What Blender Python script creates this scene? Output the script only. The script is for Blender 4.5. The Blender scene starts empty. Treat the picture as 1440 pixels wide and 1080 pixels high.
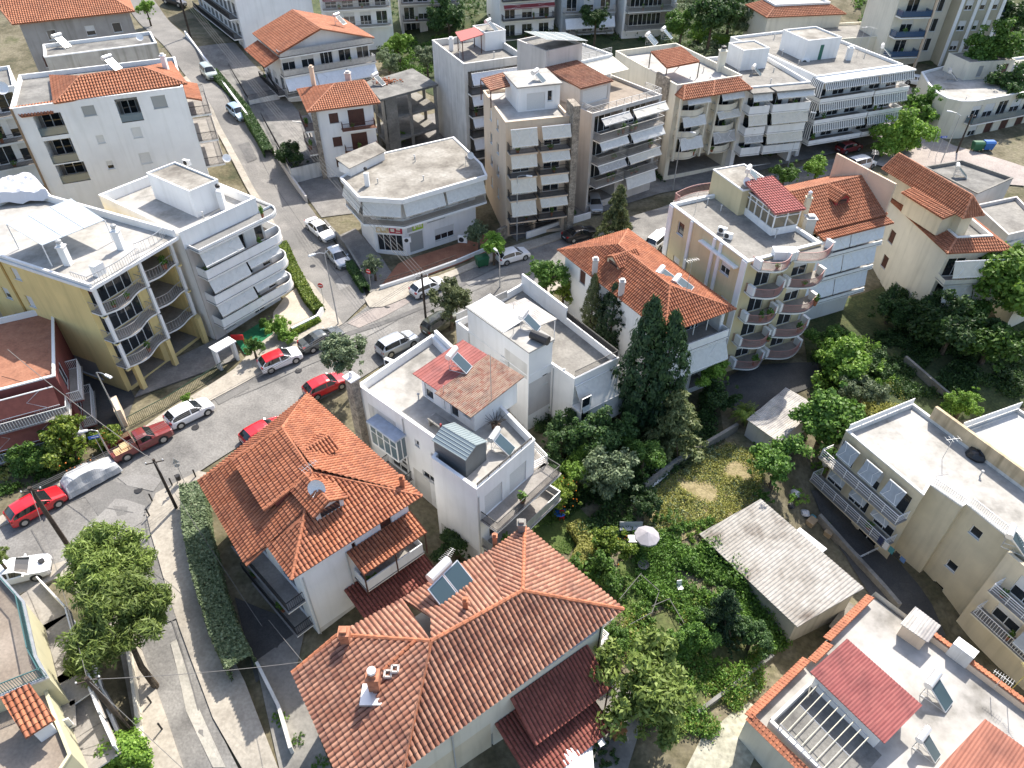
import bpy, bmesh, math, random
from mathutils import Vector, Matrix
random.seed(7)
R = math.radians
scene = bpy.context.scene
COL = scene.collection
# ---------------------------------------------------------------- camera model
PITCH = R(40.7); FPX = 998.0; CAMH = 43.0
cp_, sp_ = math.cos(PITCH), math.sin(PITCH)
def at(px, py, z=0.0):
    x = (px-720)/FPX; y = (540-py)/FPX
    d = (x, cp_+y*sp_, -sp_+y*cp_)
    t = (z-CAMH)/d[2]
    return Vector((d[0]*t, d[1]*t, z))
def at2(px, py, z=0.0):
    p = at(px, py, z); return Vector((p.x, p.y))
def onplane(px, py, p0, n):
    x = (px-720)/FPX; y = (540-py)/FPX
    d = Vector((x, cp_+y*sp_, -sp_+y*cp_)); o = Vector((0, 0, CAMH))
    t = (p0-o).dot(n)/d.dot(n)
    return o+d*t
# ---------------------------------------------------------------- terrain height
GP = [(-60,20,0),(-40,35,0),(-30,43,0),(-20,56,0),(-8,66,0),(0,71,0),(20,81,0),(45,90,.8),(75,100,2),(100,105,3),
 (-23,66,.2),(-29,84,1.2),(-39,99,3.6),(-48,115,5.6),(-60,133,8),(-80,165,11),(-60,75,2.5),(-80,90,4),(-60,50,.5),(-45,78,3),
 (0,100,1),(0,125,3),(0,160,7),(40,130,4.5),(77,128,6.5),(120,190,13),(60,170,10),(120,120,6),(-10,95,1),
 (5,42,-3.9),(0,34,-3.9),(8,52,-3.2),(15,31,-5),(12,40,-4.4),(28,36,-8.2),(22,28,-7.2),(20,44,-4.6),(27,56,-3.6),(36,52,-4),(45,58,-4),(60,70,-2.5),(36,40,-8.6),(46,44,-8),(38,28,-10),(60,40,-8),
 (-24,29,-1),(-20,21,-2.4),(-16,13,-3.6),(-30,18,-1.4),(-24,10,-3),(-10,22,-2.6),(-6,14,-4.2),(5,18,-5.2),(10,10,-6.5),(25,15,-9),(0,0,-6),(-30,0,-4),(30,0,-11),
 (-10,48,-.6),(3,57,-.8),(-4,42,-2.4),(-12,33,-1.6),(60,20,-9),(90,60,-2),(-90,30,1),(-120,120,9),(-100,180,13),(0,220,12),(120,240,17)]
def g(x, y):
    a = b = 0.0
    for X, Y, Z in GP:
        d2 = (x-X)**2+(y-Y)**2
        w = 1.0/(d2+6.0)**1.6
        a += w*Z; b += w
    return a/b
def gp(px, py):
    z = 0.0
    for _ in range(12):
        p = at(px, py, z); z = .5*z+.5*g(p.x, p.y)
    p = at(px, py, z); return Vector((p.x, p.y, g(p.x, p.y)))
# ---------------------------------------------------------------- materials
MATS = {}
def newmat(name):
    m = bpy.data.materials.new(name); m.use_nodes = True
    nt = m.node_tree; b = nt.nodes['Principled BSDF']
    return m, nt, b
def rgb(c): return (c[0], c[1], c[2], 1)
def mulc(c, k): return tuple(min(1, max(0, v*k)) for v in c)
def plaster(name, col, var=.12, scale=.6, rough=.85, streak=.25, bump=.1):
    """painted or rendered surface with soft blotches and vertical weather streaks"""
    if name in MATS: return MATS[name]
    m, nt, b = newmat(name); N = nt.nodes; L = nt.links
    geo = N.new('ShaderNodeNewGeometry')
    n1 = N.new('ShaderNodeTexNoise'); n1.inputs['Scale'].default_value = scale; n1.inputs['Detail'].default_value = 6
    L.new(geo.outputs['Position'], n1.inputs['Vector'])
    mp = N.new('ShaderNodeMapping'); mp.inputs['Scale'].default_value = (1.5, 1.5, .12)
    L.new(geo.outputs['Position'], mp.inputs['Vector'])
    n2 = N.new('ShaderNodeTexNoise'); n2.inputs['Scale'].default_value = 1.3; n2.inputs['Detail'].default_value = 4
    L.new(mp.outputs[0], n2.inputs['Vector'])
    r1 = N.new('ShaderNodeValToRGB'); r1.color_ramp.elements[0].position = .3; r1.color_ramp.elements[1].position = .7
    r1.color_ramp.elements[0].color = rgb(mulc(col, 1-var)); r1.color_ramp.elements[1].color = rgb(mulc(col, 1+var*.4))
    L.new(n1.outputs[0], r1.inputs[0])
    r2 = N.new('ShaderNodeValToRGB'); r2.color_ramp.elements[0].position = .25; r2.color_ramp.elements[1].position = .5
    streak *= .75; r2.color_ramp.elements[0].color = (1-streak, 1-streak, 1-streak*1.1, 1); r2.color_ramp.elements[1].color = (1, 1, 1, 1)
    L.new(n2.outputs[0], r2.inputs[0])
    mx = N.new('ShaderNodeMix'); mx.data_type = 'RGBA'; mx.blend_type = 'MULTIPLY'; mx.inputs[0].default_value = 1
    L.new(r1.outputs[0], mx.inputs[6]); L.new(r2.outputs[0], mx.inputs[7]); L.new(mx.outputs[2], b.inputs['Base Color'])
    b.inputs['Roughness'].default_value = rough
    if bump:
        n3 = N.new('ShaderNodeTexNoise'); n3.inputs['Scale'].default_value = 9; n3.inputs['Detail'].default_value = 3
        L.new(geo.outputs['Position'], n3.inputs['Vector'])
        bp = N.new('ShaderNodeBump'); bp.inputs['Strength'].default_value = bump; bp.inputs['Distance'].default_value = .03
        L.new(n3.outputs[0], bp.inputs['Height']); L.new(bp.outputs[0], b.inputs['Normal'])
    MATS[name] = m; return m
def mottled(name, cols, scale=.5, rough=.9, fine=6.0, finek=.25, bump=.3, dist=.05):
    """ground-like surface: a few colours mixed by large noise, broken by fine noise"""
    if name in MATS: return MATS[name]
    m, nt, b = newmat(name); N = nt.nodes; L = nt.links
    geo = N.new('ShaderNodeNewGeometry')
    n1 = N.new('ShaderNodeTexNoise'); n1.inputs['Scale'].default_value = scale; n1.inputs['Detail'].default_value = 8; n1.inputs['Roughness'].default_value = .62
    L.new(geo.outputs['Position'], n1.inputs['Vector'])
    r1 = N.new('ShaderNodeValToRGB'); k = len(cols)
    while len(r1.color_ramp.elements) < k: r1.color_ramp.elements.new(.5)
    for i, c in enumerate(cols):
        r1.color_ramp.elements[i].position = .3+.4*i/(k-1); r1.color_ramp.elements[i].color = rgb(c)
    L.new(n1.outputs[0], r1.inputs[0])
    n2 = N.new('ShaderNodeTexNoise'); n2.inputs['Scale'].default_value = fine; n2.inputs['Detail'].default_value = 5
    L.new(geo.outputs['Position'], n2.inputs['Vector'])
    r2 = N.new('ShaderNodeValToRGB'); r2.color_ramp.elements[0].position = .3; r2.color_ramp.elements[1].position = .7
    r2.color_ramp.elements[0].color = (1-finek,)*3+(1,); r2.color_ramp.elements[1].color = (1+finek*.4,)*3+(1,)
    L.new(n2.outputs[0], r2.inputs[0])
    mx = N.new('ShaderNodeMix'); mx.data_type = 'RGBA'; mx.blend_type = 'MULTIPLY'; mx.inputs[0].default_value = 1
    L.new(r1.outputs[0], mx.inputs[6]); L.new(r2.outputs[0], mx.inputs[7]); L.new(mx.outputs[2], b.inputs['Base Color'])
    b.inputs['Roughness'].default_value = rough
    bp = N.new('ShaderNodeBump'); bp.inputs['Strength'].default_value = bump; bp.inputs['Distance'].default_value = dist
    L.new(n2.outputs[0], bp.inputs['Height']); L.new(bp.outputs[0], b.inputs['Normal'])
    MATS[name] = m; return m
def simple(name, col, rough=.5, metal=0, spec=.5, var=.0, coat=0):
    if name in MATS: return MATS[name]
    m, nt, b = newmat(name)
    b.inputs['Base Color'].default_value = rgb(col); b.inputs['Roughness'].default_value = rough
    b.inputs['Metallic'].default_value = metal; b.inputs['Specular IOR Level'].default_value = spec
    if coat: b.inputs['Coat Weight'].default_value = coat; b.inputs['Coat Roughness'].default_value = .06
    if var:
        N = nt.nodes; L = nt.links
        geo = N.new('ShaderNodeNewGeometry'); n1 = N.new('ShaderNodeTexNoise'); n1.inputs['Scale'].default_value = 3; n1.inputs['Detail'].default_value = 5
        L.new(geo.outputs['Position'], n1.inputs['Vector'])
        r1 = N.new('ShaderNodeValToRGB'); r1.color_ramp.elements[0].position = .35; r1.color_ramp.elements[1].position = .65
        r1.color_ramp.elements[0].color = rgb(mulc(col, 1-var)); r1.color_ramp.elements[1].color = rgb(mulc(col, 1+var))
        L.new(n1.outputs[0], r1.inputs[0]); L.new(r1.outputs[0], b.inputs['Base Color'])
    MATS[name] = m; return m
def tilemat(name, cols, stain=.35, stain_scale=.35):
    """clay tiles: a random colour per tile (UV cell), dirt blotches"""
    if name in MATS: return MATS[name]
    m, nt, b = newmat(name); N = nt.nodes; L = nt.links
    uv = N.new('ShaderNodeUVMap'); fl = N.new('ShaderNodeVectorMath'); fl.operation = 'FLOOR'
    L.new(uv.outputs[0], fl.inputs[0])
    wn = N.new('ShaderNodeTexWhiteNoise'); wn.noise_dimensions = '2D'; L.new(fl.outputs[0], wn.inputs['Vector'])
    r1 = N.new('ShaderNodeValToRGB'); k = len(cols)
    while len(r1.color_ramp.elements) < k: r1.color_ramp.elements.new(.5)
    for i, c in enumerate(cols):
        r1.color_ramp.elements[i].position = i/(k-1); r1.color_ramp.elements[i].color = rgb(c)
    L.new(wn.outputs[0], r1.inputs[0])
    geo = N.new('ShaderNodeNewGeometry'); n1 = N.new('ShaderNodeTexNoise'); n1.inputs['Scale'].default_value = stain_scale; n1.inputs['Detail'].default_value = 7; n1.inputs['Roughness'].default_value = .65
    L.new(geo.outputs['Position'], n1.inputs['Vector'])
    r2 = N.new('ShaderNodeValToRGB'); r2.color_ramp.elements[0].position = .32; r2.color_ramp.elements[1].position = .55
    r2.color_ramp.elements[0].color = (1-stain, 1-stain, 1-stain*.9, 1); r2.color_ramp.elements[1].color = (1, 1, 1, 1)
    L.new(n1.outputs[0], r2.inputs[0])
    mx = N.new('ShaderNodeMix'); mx.data_type = 'RGBA'; mx.blend_type = 'MULTIPLY'; mx.inputs[0].default_value = 1
    L.new(r1.outputs[0], mx.inputs[6]); L.new(r2.outputs[0], mx.inputs[7]); L.new(mx.outputs[2], b.inputs['Base Color'])
    b.inputs['Roughness'].default_value = .8
    MATS[name] = m; return m
def stripes(name, c1, c2, per=.3, duty=.5, axis=0, rough=.8):
    """two-colour bands along UV x or y"""
    if name in MATS: return MATS[name]
    m, nt, b = newmat(name); N = nt.nodes; L = nt.links
    uv = N.new('ShaderNodeUVMap'); sx = N.new('ShaderNodeSeparateXYZ'); L.new(uv.outputs[0], sx.inputs[0])
    d = N.new('ShaderNodeMath'); d.operation = 'DIVIDE'; d.inputs[1].default_value = per; L.new(sx.outputs[axis], d.inputs[0])
    f = N.new('ShaderNodeMath'); f.operation = 'FRACT'; L.new(d.outputs[0], f.inputs[0])
    lt = N.new('ShaderNodeMath'); lt.operation = 'LESS_THAN'; lt.inputs[1].default_value = duty; L.new(f.outputs[0], lt.inputs[0])
    mx = N.new('ShaderNodeMix'); mx.data_type = 'RGBA'; L.new(lt.outputs[0], mx.inputs[0])
    mx.inputs[6].default_value = rgb(c2); mx.inputs[7].default_value = rgb(c1)
    L.new(mx.outputs[2], b.inputs['Base Color']); b.inputs['Roughness'].default_value = rough
    MATS[name] = m; return m
def leafmat(name, c1, c2, c3):
    """per-leaf colour variation, light showing through"""
    if name in MATS: return MATS[name]
    m, nt, b = newmat(name); N = nt.nodes; L = nt.links
    geo = N.new('ShaderNodeNewGeometry')
    oi = N.new('ShaderNodeObjectInfo')
    r1 = N.new('ShaderNodeValToRGB')
    r1.color_ramp.elements.new(.5)
    for i, c in enumerate((c1, c2, c3)):
        r1.color_ramp.elements[i].position = (.0, .55, 1)[i]; r1.color_ramp.elements[i].color = rgb(c)
    L.new(geo.outputs['Random Per Island'], r1.inputs[0])
    hs = N.new('ShaderNodeHueSaturation'); L.new(r1.outputs[0], hs.inputs['Color'])
    mr = N.new('ShaderNodeMapRange'); mr.inputs['To Min'].default_value = .9; mr.inputs['To Max'].default_value = 1.45
    L.new(oi.outputs['Random'], mr.inputs[0]); L.new(mr.outputs[0], hs.inputs['Value'])
    L.new(hs.outputs[0], b.inputs['Base Color']); b.inputs['Roughness'].default_value = .55
    b.inputs['Specular IOR Level'].default_value = .35
    tr = N.new('ShaderNodeBsdfTranslucent'); L.new(hs.outputs[0], tr.inputs['Color'])
    ms = N.new('ShaderNodeMixShader'); ms.inputs[0].default_value = .3
    L.new(b.outputs[0], ms.inputs[1]); L.new(tr.outputs[0], ms.inputs[2])
    L.new(ms.outputs[0], N['Material Output'].inputs['Surface'])
    MATS[name] = m; return m
WHITE = plaster('white_plaster', (.81, .81, .80), .07, .5, .85, .12)
WHITE_OLD = plaster('white_weathered', (.64, .63, .60), .14, .7, .9, .32)
WHITE_ROOF = mottled('white_roof_coat', [(.20,.19,.17), (.35,.335,.305), (.42,.405,.38), (.48,.465,.44)], .28, .85, 2.2, .16, .1, .01)
CREAM = plaster('cream_plaster', (.66, .58, .43), .1, .5, .85, .22)
CREAM_PALE = plaster('pale_cream_plaster', (.70, .66, .55), .08, .5, .85, .2)
PEACH = plaster('peach_plaster', (.66, .53, .40), .08, .5, .85, .16)
YELLOW = plaster('yellow_plaster', (.76, .60, .27), .1, .5, .85, .2)
YELLOW_PALE = plaster('pale_yellow_plaster', (.64, .55, .34), .08, .5, .85, .14)
GREY = plaster('grey_plaster', (.50, .50, .49), .12, .6, .85, .25)
GREY_WARM = plaster('warm_grey_plaster', (.56, .53, .50), .1, .6, .85, .2)
GREY_GREEN = plaster('grey_green_plaster', (.42, .45, .42), .1, .6, .85, .2)
CONC = mottled('bare_concrete', [(.11,.105,.10), (.19,.185,.17), (.27,.26,.24)], .5, .95, 5, .2)
CONC_LIGHT = mottled('light_concrete', [(.16,.15,.135), (.24,.228,.205), (.30,.285,.255)], .45, .95, 4, .2)
CONC_ROOF = mottled('weathered_roof_screed', [(.14,.125,.105), (.27,.25,.215), (.39,.37,.33)], .35, .95, 3, .22)
ROOF_GREY = mottled('grey_roof_felt', [(.14,.14,.14), (.19,.19,.185), (.24,.235,.225)], .3, .9, 3, .15)
STONE = mottled('rubble_stone', [(.14,.12,.10), (.30,.26,.21), (.46,.41,.34)], 2.2, .95, 7, .4, .6, .08)
BROWN_FLOOR = mottled('brown_terrace_tiles', [(.20,.16,.125), (.26,.215,.17), (.31,.26,.21)], .5, .9, 6, .18)
BALC_FLOOR = mottled('balcony_floor_tiles', [(.22,.20,.18), (.28,.26,.235), (.34,.31,.28)], 1, .8, 6, .15)
ASPH = mottled('asphalt', [(.115,.11,.104), (.185,.178,.166), (.235,.226,.21), (.30,.29,.27)], .3, .92, 7, .28, .25, .02)
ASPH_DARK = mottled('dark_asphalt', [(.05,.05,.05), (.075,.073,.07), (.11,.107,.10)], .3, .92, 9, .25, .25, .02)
PAVE = mottled('pavement_slabs', [(.30,.27,.225), (.38,.345,.29), (.45,.41,.345)], .6, .95, 5, .2, .2, .02)
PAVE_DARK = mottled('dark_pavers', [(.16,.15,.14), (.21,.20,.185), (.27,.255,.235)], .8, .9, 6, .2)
TERRA_FLOOR = mottled('terracotta_paving', [(.26,.11,.065), (.33,.145,.085), (.38,.18,.11)], 1, .85, 6, .2)
EARTH = mottled('dry_earth', [(.10,.078,.05), (.20,.16,.105), (.29,.24,.165)], .35, 1, 3, .35, .6, .1)
GRASSY = mottled('grassy_soil', [(.05,.07,.024), (.10,.12,.04), (.19,.165,.08)], .4, 1, 4, .35, .7, .12)
LAWN = mottled('mown_lawn', [(.05,.085,.02), (.085,.125,.03), (.13,.15,.045)], .5, 1, 6, .3, .6, .06)
TILE_O = tilemat('orange_clay_tiles', [(.33,.11,.05), (.42,.15,.07), (.47,.185,.095), (.30,.10,.05)], .28, .45)
TILE_P = tilemat('pinkish_clay_tiles', [(.31,.13,.08), (.37,.175,.11), (.43,.225,.15), (.25,.105,.07)], .34, .6)
TILE_F = tilemat('far_clay_tiles', [(.35,.125,.06), (.41,.155,.075), (.46,.19,.10), (.37,.135,.065)], .25, .4)
TILE_D = tilemat('dark_red_tiles', [(.20,.055,.04), (.26,.075,.055), (.30,.095,.07), (.23,.065,.05)], .3, .5)
TILE_B = tilemat('brown_clay_tiles', [(.30,.13,.075), (.37,.17,.10), (.42,.21,.13), (.33,.14,.085)], .4, .6)
SHEET_RED = tilemat('red_metal_sheet', [(.29,.085,.07), (.31,.095,.08), (.33,.11,.095), (.30,.09,.075)], .4, .9)
SHEET_RUST = tilemat('rusty_sheet', [(.27,.16,.11), (.32,.23,.17), (.25,.11,.075), (.35,.26,.20)], .45, 1.2)
FIBRO = tilemat('fibre_cement_sheet', [(.42,.39,.35), (.48,.45,.41), (.53,.50,.46), (.45,.42,.37)], .5, .5)
JOINT = simple('tile_joint_shade', (.10, .05, .033), .95)  # dark joint colour standing in for the weak shade in tile grooves
RIDGE = simple('ridge_tile_clay', (.38, .14, .07), .8, var=.25)
RIDGE_P = simple('ridge_tile_clay_pale', (.40, .17, .095), .8, var=.25)
GLASS = simple('dark_window_glass', (.02, .025, .03), .06, 0, .9)
GLASS_B = simple('blue_window_glass', (.10, .15, .18), .08, 0, .9)
DARKIN = simple('dark_interior', (.05, .047, .043), .9)
FRAMEW = simple('white_frame_paint', (.78, .78, .77), .45)
WOODB = simple('brown_shutter_wood', (.075, .028, .02), .55, var=.2)
IRON = simple('dark_iron', (.03, .03, .032), .5, .3)
STEEL = simple('galvanised_steel', (.48, .49, .50), .4, .6, var=.1)
ALU = simple('brushed_aluminium', (.68, .68, .68), .35, .5)
AWN = simple('pale_awning_cloth', (.62, .62, .59), .9, var=.06)
AWN_C = simple('cream_awning_cloth', (.66, .62, .53), .9, var=.05)
AWN_B = simple('bluish_white_awning_cloth', (.70, .73, .77), .9, var=.05)
AWN_R = simple('dark_red_awning_cloth', (.20, .035, .04), .9, var=.1)
AWN_S = stripes('striped_awning_cloth', (.72, .71, .67), (.06, .07, .08), .32, .5)
SHUT = stripes('roller_shutter_slats', (.66, .66, .64), (.48, .48, .47), .06, .75, 1)
SHUTG = stripes('grey_roller_slats', (.34, .35, .34), (.26, .27, .26), .06, .75, 1)
BARK = mottled('bark', [(.05,.035,.022), (.10,.075,.05), (.15,.12,.085)], 3, .95, 12, .4, .8, .05)
POLEWOOD = mottled('tarred_pole_wood', [(.03,.022,.016), (.055,.04,.03), (.085,.065,.05)], 2, .9, 14, .3)
# ---------------------------------------------------------------- mesh builder
SPLIT = {'pier', 'balcony_post', 'pilaster', 'post', 'balcony_pier', 'yellow_corbel', 'red_post', 'balcony_fin', 'canopy_post', 'chimney_flashing'}
class MB:
    def __init__(s): s.v = []; s.f = []; s.uv = []; s.mi = []; s.k = 0; s.pc = []
    def mat(s, k): s.k = k; return s
    def face(s, pts, uvs=None):
        b = len(s.v); s.v += [tuple(p) for p in pts]; s.f.append(tuple(range(b, b+len(pts)))); s.uv.append(uvs); s.mi.append(s.k)
    def add(s, vs, fs):
        s.pc.append((len(s.v), len(s.f)))
        b = len(s.v); s.v += [tuple(p) for p in vs]
        for f in fs: s.f.append(tuple(b+i for i in f)); s.uv.append(None); s.mi.append(s.k)
    def hexa(s, b4, t4):
        s.add(list(b4)+list(t4), [(3,2,1,0), (4,5,6,7), (0,1,5,4), (1,2,6,5), (2,3,7,6), (3,0,4,7)])
    def box(s, x0, x1, y0, y1, z0, z1):
        s.hexa([(x0,y0,z0),(x1,y0,z0),(x1,y1,z0),(x0,y1,z0)], [(x0,y0,z1),(x1,y0,z1),(x1,y1,z1),(x0,y1,z1)])
    def obox(s, p, u, a0, a1, b0, b1, z0, z1):
        """box in a frame: u = 2-D unit, n = outward (u.y,-u.x); a along u, b along n"""
        n = (u[1], -u[0])
        def q(a, b, z): return (p[0]+u[0]*a+n[0]*b, p[1]+u[1]*a+n[1]*b, z)
        s.hexa([q(a0,b0,z0),q(a1,b0,z0),q(a1,b1,z0),q(a0,b1,z0)], [q(a0,b0,z1),q(a1,b0,z1),q(a1,b1,z1),q(a0,b1,z1)])
    def prism(s, poly, z0, z1):
        n = len(poly)
        vs = [(p[0],p[1],z0) for p in poly]+[(p[0],p[1],z1) for p in poly]
        s.add(vs, [tuple(range(n-1,-1,-1)), tuple(range(n,2*n))]+[(i,(i+1)%n,n+(i+1)%n,n+i) for i in range(n)])
    def tube(s, pts, r, n=6, r2=None, cap=True):
        pts = [Vector(p) for p in pts]; r2 = r if r2 is None else r2; rings = []
        for i, p in enumerate(pts):
            d = (pts[min(i+1,len(pts)-1)]-pts[max(i-1,0)]).normalized()
            a = d.orthogonal().normalized(); c = d.cross(a)
            rr = r+(r2-r)*i/max(1,len(pts)-1)
            rings.append([p+(a*math.cos(2*math.pi*k/n)+c*math.sin(2*math.pi*k/n))*rr for k in range(n)])
        vs = [q for ring in rings for q in ring]; fs = []
        for i in range(len(rings)-1):
            for k in range(n): fs.append((i*n+k, i*n+(k+1)%n, (i+1)*n+(k+1)%n, (i+1)*n+k))
        if cap: fs += [tuple(range(n-1,-1,-1)), tuple(range((len(rings)-1)*n, len(rings)*n))]
        s.add(vs, fs)
    def lathe(s, c, prof, n=12):
        vs = []; fs = []
        for r, z in prof:
            for k in range(n): vs.append((c[0]+r*math.cos(2*math.pi*k/n), c[1]+r*math.sin(2*math.pi*k/n), c[2]+z))
        for i in range(len(prof)-1):
            for k in range(n): fs.append((i*n+k, i*n+(k+1)%n, (i+1)*n+(k+1)%n, (i+1)*n+k))
        fs += [tuple(range(n-1,-1,-1)), tuple(range((len(prof)-1)*n, len(prof)*n))]
        s.add(vs, fs)
    def build(s, name, mat, parent=None, org=None, smooth=False):
        if name in SPLIT and len(s.pc) > 1:
            for k, (v0, f0) in enumerate(s.pc):
                v1, f1 = s.pc[k+1] if k+1 < len(s.pc) else (len(s.v), len(s.f))
                q = MB(); q.v = s.v[v0:v1]; q.f = [tuple(i-v0 for i in f) for f in s.f[f0:f1]]; q.uv = s.uv[f0:f1]; q.mi = s.mi[f0:f1]
                o = q.build(name, mat, parent, org, smooth)
            return o
        if org is None:
            org = (0,0,0)
            if parent is not None:
                q = parent
                while q is not None: org = tuple(a+b for a, b in zip(org, q.location)); q = q.parent
        me = bpy.data.meshes.new(name)
        me.from_pydata([(v[0]-org[0], v[1]-org[1], v[2]-org[2]) for v in s.v], [], s.f)
        for m in (mat if isinstance(mat, (list, tuple)) else [mat]): me.materials.append(m)
        if any(u is not None for u in s.uv):
            ul = me.uv_layers.new(name='UVMap'); i = 0
            for f, u in zip(s.f, s.uv):
                for k in range(len(f)):
                    ul.data[i].uv = u[k] if u is not None else (0, 0)
                    i += 1
        if any(s.mi): me.polygons.foreach_set('material_index', s.mi)
        if smooth: me.polygons.foreach_set('use_smooth', [True]*len(me.polygons))
        me.update()
        o = bpy.data.objects.new(name, me); COL.objects.link(o)
        if parent is not None: o.parent = parent
        else: o.location = org
        return o
def tag(o, label=None, cat=None, group=None, kind=None):
    if label: o['label'] = label
    if cat: o['category'] = cat
    if group: o['group'] = group
    if kind: o['kind'] = kind
    return o
def empty(name, loc, label=None, cat=None, group=None, rz=0):
    o = bpy.data.objects.new(name, None); COL.objects.link(o); o.location = loc; o.rotation_euler = (0, 0, rz)
    o.empty_display_size = .3
    return tag(o, label, cat, group)
KIDS = {}
def copy_thing(o, loc, rz=0, label=None, group=None, scale=None):
    def rec(a, par):
        c = a.copy(); COL.objects.link(c)
        if par is not None: c.parent = par
        for ch in list(a.children): rec(ch, c)
        return c
    c = rec(o, None); c.location = loc; c.rotation_euler = (0, 0, rz)
    if scale: c.scale = scale
    if label: c['label'] = label
    if group: c['group'] = group
    return c
def inset(poly, t):
    """offset a CCW polygon inward by t (negative: outward)"""
    n = len(poly); P = [Vector((p[0], p[1])) for p in poly]; out = []
    for i in range(n):
        a, b, c = P[i-1], P[i], P[(i+1) % n]
        d1 = (b-a).normalized(); d2 = (c-b).normalized()
        n1 = Vector((-d1.y, d1.x)); n2 = Vector((-d2.y, d2.x))
        k = 1+n1.dot(n2)
        out.append(b+(n1+n2)*(t/max(k, .25)))
    return out
def area2(poly): return sum(poly[i-1][0]*poly[i][1]-poly[i][0]*poly[i-1][1] for i in range(len(poly)))
def ccw(poly):
    poly = [Vector((p[0], p[1])) for p in poly]
    return poly if area2(poly) > 0 else poly[::-1]
def rect(A, B, d, back=False):
    """rectangle whose front edge runs A->B (left to right seen from outside), depth d"""
    A = Vector((A[0], A[1])); B = Vector((B[0], B[1])); u = (B-A).normalized(); v = Vector((-u.y, u.x))
    return [A, B, B+v*d, A+v*d]
def rectpx(a, b, c, z, d=None):
    A, B, C = at2(*a, z), at2(*b, z), at2(*c, z); u = (B-A).normalized(); v = Vector((-u.y, u.x))
    return rect(A, B, (C-A).dot(v) if d is None else d)
# ---------------------------------------------------------------- railings
def rail_mesh(m, pts, z, h=1.0, kind='bars', gap=.14, t=.09):
    """pts: 2-D polyline (open) carrying a railing that stands at height z"""
    pts = [Vector((p[0], p[1])) for p in pts]
    if kind == 'solid':
        n = len(pts); L, Rr = [], []
        for i in range(n):
            d = (pts[min(i+1,n-1)]-pts[max(i-1,0)]).normalized(); q = Vector((-d.y, d.x))*t*.5
            L.append(pts[i]+q); Rr.append(pts[i]-q)
        for i in range(n-1):
            b4 = [(*L[i],z),(*L[i+1],z),(*Rr[i+1],z),(*Rr[i],z)]; t4 = [(p[0],p[1],z+h) for p in b4]
            m.hexa(b4, t4)
        return
    for i in range(len(pts)-1):
        a, b = pts[i], pts[i+1]; l = (b-a).length
        if l < .05: continue
        u = (b-a)/l
        m.obox(a, u, 0, l, -.025, .025, z+h-.05, z+h)
        if kind == 'pipes':
            for q in (.25, .5, .75): m.obox(a, u, 0, l, -.015, .015, z+h*q-.015, z+h*q+.015)
            k = max(1, round(l/1.3))
            for j in range(k+1): m.obox(a, u, min(l, j*l/k)-.02, min(l, j*l/k)+.02, -.021, .021, z, z+h-.05)
        elif kind == 'mesh':
            m.obox(a, u, 0, l, -.008, .008, z+.08, z+h-.1)
            k = max(1, round(l/1.5))
            for j in range(k+1): m.obox(a, u, j*l/k-.02, j*l/k+.02, -.02, .02, z, z+h-.05)
        else:
            m.obox(a, u, 0, l, -.015, .015, z+.08, z+.11)
            k = max(1, round(l/gap))
            for j in range(k+1): m.obox(a, u, j*l/k-.012, j*l/k+.012, -.012, .012, z, z+h-.05)
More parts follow.
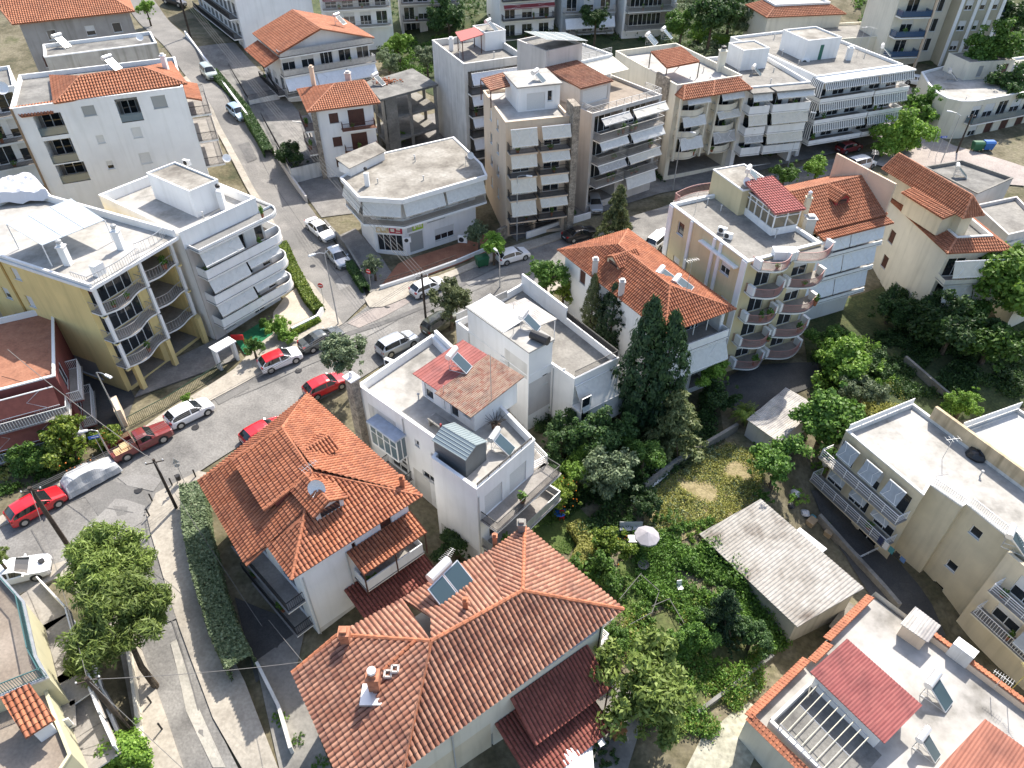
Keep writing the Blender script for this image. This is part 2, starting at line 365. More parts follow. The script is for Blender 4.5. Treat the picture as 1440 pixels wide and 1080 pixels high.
# ---------------------------------------------------------------- buildings
class Vol:
    def __init__(s, b, poly, z0, z1, mat, name='wall'):
        s.b = b; s.P = [Vector((p[0], p[1])) for p in poly]; s.z0 = z0; s.z1 = z1; s.mat = mat; s.name = name
        s.op = {}; s.skip = set(); s.hasflat = False; b.vols.append(s)
    def fr(s, i):
        a = s.P[i]; c = s.P[(i+1) % len(s.P)]; l = (c-a).length; u = (c-a)/l
        return a, u, Vector((u.y, -u.x)), l
    def pt(s, i, a, o, z):
        p, u, n, l = s.fr(i); q = p+u*a+n*o; return Vector((q.x, q.y, z))
    def hit(s, i, px, py, o=0):
        p, u, n, l = s.fr(i); P0 = Vector((p.x+n.x*o, p.y+n.y*o, 0))
        h = onplane(px, py, P0, Vector((n.x, n.y, 0)))
        return (Vector((h.x, h.y))-p).dot(u), h.z
    def open(s, i, s0, s1, z0, z1, d=.18, back=False):
        L = s.fr(i)[3]; s0 = max(.05, s0); s1 = min(L-.05, s1)
        if s1-s0 < .1: return None
        s.op.setdefault(i, []).append((s0, s1, z0, z1, d, back)); return s0, s1
    def win(s, i, s0, s1, z0, z1, style='glass', d=.16, sill=True, frame=None):
        """opening + frame (part) with pane, shutter and sill (sub-parts)"""
        r = s.open(i, s0, s1, z0, z1, d)
        if r is None: return
        s0, s1 = r; p, u, n, l = s.fr(i); root = s.b.root; fm = frame or FRAMEW
        f = MB(); t = .06
        f.obox(p, u, s0, s1, -d, -d+.05, z1-t, z1); f.obox(p, u, s0, s1, -d, -d+.05, z0, z0+t)
        f.obox(p, u, s0, s0+t, -d, -d+.05, z0+t, z1-t); f.obox(p, u, s1-t, s1, -d, -d+.05, z0+t, z1-t)
        k = max(1, round((s1-s0)/.8))
        for j in range(1, k):
            c = s0+(s1-s0)*j/k; f.obox(p, u, c-.03, c+.03, -d, -d+.048, z0+t, z1-t)
        fo = f.build('window', fm, root)
        q = MB(); q.obox(p, u, s0+.01, s1-.01, -d-.04, -d+.02, z0+.01, z1-.01)
        q.build('pane', GLASS, fo)
        if style != 'glass':
            k = {'shutter': 1, 'half': .55, 'quarter': .3, 'grey': 1, 'brown': 1, 'greyhalf': .6}[style]
            zz = z1-(z1-z0)*k
            c = MB(); a = [s.pt(i, s0+.03, -d+.07, zz), s.pt(i, s1-.03, -d+.07, zz), s.pt(i, s1-.03, -d+.07, z1), s.pt(i, s0+.03, -d+.07, z1)]
            c.face(a, [(0, 0), (s1-s0, 0), (s1-s0, z1-zz), (0, z1-zz)])
            c.obox(p, u, s0+.03, s1-.03, -d+.052, -d+.067, zz, z1)
            c.build('shutter', {'brown': WOODB, 'grey': SHUTG, 'greyhalf': SHUTG}.get(style, SHUT), fo)
        if sill:
            q = MB(); q.obox(p, u, s0-.06, s1+.06, -d+.05, .05, z0-.04, z0+.012); q.build('sill', STONE_SILL, fo)
        return fo
    def winpx(s, i, tl, br, style='glass', **k):
        a, za = s.hit(i, *tl); c, zc = s.hit(i, *br)
        return s.win(i, min(a, c), max(a, c), min(za, zc), max(za, zc), style, **k)
    def winc(s, i, cx, cy, w, h, style='glass', **k):
        a, z = s.hit(i, cx, cy); return s.win(i, a-w/2, a+w/2, z-h/2, z+h/2, style, **k)
    def downpipe(s, i, a, z0, z1, mat=None):
        p, u, n, l = s.fr(i); m = MB(); q = p+u*a+n*.06; m.tube([(q.x, q.y, z0), (q.x, q.y, z1)], .05, 6); m.build('downpipe', mat or GREY, s.b.root)
    def patch(s, i, a0, a1, z0, z1, mat):
        m = MB(); m.face([s.pt(i, a0, .004, z0), s.pt(i, a1, .004, z0), s.pt(i, a1, .004, z1), s.pt(i, a0, .004, z1)]); m.build('paint_patch', mat, s.b.root)
    def loggia(s, i, s0, s1, z0, z1, d=1.5):
        r = s.open(i, s0, s1, z0, z1, d, True)
        if r and s1-s0 > 1.6 and z1-z0 > 1.9:
            p, u, n, l = s.fr(i); a, c = s0+(s1-s0)*.14, s0+(s1-s0)*.8; m = MB()
            m.obox(p, u, a, c, -d+.01, -d+.06, z0+.05, z0+2.15); o = m.build('added_recess_door', FRAMEW, s.b.root); k = max(2, round((c-a)/.9))  # dark glazed door added so that the shaded recess reads dark
            for j in range(k): m = MB(); w = (c-a)/k; m.obox(p, u, a+w*j+.05, a+w*(j+1)-.05, -d+.062, -d+.07, z0+.12, z0+2.08); m.build('pane', GLASS, o)
        return r
    def make(s):
        b = MB()
        for i in range(len(s.P)):
            if i in s.skip: continue
            p, u, n, L = s.fr(i); ops = s.op.get(i, [])
            S = sorted({0.0, L} | {x for o in ops for x in o[:2]}); Z = sorted({s.z0, s.z1} | {min(s.z1, max(s.z0, x)) for o in ops for x in o[2:4]})
            for a, c in zip(S, S[1:]):
                if c-a < 1e-4: continue
                for za, zc in zip(Z, Z[1:]):
                    if zc-za < 1e-4: continue
                    m, mz = (a+c)/2, (za+zc)/2
                    if any(o[0] < m < o[1] and o[2] < mz < o[3] for o in ops): continue
                    b.face([s.pt(i,a,0,za), s.pt(i,c,0,za), s.pt(i,c,0,zc), s.pt(i,a,0,zc)])
            for a, c, za, zc, d, back in ops:
                q = lambda x, o, z: s.pt(i, x, o, z)
                b.face([q(a,0,za),q(a,-d,za),q(a,-d,zc),q(a,0,zc)]); b.face([q(c,0,za),q(c,0,zc),q(c,-d,zc),q(c,-d,za)])
                b.face([q(a,0,zc),q(a,-d,zc),q(c,-d,zc),q(c,0,zc)]); b.mat(1 if back else 0); b.face([q(a,0,za),q(c,0,za),q(c,-d,za),q(a,-d,za)])
                if back: b.face([q(a,-d,za),q(c,-d,za),q(c,-d,zc),q(a,-d,zc)])  # back wall takes the darker floor colour, painting in the recess shade
                b.mat(0)
        # closed underside of the top so that no light leaks through
        if not s.hasflat: b.face([(p.x, p.y, s.z1-.0137) for p in s.P])
        s.obj = b.build(s.name, [s.mat, BALC_FLOOR], s.b.root)
    def flat(s, floor=None, mat=CONC_ROOF, par=.25, pm=None, over=.03):
        """flat roof with parapet; the wall already reaches z1 = parapet top"""
        zf = s.z1-.4 if floor is None else floor; s.hasflat = True
        r = MB(); r.prism(inset(s.P, par*.5), zf-.2, zf); s.roof = r.build('roof', mat, s.b.root)
        o = inset(s.P, -over); q = inset(s.P, par); n = len(o); c = MB()
        for k in range(n):
            a, b2 = o[k], o[(k+1) % n]; d, e = q[k], q[(k+1) % n]
            c.hexa([(*a,s.z1-.1),(*b2,s.z1-.1),(*e,s.z1-.1),(*d,s.z1-.1)], [(*a,s.z1+.02),(*b2,s.z1+.02),(*e,s.z1+.02),(*d,s.z1+.02)])
            c.face([(*d,zf-.02),(*e,zf-.02),(*e,s.z1-.1),(*d,s.z1-.1)])
        c.build('parapet', pm or s.mat, s.b.root)
        return zf
STONE_SILL = simple('marble_sill', (.60, .60, .58), .5)
SPOTS = []
class Bld:
    def __init__(s, name, label, cat, c, zg, group=None):
        s.vols = []; s.root = empty(name, (c[0], c[1], zg), label, cat, group); s.zg = zg
    def vol(s, poly, z0, z1, mat, name='wall'): return Vol(s, poly, z0, z1, mat, name)
    def done(s):
        for v in s.vols: v.make()
    def balcony(s, v, i, s0, s1, z, depth=1.4, rail='solid', h=.95, shape='rect', mat=None, railmat=None, floor=BALC_FLOOR, awn=None, awnmat=AWN, sides=(True, True), thick=.2, awn_drop=1.55, awn_out=.7, doors=True, zt=None, side_awn=False, gap=.14):
        mat = mat or WHITE; railmat = railmat or (mat if rail == 'solid' else IRON)
        if shape == 'rect': prof = [(s0, 0), (s0, depth), (s1, depth), (s1, 0)]
        elif shape == 'bulge':
            prof = [(s0, 0), (s0, depth*.55)]+[(s0+(s1-s0)*k/14, depth*(.55+.45*math.sin(math.pi*k/14))) for k in range(1, 14)]+[(s1, depth*.55), (s1, 0)]
        elif shape == 'wave':
            prof = [(s0, 0)]+[(s0+(s1-s0)*k/14, depth*(.8+.2*math.sin(2*math.pi*(k/14-.12)))) for k in range(15)]+[(s1, 0)]
        elif shape == 'roundr':
            rr = min(depth, (s1-s0)*.5)
            prof = [(s0, 0), (s0, depth)]+[(s1-rr+rr*math.sin(a*math.pi/16), depth-rr+rr*math.cos(a*math.pi/16)) for a in range(0, 9)]+[(s1, 0)]
        P = [v.pt(i, a, o, 0) for a, o in prof]
        m = MB(); m.prism([(p.x, p.y) for p in P][::-1], z-thick, z)
        bal = m.build('balcony', mat, s.root)
        fl = MB(); fl.prism([(p.x, p.y) for p in inset([(q.x, q.y) for q in P][::-1], .06)], z, z+.012); fl.build('floor_tiles', floor, bal)
        pr = prof[:] if sides[0] else prof[1:]
        if not sides[1]: pr = pr[:-1]
        cx = (s0+s1)/2
        pts = []
        for a, o in pr:
            k = .06; pts.append(v.pt(i, a+(k if a < cx else -k), max(0, o-k), 0))
        if rail:
            r = MB(); rail_mesh(r, [(p.x, p.y) for p in pts], z+(0 if rail != 'solid' else -thick*.0), h, rail, gap); r.build('railing', railmat, bal)
        if awn:
            for a0, a1 in (awn if isinstance(awn, list) else [(s0+.1, s1-.1)]):
                s.awning(v, i, a0, a1, (z+2.75 if zt is None else zt), depth-.1, awn_drop, awn_out, awnmat)
        if side_awn: s.awning_side(v, i, s0 if side_awn < 0 else s1, depth, z+2.75 if zt is None else zt, awnmat)
        if depth > .8 and s.zg < 99: SPOTS.append((v, i, s0, s1, z, depth, side_awn))
        if doors:
            w = s1-s0; k = max(1, int(w/2.6))
            for j in range(k):
                c = s0+w*(j+.5)/k; dw = min(1.0, w/k*.42)
                v.win(i, c-dw, c+dw, z+.03, z+2.2, random.choice(('glass', 'glass', 'half', 'quarter')), .14, False)
        return bal
    def awning(s, v, i, a0, a1, zt, o0, drop=1.55, out=.7, mat=AWN, arms=True):
        a = MB(); n = max(2, int((a1-a0)/.5))
        p0 = [v.pt(i, a0+(a1-a0)*k/n, o0, zt) for k in range(n+1)]
        p1 = [v.pt(i, a0+(a1-a0)*k/n, o0+out, zt-drop-.015*math.sin(k*2.1)) for k in range(n+1)]
        for k in range(n):
            u0, u1 = (a1-a0)*k/n, (a1-a0)*(k+1)/n
            a.face([p0[k], p0[k+1], p1[k+1], p1[k]], [(u0, 0), (u1, 0), (u1, drop), (u0, drop)])
            q0 = Vector((0, 0, -.03)); a.face([p0[k]+q0, p1[k]+q0, p1[k+1]+q0, p0[k+1]+q0], [(u0, 0), (u0, drop), (u1, drop), (u1, 0)])
            for j in range(3):   # scalloped valance
                f0, f1 = j/3, (j+1)/3; A = p1[k].lerp(p1[k+1], f0); Bq = p1[k].lerp(p1[k+1], f1); uu = u0+(u1-u0)*f0; uw = u0+(u1-u0)*f1
                mid = A.lerp(Bq, .5)-Vector((0, 0, .2))
                a.face([A, Bq, Bq-Vector((0, 0, .1)), mid, A-Vector((0, 0, .1))], [(uu, 0), (uw, 0), (uw, .1), ((uu+uw)/2, .2), (uu, .1)])
        o = a.build('awning', mat, s.root)
        b = MB(); b.tube([p0[0]+Vector((0,0,.03)), p0[-1]+Vector((0,0,.03))], .06, 6)
        b.tube([p1[0], p1[-1]], .03, 5)
        if arms and a1-a0 > 1.6:
            for f, d in ((.14, 1), (.86, -1)):
                A = p0[0].lerp(p0[-1], f); C = p1[0].lerp(p1[-1], f); E = p0[0].lerp(p0[-1], f+d*.18).lerp(p1[0].lerp(p1[-1], f+d*.18), .5)
                up = Vector((0, 0, .045))
                b.tube([A+up, E+up, C+up], .022, 4)
        b.build('frame', FRAMEW, o)
        return o
    def slab(s, poly, z0, z1, mat, name): m = MB(); m.prism(poly, z0, z1); return m.build(name, mat, s.root)
# ---------------------------------------------------------------- tiled / corrugated faces
PROF = [(0, .0), (.1, .05), (.28, .085), (.5, .085), (.68, .05), (.78, .0)]
PROF_C = [(0, .0), (.3, .05), (.6, .05), (.85, .0)]
PROF_W = [(0, .0), (.25, .022), (.5, .045), (.75, .022)]
PROF_T = [(0, .0), (.1, .03), (.22, .03), (.32, .0)]
def tile_face(bmd, poly, e0, e1, pitch=.27, course=.37, prof=PROF, lift=.05, step=True, thick=.1):
    """bmd: list collecting (verts, faces, uvs); poly: 3-D planar polygon; e0->e1: eave line (left to right seen from outside, below)"""
    poly = [Vector(p) for p in poly]; e0 = Vector(e0); U = (Vector(e1)-e0).normalized()
    nn = Vector((0, 0, 0))
    for k in range(len(poly)): nn += (poly[k]-poly[0]).cross(poly[(k+1) % len(poly)]-poly[0])
    if nn.z < 0: nn = -nn
    nn.normalize(); U = (U-nn*U.dot(nn)).normalized(); V = nn.cross(U).normalized()
    if V.z < 0: V = -V
    q = [((p-e0).dot(U), (p-e0).dot(V)) for p in poly]
    u0 = min(a for a, b in q); u1 = max(a for a, b in q); v0 = min(b for a, b in q); v1 = max(b for a, b in q)
    nu0 = math.floor(u0/pitch); nu1 = math.ceil(u1/pitch); nv0 = math.floor(v0/course); nv1 = math.ceil(v1/course)
    us = [(n+f, n*pitch+f*pitch, h) for n in range(nu0, nu1) for f, h in prof]+[(nu1, nu1*pitch, 0)]
    bm = bmesh.new(); uvl = bm.loops.layers.uv.new('UVMap')
    rows = []
    if step:
        for n in range(nv0, nv1): rows += [(n+.01, n*course, lift), (n+.99, (n+1)*course-.002, 0.0)]
    else:
        rows = [(n+.01, n*course, 0) for n in range(nv0, nv1+1)]
    grid = [[bm.verts.new((u, v, h+l)) for (_, u, h) in us] for (_, v, l) in rows]
    for r in range(len(rows)-1):
        for c in range(len(us)-1):
            f = bm.faces.new((grid[r][c], grid[r][c+1], grid[r+1][c+1], grid[r+1][c]))
            a0, a1 = us[c][0], us[c+1][0]; b0, b1 = rows[r][0], rows[r+1][0]
            ub = math.floor((a0+a1)/2+1e-6); vb = math.floor(min(b0, b1)+.001)
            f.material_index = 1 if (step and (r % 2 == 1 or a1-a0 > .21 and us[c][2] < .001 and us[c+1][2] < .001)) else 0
            for lp in f.loops: lp[uvl].uv = (ub+.5, vb+.5)
    ar = sum(q[k-1][0]*q[k][1]-q[k][0]*q[k-1][1] for k in range(len(q)))
    if ar < 0: q = q[::-1]
    convex = True
    for k in range(len(q)):
        a, b = q[k-1], q[k]; d = Vector((b[0]-a[0], b[1]-a[1], 0))
        if d.length < 1e-4: continue
        bmesh.ops.bisect_plane(bm, geom=bm.verts[:]+bm.edges[:]+bm.faces[:], plane_co=(a[0], a[1], 0), plane_no=(d.y, -d.x, 0), clear_outer=True)
    bm.verts.index_update()
    vs = [e0+U*v.co.x+V*v.co.y+nn*(v.co.z+.01) for v in bm.verts]
    fs = [[l.vert.index for l in f.loops] for f in bm.faces]; uv = [[tuple(l[uvl].uv) for l in f.loops] for f in bm.faces]; mi = [f.material_index for f in bm.faces]
    bm.free()
    # solid deck underneath
    b = len(vs); n = len(poly)
    vs += [p-nn*.005 for p in poly]+[p-nn*thick for p in poly]
    fs += [list(range(b, b+n)), list(range(b+2*n-1, b+n-1, -1))]+[[b+k, b+(k+1) % n, b+n+(k+1) % n, b+n+k] for k in range(n)]
    uv += [[(.5, .5)]*n, [(.5, .5)]*n]+[[(.5, .5)]*4 for k in range(n)]
    bmd.append((vs, fs, uv, mi+[0]*(n+2)))
def flush_tiles(bmd, name, mat, parent):
    m = MB()
    for vs, fs, uv, mi in bmd:
        b = len(m.v); m.v += [tuple(v) for v in vs]
        for f, u, k in zip(fs, uv, mi): m.f.append(tuple(b+i for i in f)); m.uv.append(u); m.mi.append(k)
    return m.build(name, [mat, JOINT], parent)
def ridge_caps(lines, parent, mat=RIDGE, r=.13, seg=.4):
    for a, b in lines:
        m = MB()
        a = Vector(a); b = Vector(b); l = (b-a).length; n = max(1, int(l/seg)); up = Vector((0, 0, .03))
        for k in range(n):
            m.tube([a.lerp(b, k/n)+up, a.lerp(b, min(1, (k+1.12)/n))+up], r, 7, r*.82)
        o = m.build('ridge_tiles', mat, parent)
    return o
def hip_roof(b, eave, ridge, ze, zr, mat=TILE_O, rm=RIDGE, pitch=.27, course=.37, prof=PROF, name='roof', extra=(), caps=True):
    """eave: 4 corners (CCW, 2-D) E0 E1 E2 E3; ridge: (r0 near E3E0 end, r1 near E1E2 end), 2-D. faces: E0E1r1r0, E1E2r1, E2E3r0r1, E3E0r0"""
    E = [Vector((p[0], p[1], ze)) for p in eave]; r0, r1 = [Vector((p[0], p[1], zr)) for p in ridge]
    T = []
    tile_face(T, [E[0], E[1], r1, r0], E[0], E[1], pitch, course, prof)
    tile_face(T, [E[1], E[2], r1], E[1], E[2], pitch, course, prof)
    tile_face(T, [E[2], E[3], r0, r1], E[2], E[3], pitch, course, prof)
    tile_face(T, [E[3], E[0], r0], E[3], E[0], pitch, course, prof)
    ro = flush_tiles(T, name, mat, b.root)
    if caps: ridge_caps([(r0, r1), (E[0], r0), (E[3], r0), (E[1], r1), (E[2], r1)], ro, rm)
    return ro
def shed_roof(b, pts, mat, name='roof', pitch=.27, course=.37, prof=PROF, parent=None, step=True, thick=.1):
    """pts 3-D: eave left, eave right, top right, top left"""
    T = []; tile_face(T, pts, pts[0], pts[1], pitch, course, prof, step=step, thick=thick)
    return flush_tiles(T, name, mat, parent or b.root)
# ================================================================ ground, streets
from mathutils.geometry import tessellate_polygon
def sheet(name, poly, off, mat, raised=0.0, kind='structure', px=True, cell=2.0, label=None, cat=None, flatz=None):
    P = [gp(*p) if px else Vector((p[0], p[1], 0)) for p in poly]
    P = [Vector((p.x, p.y, 0)) for p in P]
    bm = bmesh.new(); vs = [bm.verts.new(p) for p in P]
    for t in tessellate_polygon([P]):
        try: bm.faces.new([vs[i] for i in t])
        except ValueError: pass
    xs = [p.x for p in P]; ys = [p.y for p in P]
    for ax, lo, hi in ((0, min(xs), max(xs)), (1, min(ys), max(ys))):
        k = math.ceil(lo/cell)
        while k*cell < hi:
            co = [0, 0, 0]; no = [0, 0, 0]; co[ax] = k*cell; no[ax] = 1
            bmesh.ops.bisect_plane(bm, geom=bm.verts[:]+bm.edges[:]+bm.faces[:], plane_co=co, plane_no=no); k += 1
    bmesh.ops.remove_doubles(bm, verts=bm.verts[:], dist=.002)
    for v in bm.verts: v.co.z = (g(v.co.x, v.co.y) if flatz is None else flatz)+off
    bmesh.ops.recalc_face_normals(bm, faces=bm.faces[:])
    for f in bm.faces:
        if f.normal.z < 0: f.normal_flip()
    if raised:
        be = [e for e in bm.edges if e.is_boundary]
        r = bmesh.ops.extrude_edge_only(bm, edges=be)
        for v in r['geom']:
            if isinstance(v, bmesh.types.BMVert): v.co.z -= raised
    me = bpy.data.meshes.new(name); bm.to_mesh(me); bm.free(); me.materials.append(mat)
    o = bpy.data.objects.new(name, me); COL.objects.link(o)
    return tag(o, label, cat, None, kind)
def terrain():
    xs = [-900,-500,-300,-200]+[-150+2*i for i in range(156)]+[200,300,500,900]
    ys = [-300,-120,-40]+[-10+2*i for i in range(121)]+[250,300,400,600,1200]
    m = MB(); idx = {}
    for j, y in enumerate(ys):
        for i, x in enumerate(xs):
            z = g(max(-160, min(170, x)), max(-20, min(245, y)))+max(0, y-245)*.06
            idx[i, j] = len(m.v); m.v.append((x, y, z-.05))
    for j in range(len(ys)-1):
        for i in range(len(xs)-1):
            m.f.append((idx[i,j], idx[i+1,j], idx[i+1,j+1], idx[i,j+1])); m.uv.append(None); m.mi.append(0)
    tag(m.build('ground', GROUND, smooth=True), kind='structure')
GROUND = mottled('town_ground', [(.055,.06,.028), (.12,.105,.06), (.20,.175,.115), (.10,.10,.045)], .22, 1, 3, .35, .6, .1)
terrain()
MAIN_FAR = [(-60,778),(0,743),(25,731),(80,692),(160,652),(240,598),(300,563),(350,536),(418,494),(482,457)]
sheet('main_street', MAIN_FAR+[(505,440),(520,428),(535,431),(550,427),(580,415),(625,395),(667,377),(720,360),(800,334),(850,318),(930,292),(1010,262),(1100,242),(1180,222),(1250,207),
      (1290,214),(1200,240),(1110,262),(1010,300),(935,352),(850,366),(800,385),(740,410),(690,432),(640,455),(600,480),(540,512),(500,537),(440,568),(390,595),(330,632),(280,664),(220,695),(207,725),
      (213,752),(240,845),(270,930),(300,1010),(345,1100),(262,1100),(235,1010),(207,935),(185,870),(150,815),(100,788),(60,800),(0,818),(-60,845)], .05, ASPH)
sheet('side_street', [(482,457),(470,440),(440,400),(422,387),(397,335),(370,285),(330,215),(300,155),(262,108),(235,70),(190,25),(160,-15),(200,-20),(225,12),(262,52),(300,100),(330,140),(365,190),(400,240),(435,290),(465,335),(490,365),(510,395),(516,424)], .075, mottled('worn_asphalt', [(.15,.145,.135),(.21,.20,.185),(.27,.255,.235)], .25, .92, 8, .2))
sheet('asphalt_patch', [(70,690),(130,668),(200,690),(214,718),(150,742),(120,700),(90,712)], .08, mottled('dark_patch_asphalt', [(.13,.125,.118),(.17,.165,.155),(.20,.19,.18)], .4, .9, 9, .2))
sheet('asphalt_patch', [(488,455),(512,440),(562,418),(580,424),(540,446),(505,462)], .085, mottled('pinkish_worn_paving', [(.26,.22,.20),(.31,.27,.245),(.36,.31,.28)], 1, .9, 8, .2))
sheet('gutter_strip', [(240,905),(262,1000),(300,1080),(318,1080),(275,985),(249,900)], .085, mottled('pale_concrete_strip', [(.33,.31,.27),(.40,.38,.33),(.46,.43,.38)], .8, .9, 6, .2))
sheet('trench_patch', [(480,470),(600,428),(602,432),(484,475)], .082, mottled('dark_trench_asphalt', [(.10,.10,.095),(.14,.135,.13),(.17,.165,.155)], 1, .9, 9, .2))
sheet('trench_patch', [(596,424),(720,366),(721,369),(600,428)], .082, MATS['dark_trench_asphalt'])
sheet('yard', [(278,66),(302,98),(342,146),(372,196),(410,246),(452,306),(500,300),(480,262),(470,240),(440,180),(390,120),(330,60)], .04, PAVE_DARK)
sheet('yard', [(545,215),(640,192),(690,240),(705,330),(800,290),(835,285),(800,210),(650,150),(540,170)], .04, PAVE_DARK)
for k, pts in enumerate((((900,-30),(1085,-30),(1095,72),(1000,90),(920,78)), ((515,20),(705,10),(705,120),(640,150),(560,110)), ((1185,-30),(1325,-30),(1312,92),(1255,85)), ((1375,-30),(1480,-30),(1480,150),(1400,140)), ((1130,470),(1300,440),(1450,450),(1450,570),(1250,600),(1140,560)))):
    sheet('planted_ground', pts, .02, mottled('leafy_ground', [(.03,.045,.016),(.06,.08,.028),(.11,.11,.045)], .5, 1, 4, .35, .6, .1))
sheet('yard', [(265,14),(450,-25),(880,-25),(920,70),(760,110),(700,60),(520,20),(400,60),(330,60)], .03, MATS['leafy_ground'])
sheet('planted_ground', [(1120,440),(1250,400),(1330,440),(1320,500),(1140,500)], .025, MATS['leafy_ground'])
sheet('planted_ground', [(288,72),(310,98),(345,140),(378,196),(415,250),(432,250),(395,190),(350,120),(310,70)], .06, CONC)
sheet('asphalt_patch', [(120,745),(165,700),(205,712),(200,735),(160,760)], .083, mottled('pale_swept_asphalt', [(.22,.21,.195),(.255,.245,.23),(.29,.28,.26)], .6, .9, 8, .2))
sheet('asphalt_patch', [(165,672),(212,668),(228,676),(216,692),(180,684)], .084, MATS['pale_swept_asphalt'])
for pts, mt in ((((300,560),(345,537),(352,546),(308,570)), 'dark_patch_asphalt'), (((60,708),(90,694),(95,702),(66,717)), 'dark_patch_asphalt'), (((655,398),(700,378),(706,384),(662,404)), 'pale_swept_asphalt'), (((215,820),(232,815),(250,870),(236,876)), 'dark_patch_asphalt'), (((395,330),(410,322),(425,352),(411,360)), 'dark_patch_asphalt'), (((335,205),(350,200),(362,224),(348,230)), 'dark_trench_asphalt'), (((470,396),(488,386),(496,400),(478,410)), 'pale_swept_asphalt'), (((470,505),(500,490),(505,498),(474,513)), 'dark_trench_asphalt'), (((130,640),(131,640),(140,650),(128,660)), 'dark_patch_asphalt')):
    sheet('asphalt_patch', list(pts), .087, MATS[mt])
def crack(pts, w=.06):
    for a, b_ in zip(pts, pts[1:]):
        A, B_ = gp(*a), gp(*b_); d = (B_-A).normalized(); n = Vector((-d.y, d.x, 0))*w
        sheet('road_seam', [(A-n).xy, (B_-n).xy, (B_+n*.6).xy, (A+n*.6).xy], .09, MATS['dark_trench_asphalt'] if 'dark_trench_asphalt' in MATS else ASPH_DARK, px=False)
crack([(150,715),(205,725)]); crack([(45,745),(62,775),(75,790)]); crack([(205,735),(215,800),(245,880),(280,1000)]); crack([(330,560),(460,503),(560,450)], .04); crack([(600,440),(720,385)], .04); crack([(300,110),(345,190),(420,310),(500,420)], .05)
for px, py in ((545,432),(420,522),(195,690),(640,402),(330,175),(275,602),(640,388),(440,375)):
    p = gp(px, py); m = MB(); m.lathe((p.x, p.y, p.z+.085), [(.33,0),(.33,.012)], 14); tag(m.build('manhole_cover', IRON), kind='structure')
# pavements (raised kerbs)
sheet('pavement', [(513,422),(520,434),(538,433),(552,428),(582,415),(626,395),(668,377),(722,360),(800,333),(797,324),(718,348),(690,358),(645,378),(610,392),(560,400),(530,408),(520,414)], .16, PAVE, .2)
sheet('pavement', [(418,494),(482,457),(470,438),(455,430),(440,445),(400,462),(370,480),(330,520),(280,552),(230,582),(170,628),(100,668),(30,712),(0,728),(0,743),(25,731),(80,692),(160,652),(240,598),(300,563),(350,536)], .15, PAVE, .2)
sheet('pavement', [(220,695),(280,664),(300,668),(268,705),(262,760),(290,850),(345,960),(395,1090),(346,1090),(300,1010),(270,930),(240,845),(213,752),(207,725)], .16, PAVE, .2)
sheet('pavement', [(-60,845),(0,818),(60,800),(100,788),(150,815),(185,870),(207,935),(235,1010),(262,1090),(200,1090),(185,1000),(170,920),(130,850),(80,815),(0,850)], .16, PAVE, .2)
sheet('pavement', [(397,335),(422,387),(440,400),(470,440),(462,442),(432,405),(414,392),(388,340),(362,290),(322,218),(292,158),(255,112),(262,108),(300,155),(330,215),(370,285)], .15, PAVE, .2)
sheet('pavement', [(645,462),(690,438),(740,416),(800,391),(850,372),(940,358),(940,372),(850,385),(800,404),(740,430),(690,455),(650,478)], .15, PAVE, .2)
sheet('plaza', [(1265,120),(1295,128),(1300,180),(1340,205),(1440,235),(1440,262),(1300,250),(1230,232),(1250,205),(1280,190)], .09, mottled('pinkish_plaza_paving', [(.33,.28,.255),(.40,.345,.31),(.46,.40,.36)], .6, .9, 6, .2))
# yards
sheet('forecourt', [(535,404),(555,398),(600,388),(645,372),(690,352),(686,330),(640,345),(575,365),(560,372)], .12, TERRA_FLOOR, .1)
sheet('side_yard', [(470,335),(500,322),(535,360),(560,398),(520,412),(500,385)], .11, PAVE_DARK, .1)
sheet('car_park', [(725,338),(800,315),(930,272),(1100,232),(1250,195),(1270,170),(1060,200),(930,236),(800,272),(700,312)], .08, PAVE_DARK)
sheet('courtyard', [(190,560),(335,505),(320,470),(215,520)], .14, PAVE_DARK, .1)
sheet('courtyard', [(380,478),(440,445),(455,430),(430,395),(400,420),(385,440)], .13, mottled('beige_yard_tiles', [(.42,.36,.29),(.50,.43,.345),(.55,.48,.39)], .7, .9, 5, .15), .1)
sheet('green_mat', [(330,478),(372,452),(385,470),(345,500)], .17, simple('green_carpet', (.01,.13,.055), .95, var=.2), .03)
sheet('courtyard', [(90,560),(170,620),(190,560),(150,480)], .05, ASPH_DARK)
sheet('courtyard', [(360,930),(430,880),(415,950),(470,1090),(395,1090)], .05, CONC_LIGHT)
sheet('courtyard', [(330,840),(430,880),(400,930),(360,960)], .04, ASPH_DARK)
sheet('courtyard', [(820,1005),(870,940),(905,1010),(880,1090),(790,1090)], .05, CONC_LIGHT)
sheet('stone_terrace', [(985,1040),(1050,985),(1085,1010),(1050,1090),(960,1090)], .06, mottled('irregular_paving', [(.30,.29,.22),(.40,.385,.30),(.48,.46,.37)], 1.2, .95, 3, .35), .1)
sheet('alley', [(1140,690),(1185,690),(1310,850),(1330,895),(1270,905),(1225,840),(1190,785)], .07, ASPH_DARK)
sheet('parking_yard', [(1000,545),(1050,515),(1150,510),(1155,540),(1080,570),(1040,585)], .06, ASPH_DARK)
sheet('lawn', [(735,700),(790,690),(830,730),(800,780),(735,755)], .04, LAWN)
sheet('lawn', [(870,790),(935,775),(945,840),(890,880),(862,840)], .04, LAWN)
sheet('dry_field', [(905,700),(960,660),(1020,625),(1075,640),(1070,700),(1010,735),(960,760),(905,745)], .04, mottled('dry_field_grass', [(.10,.12,.035),(.23,.19,.09),(.33,.27,.15),(.16,.15,.06)], .6, 1, 5, .35, .7, .12))
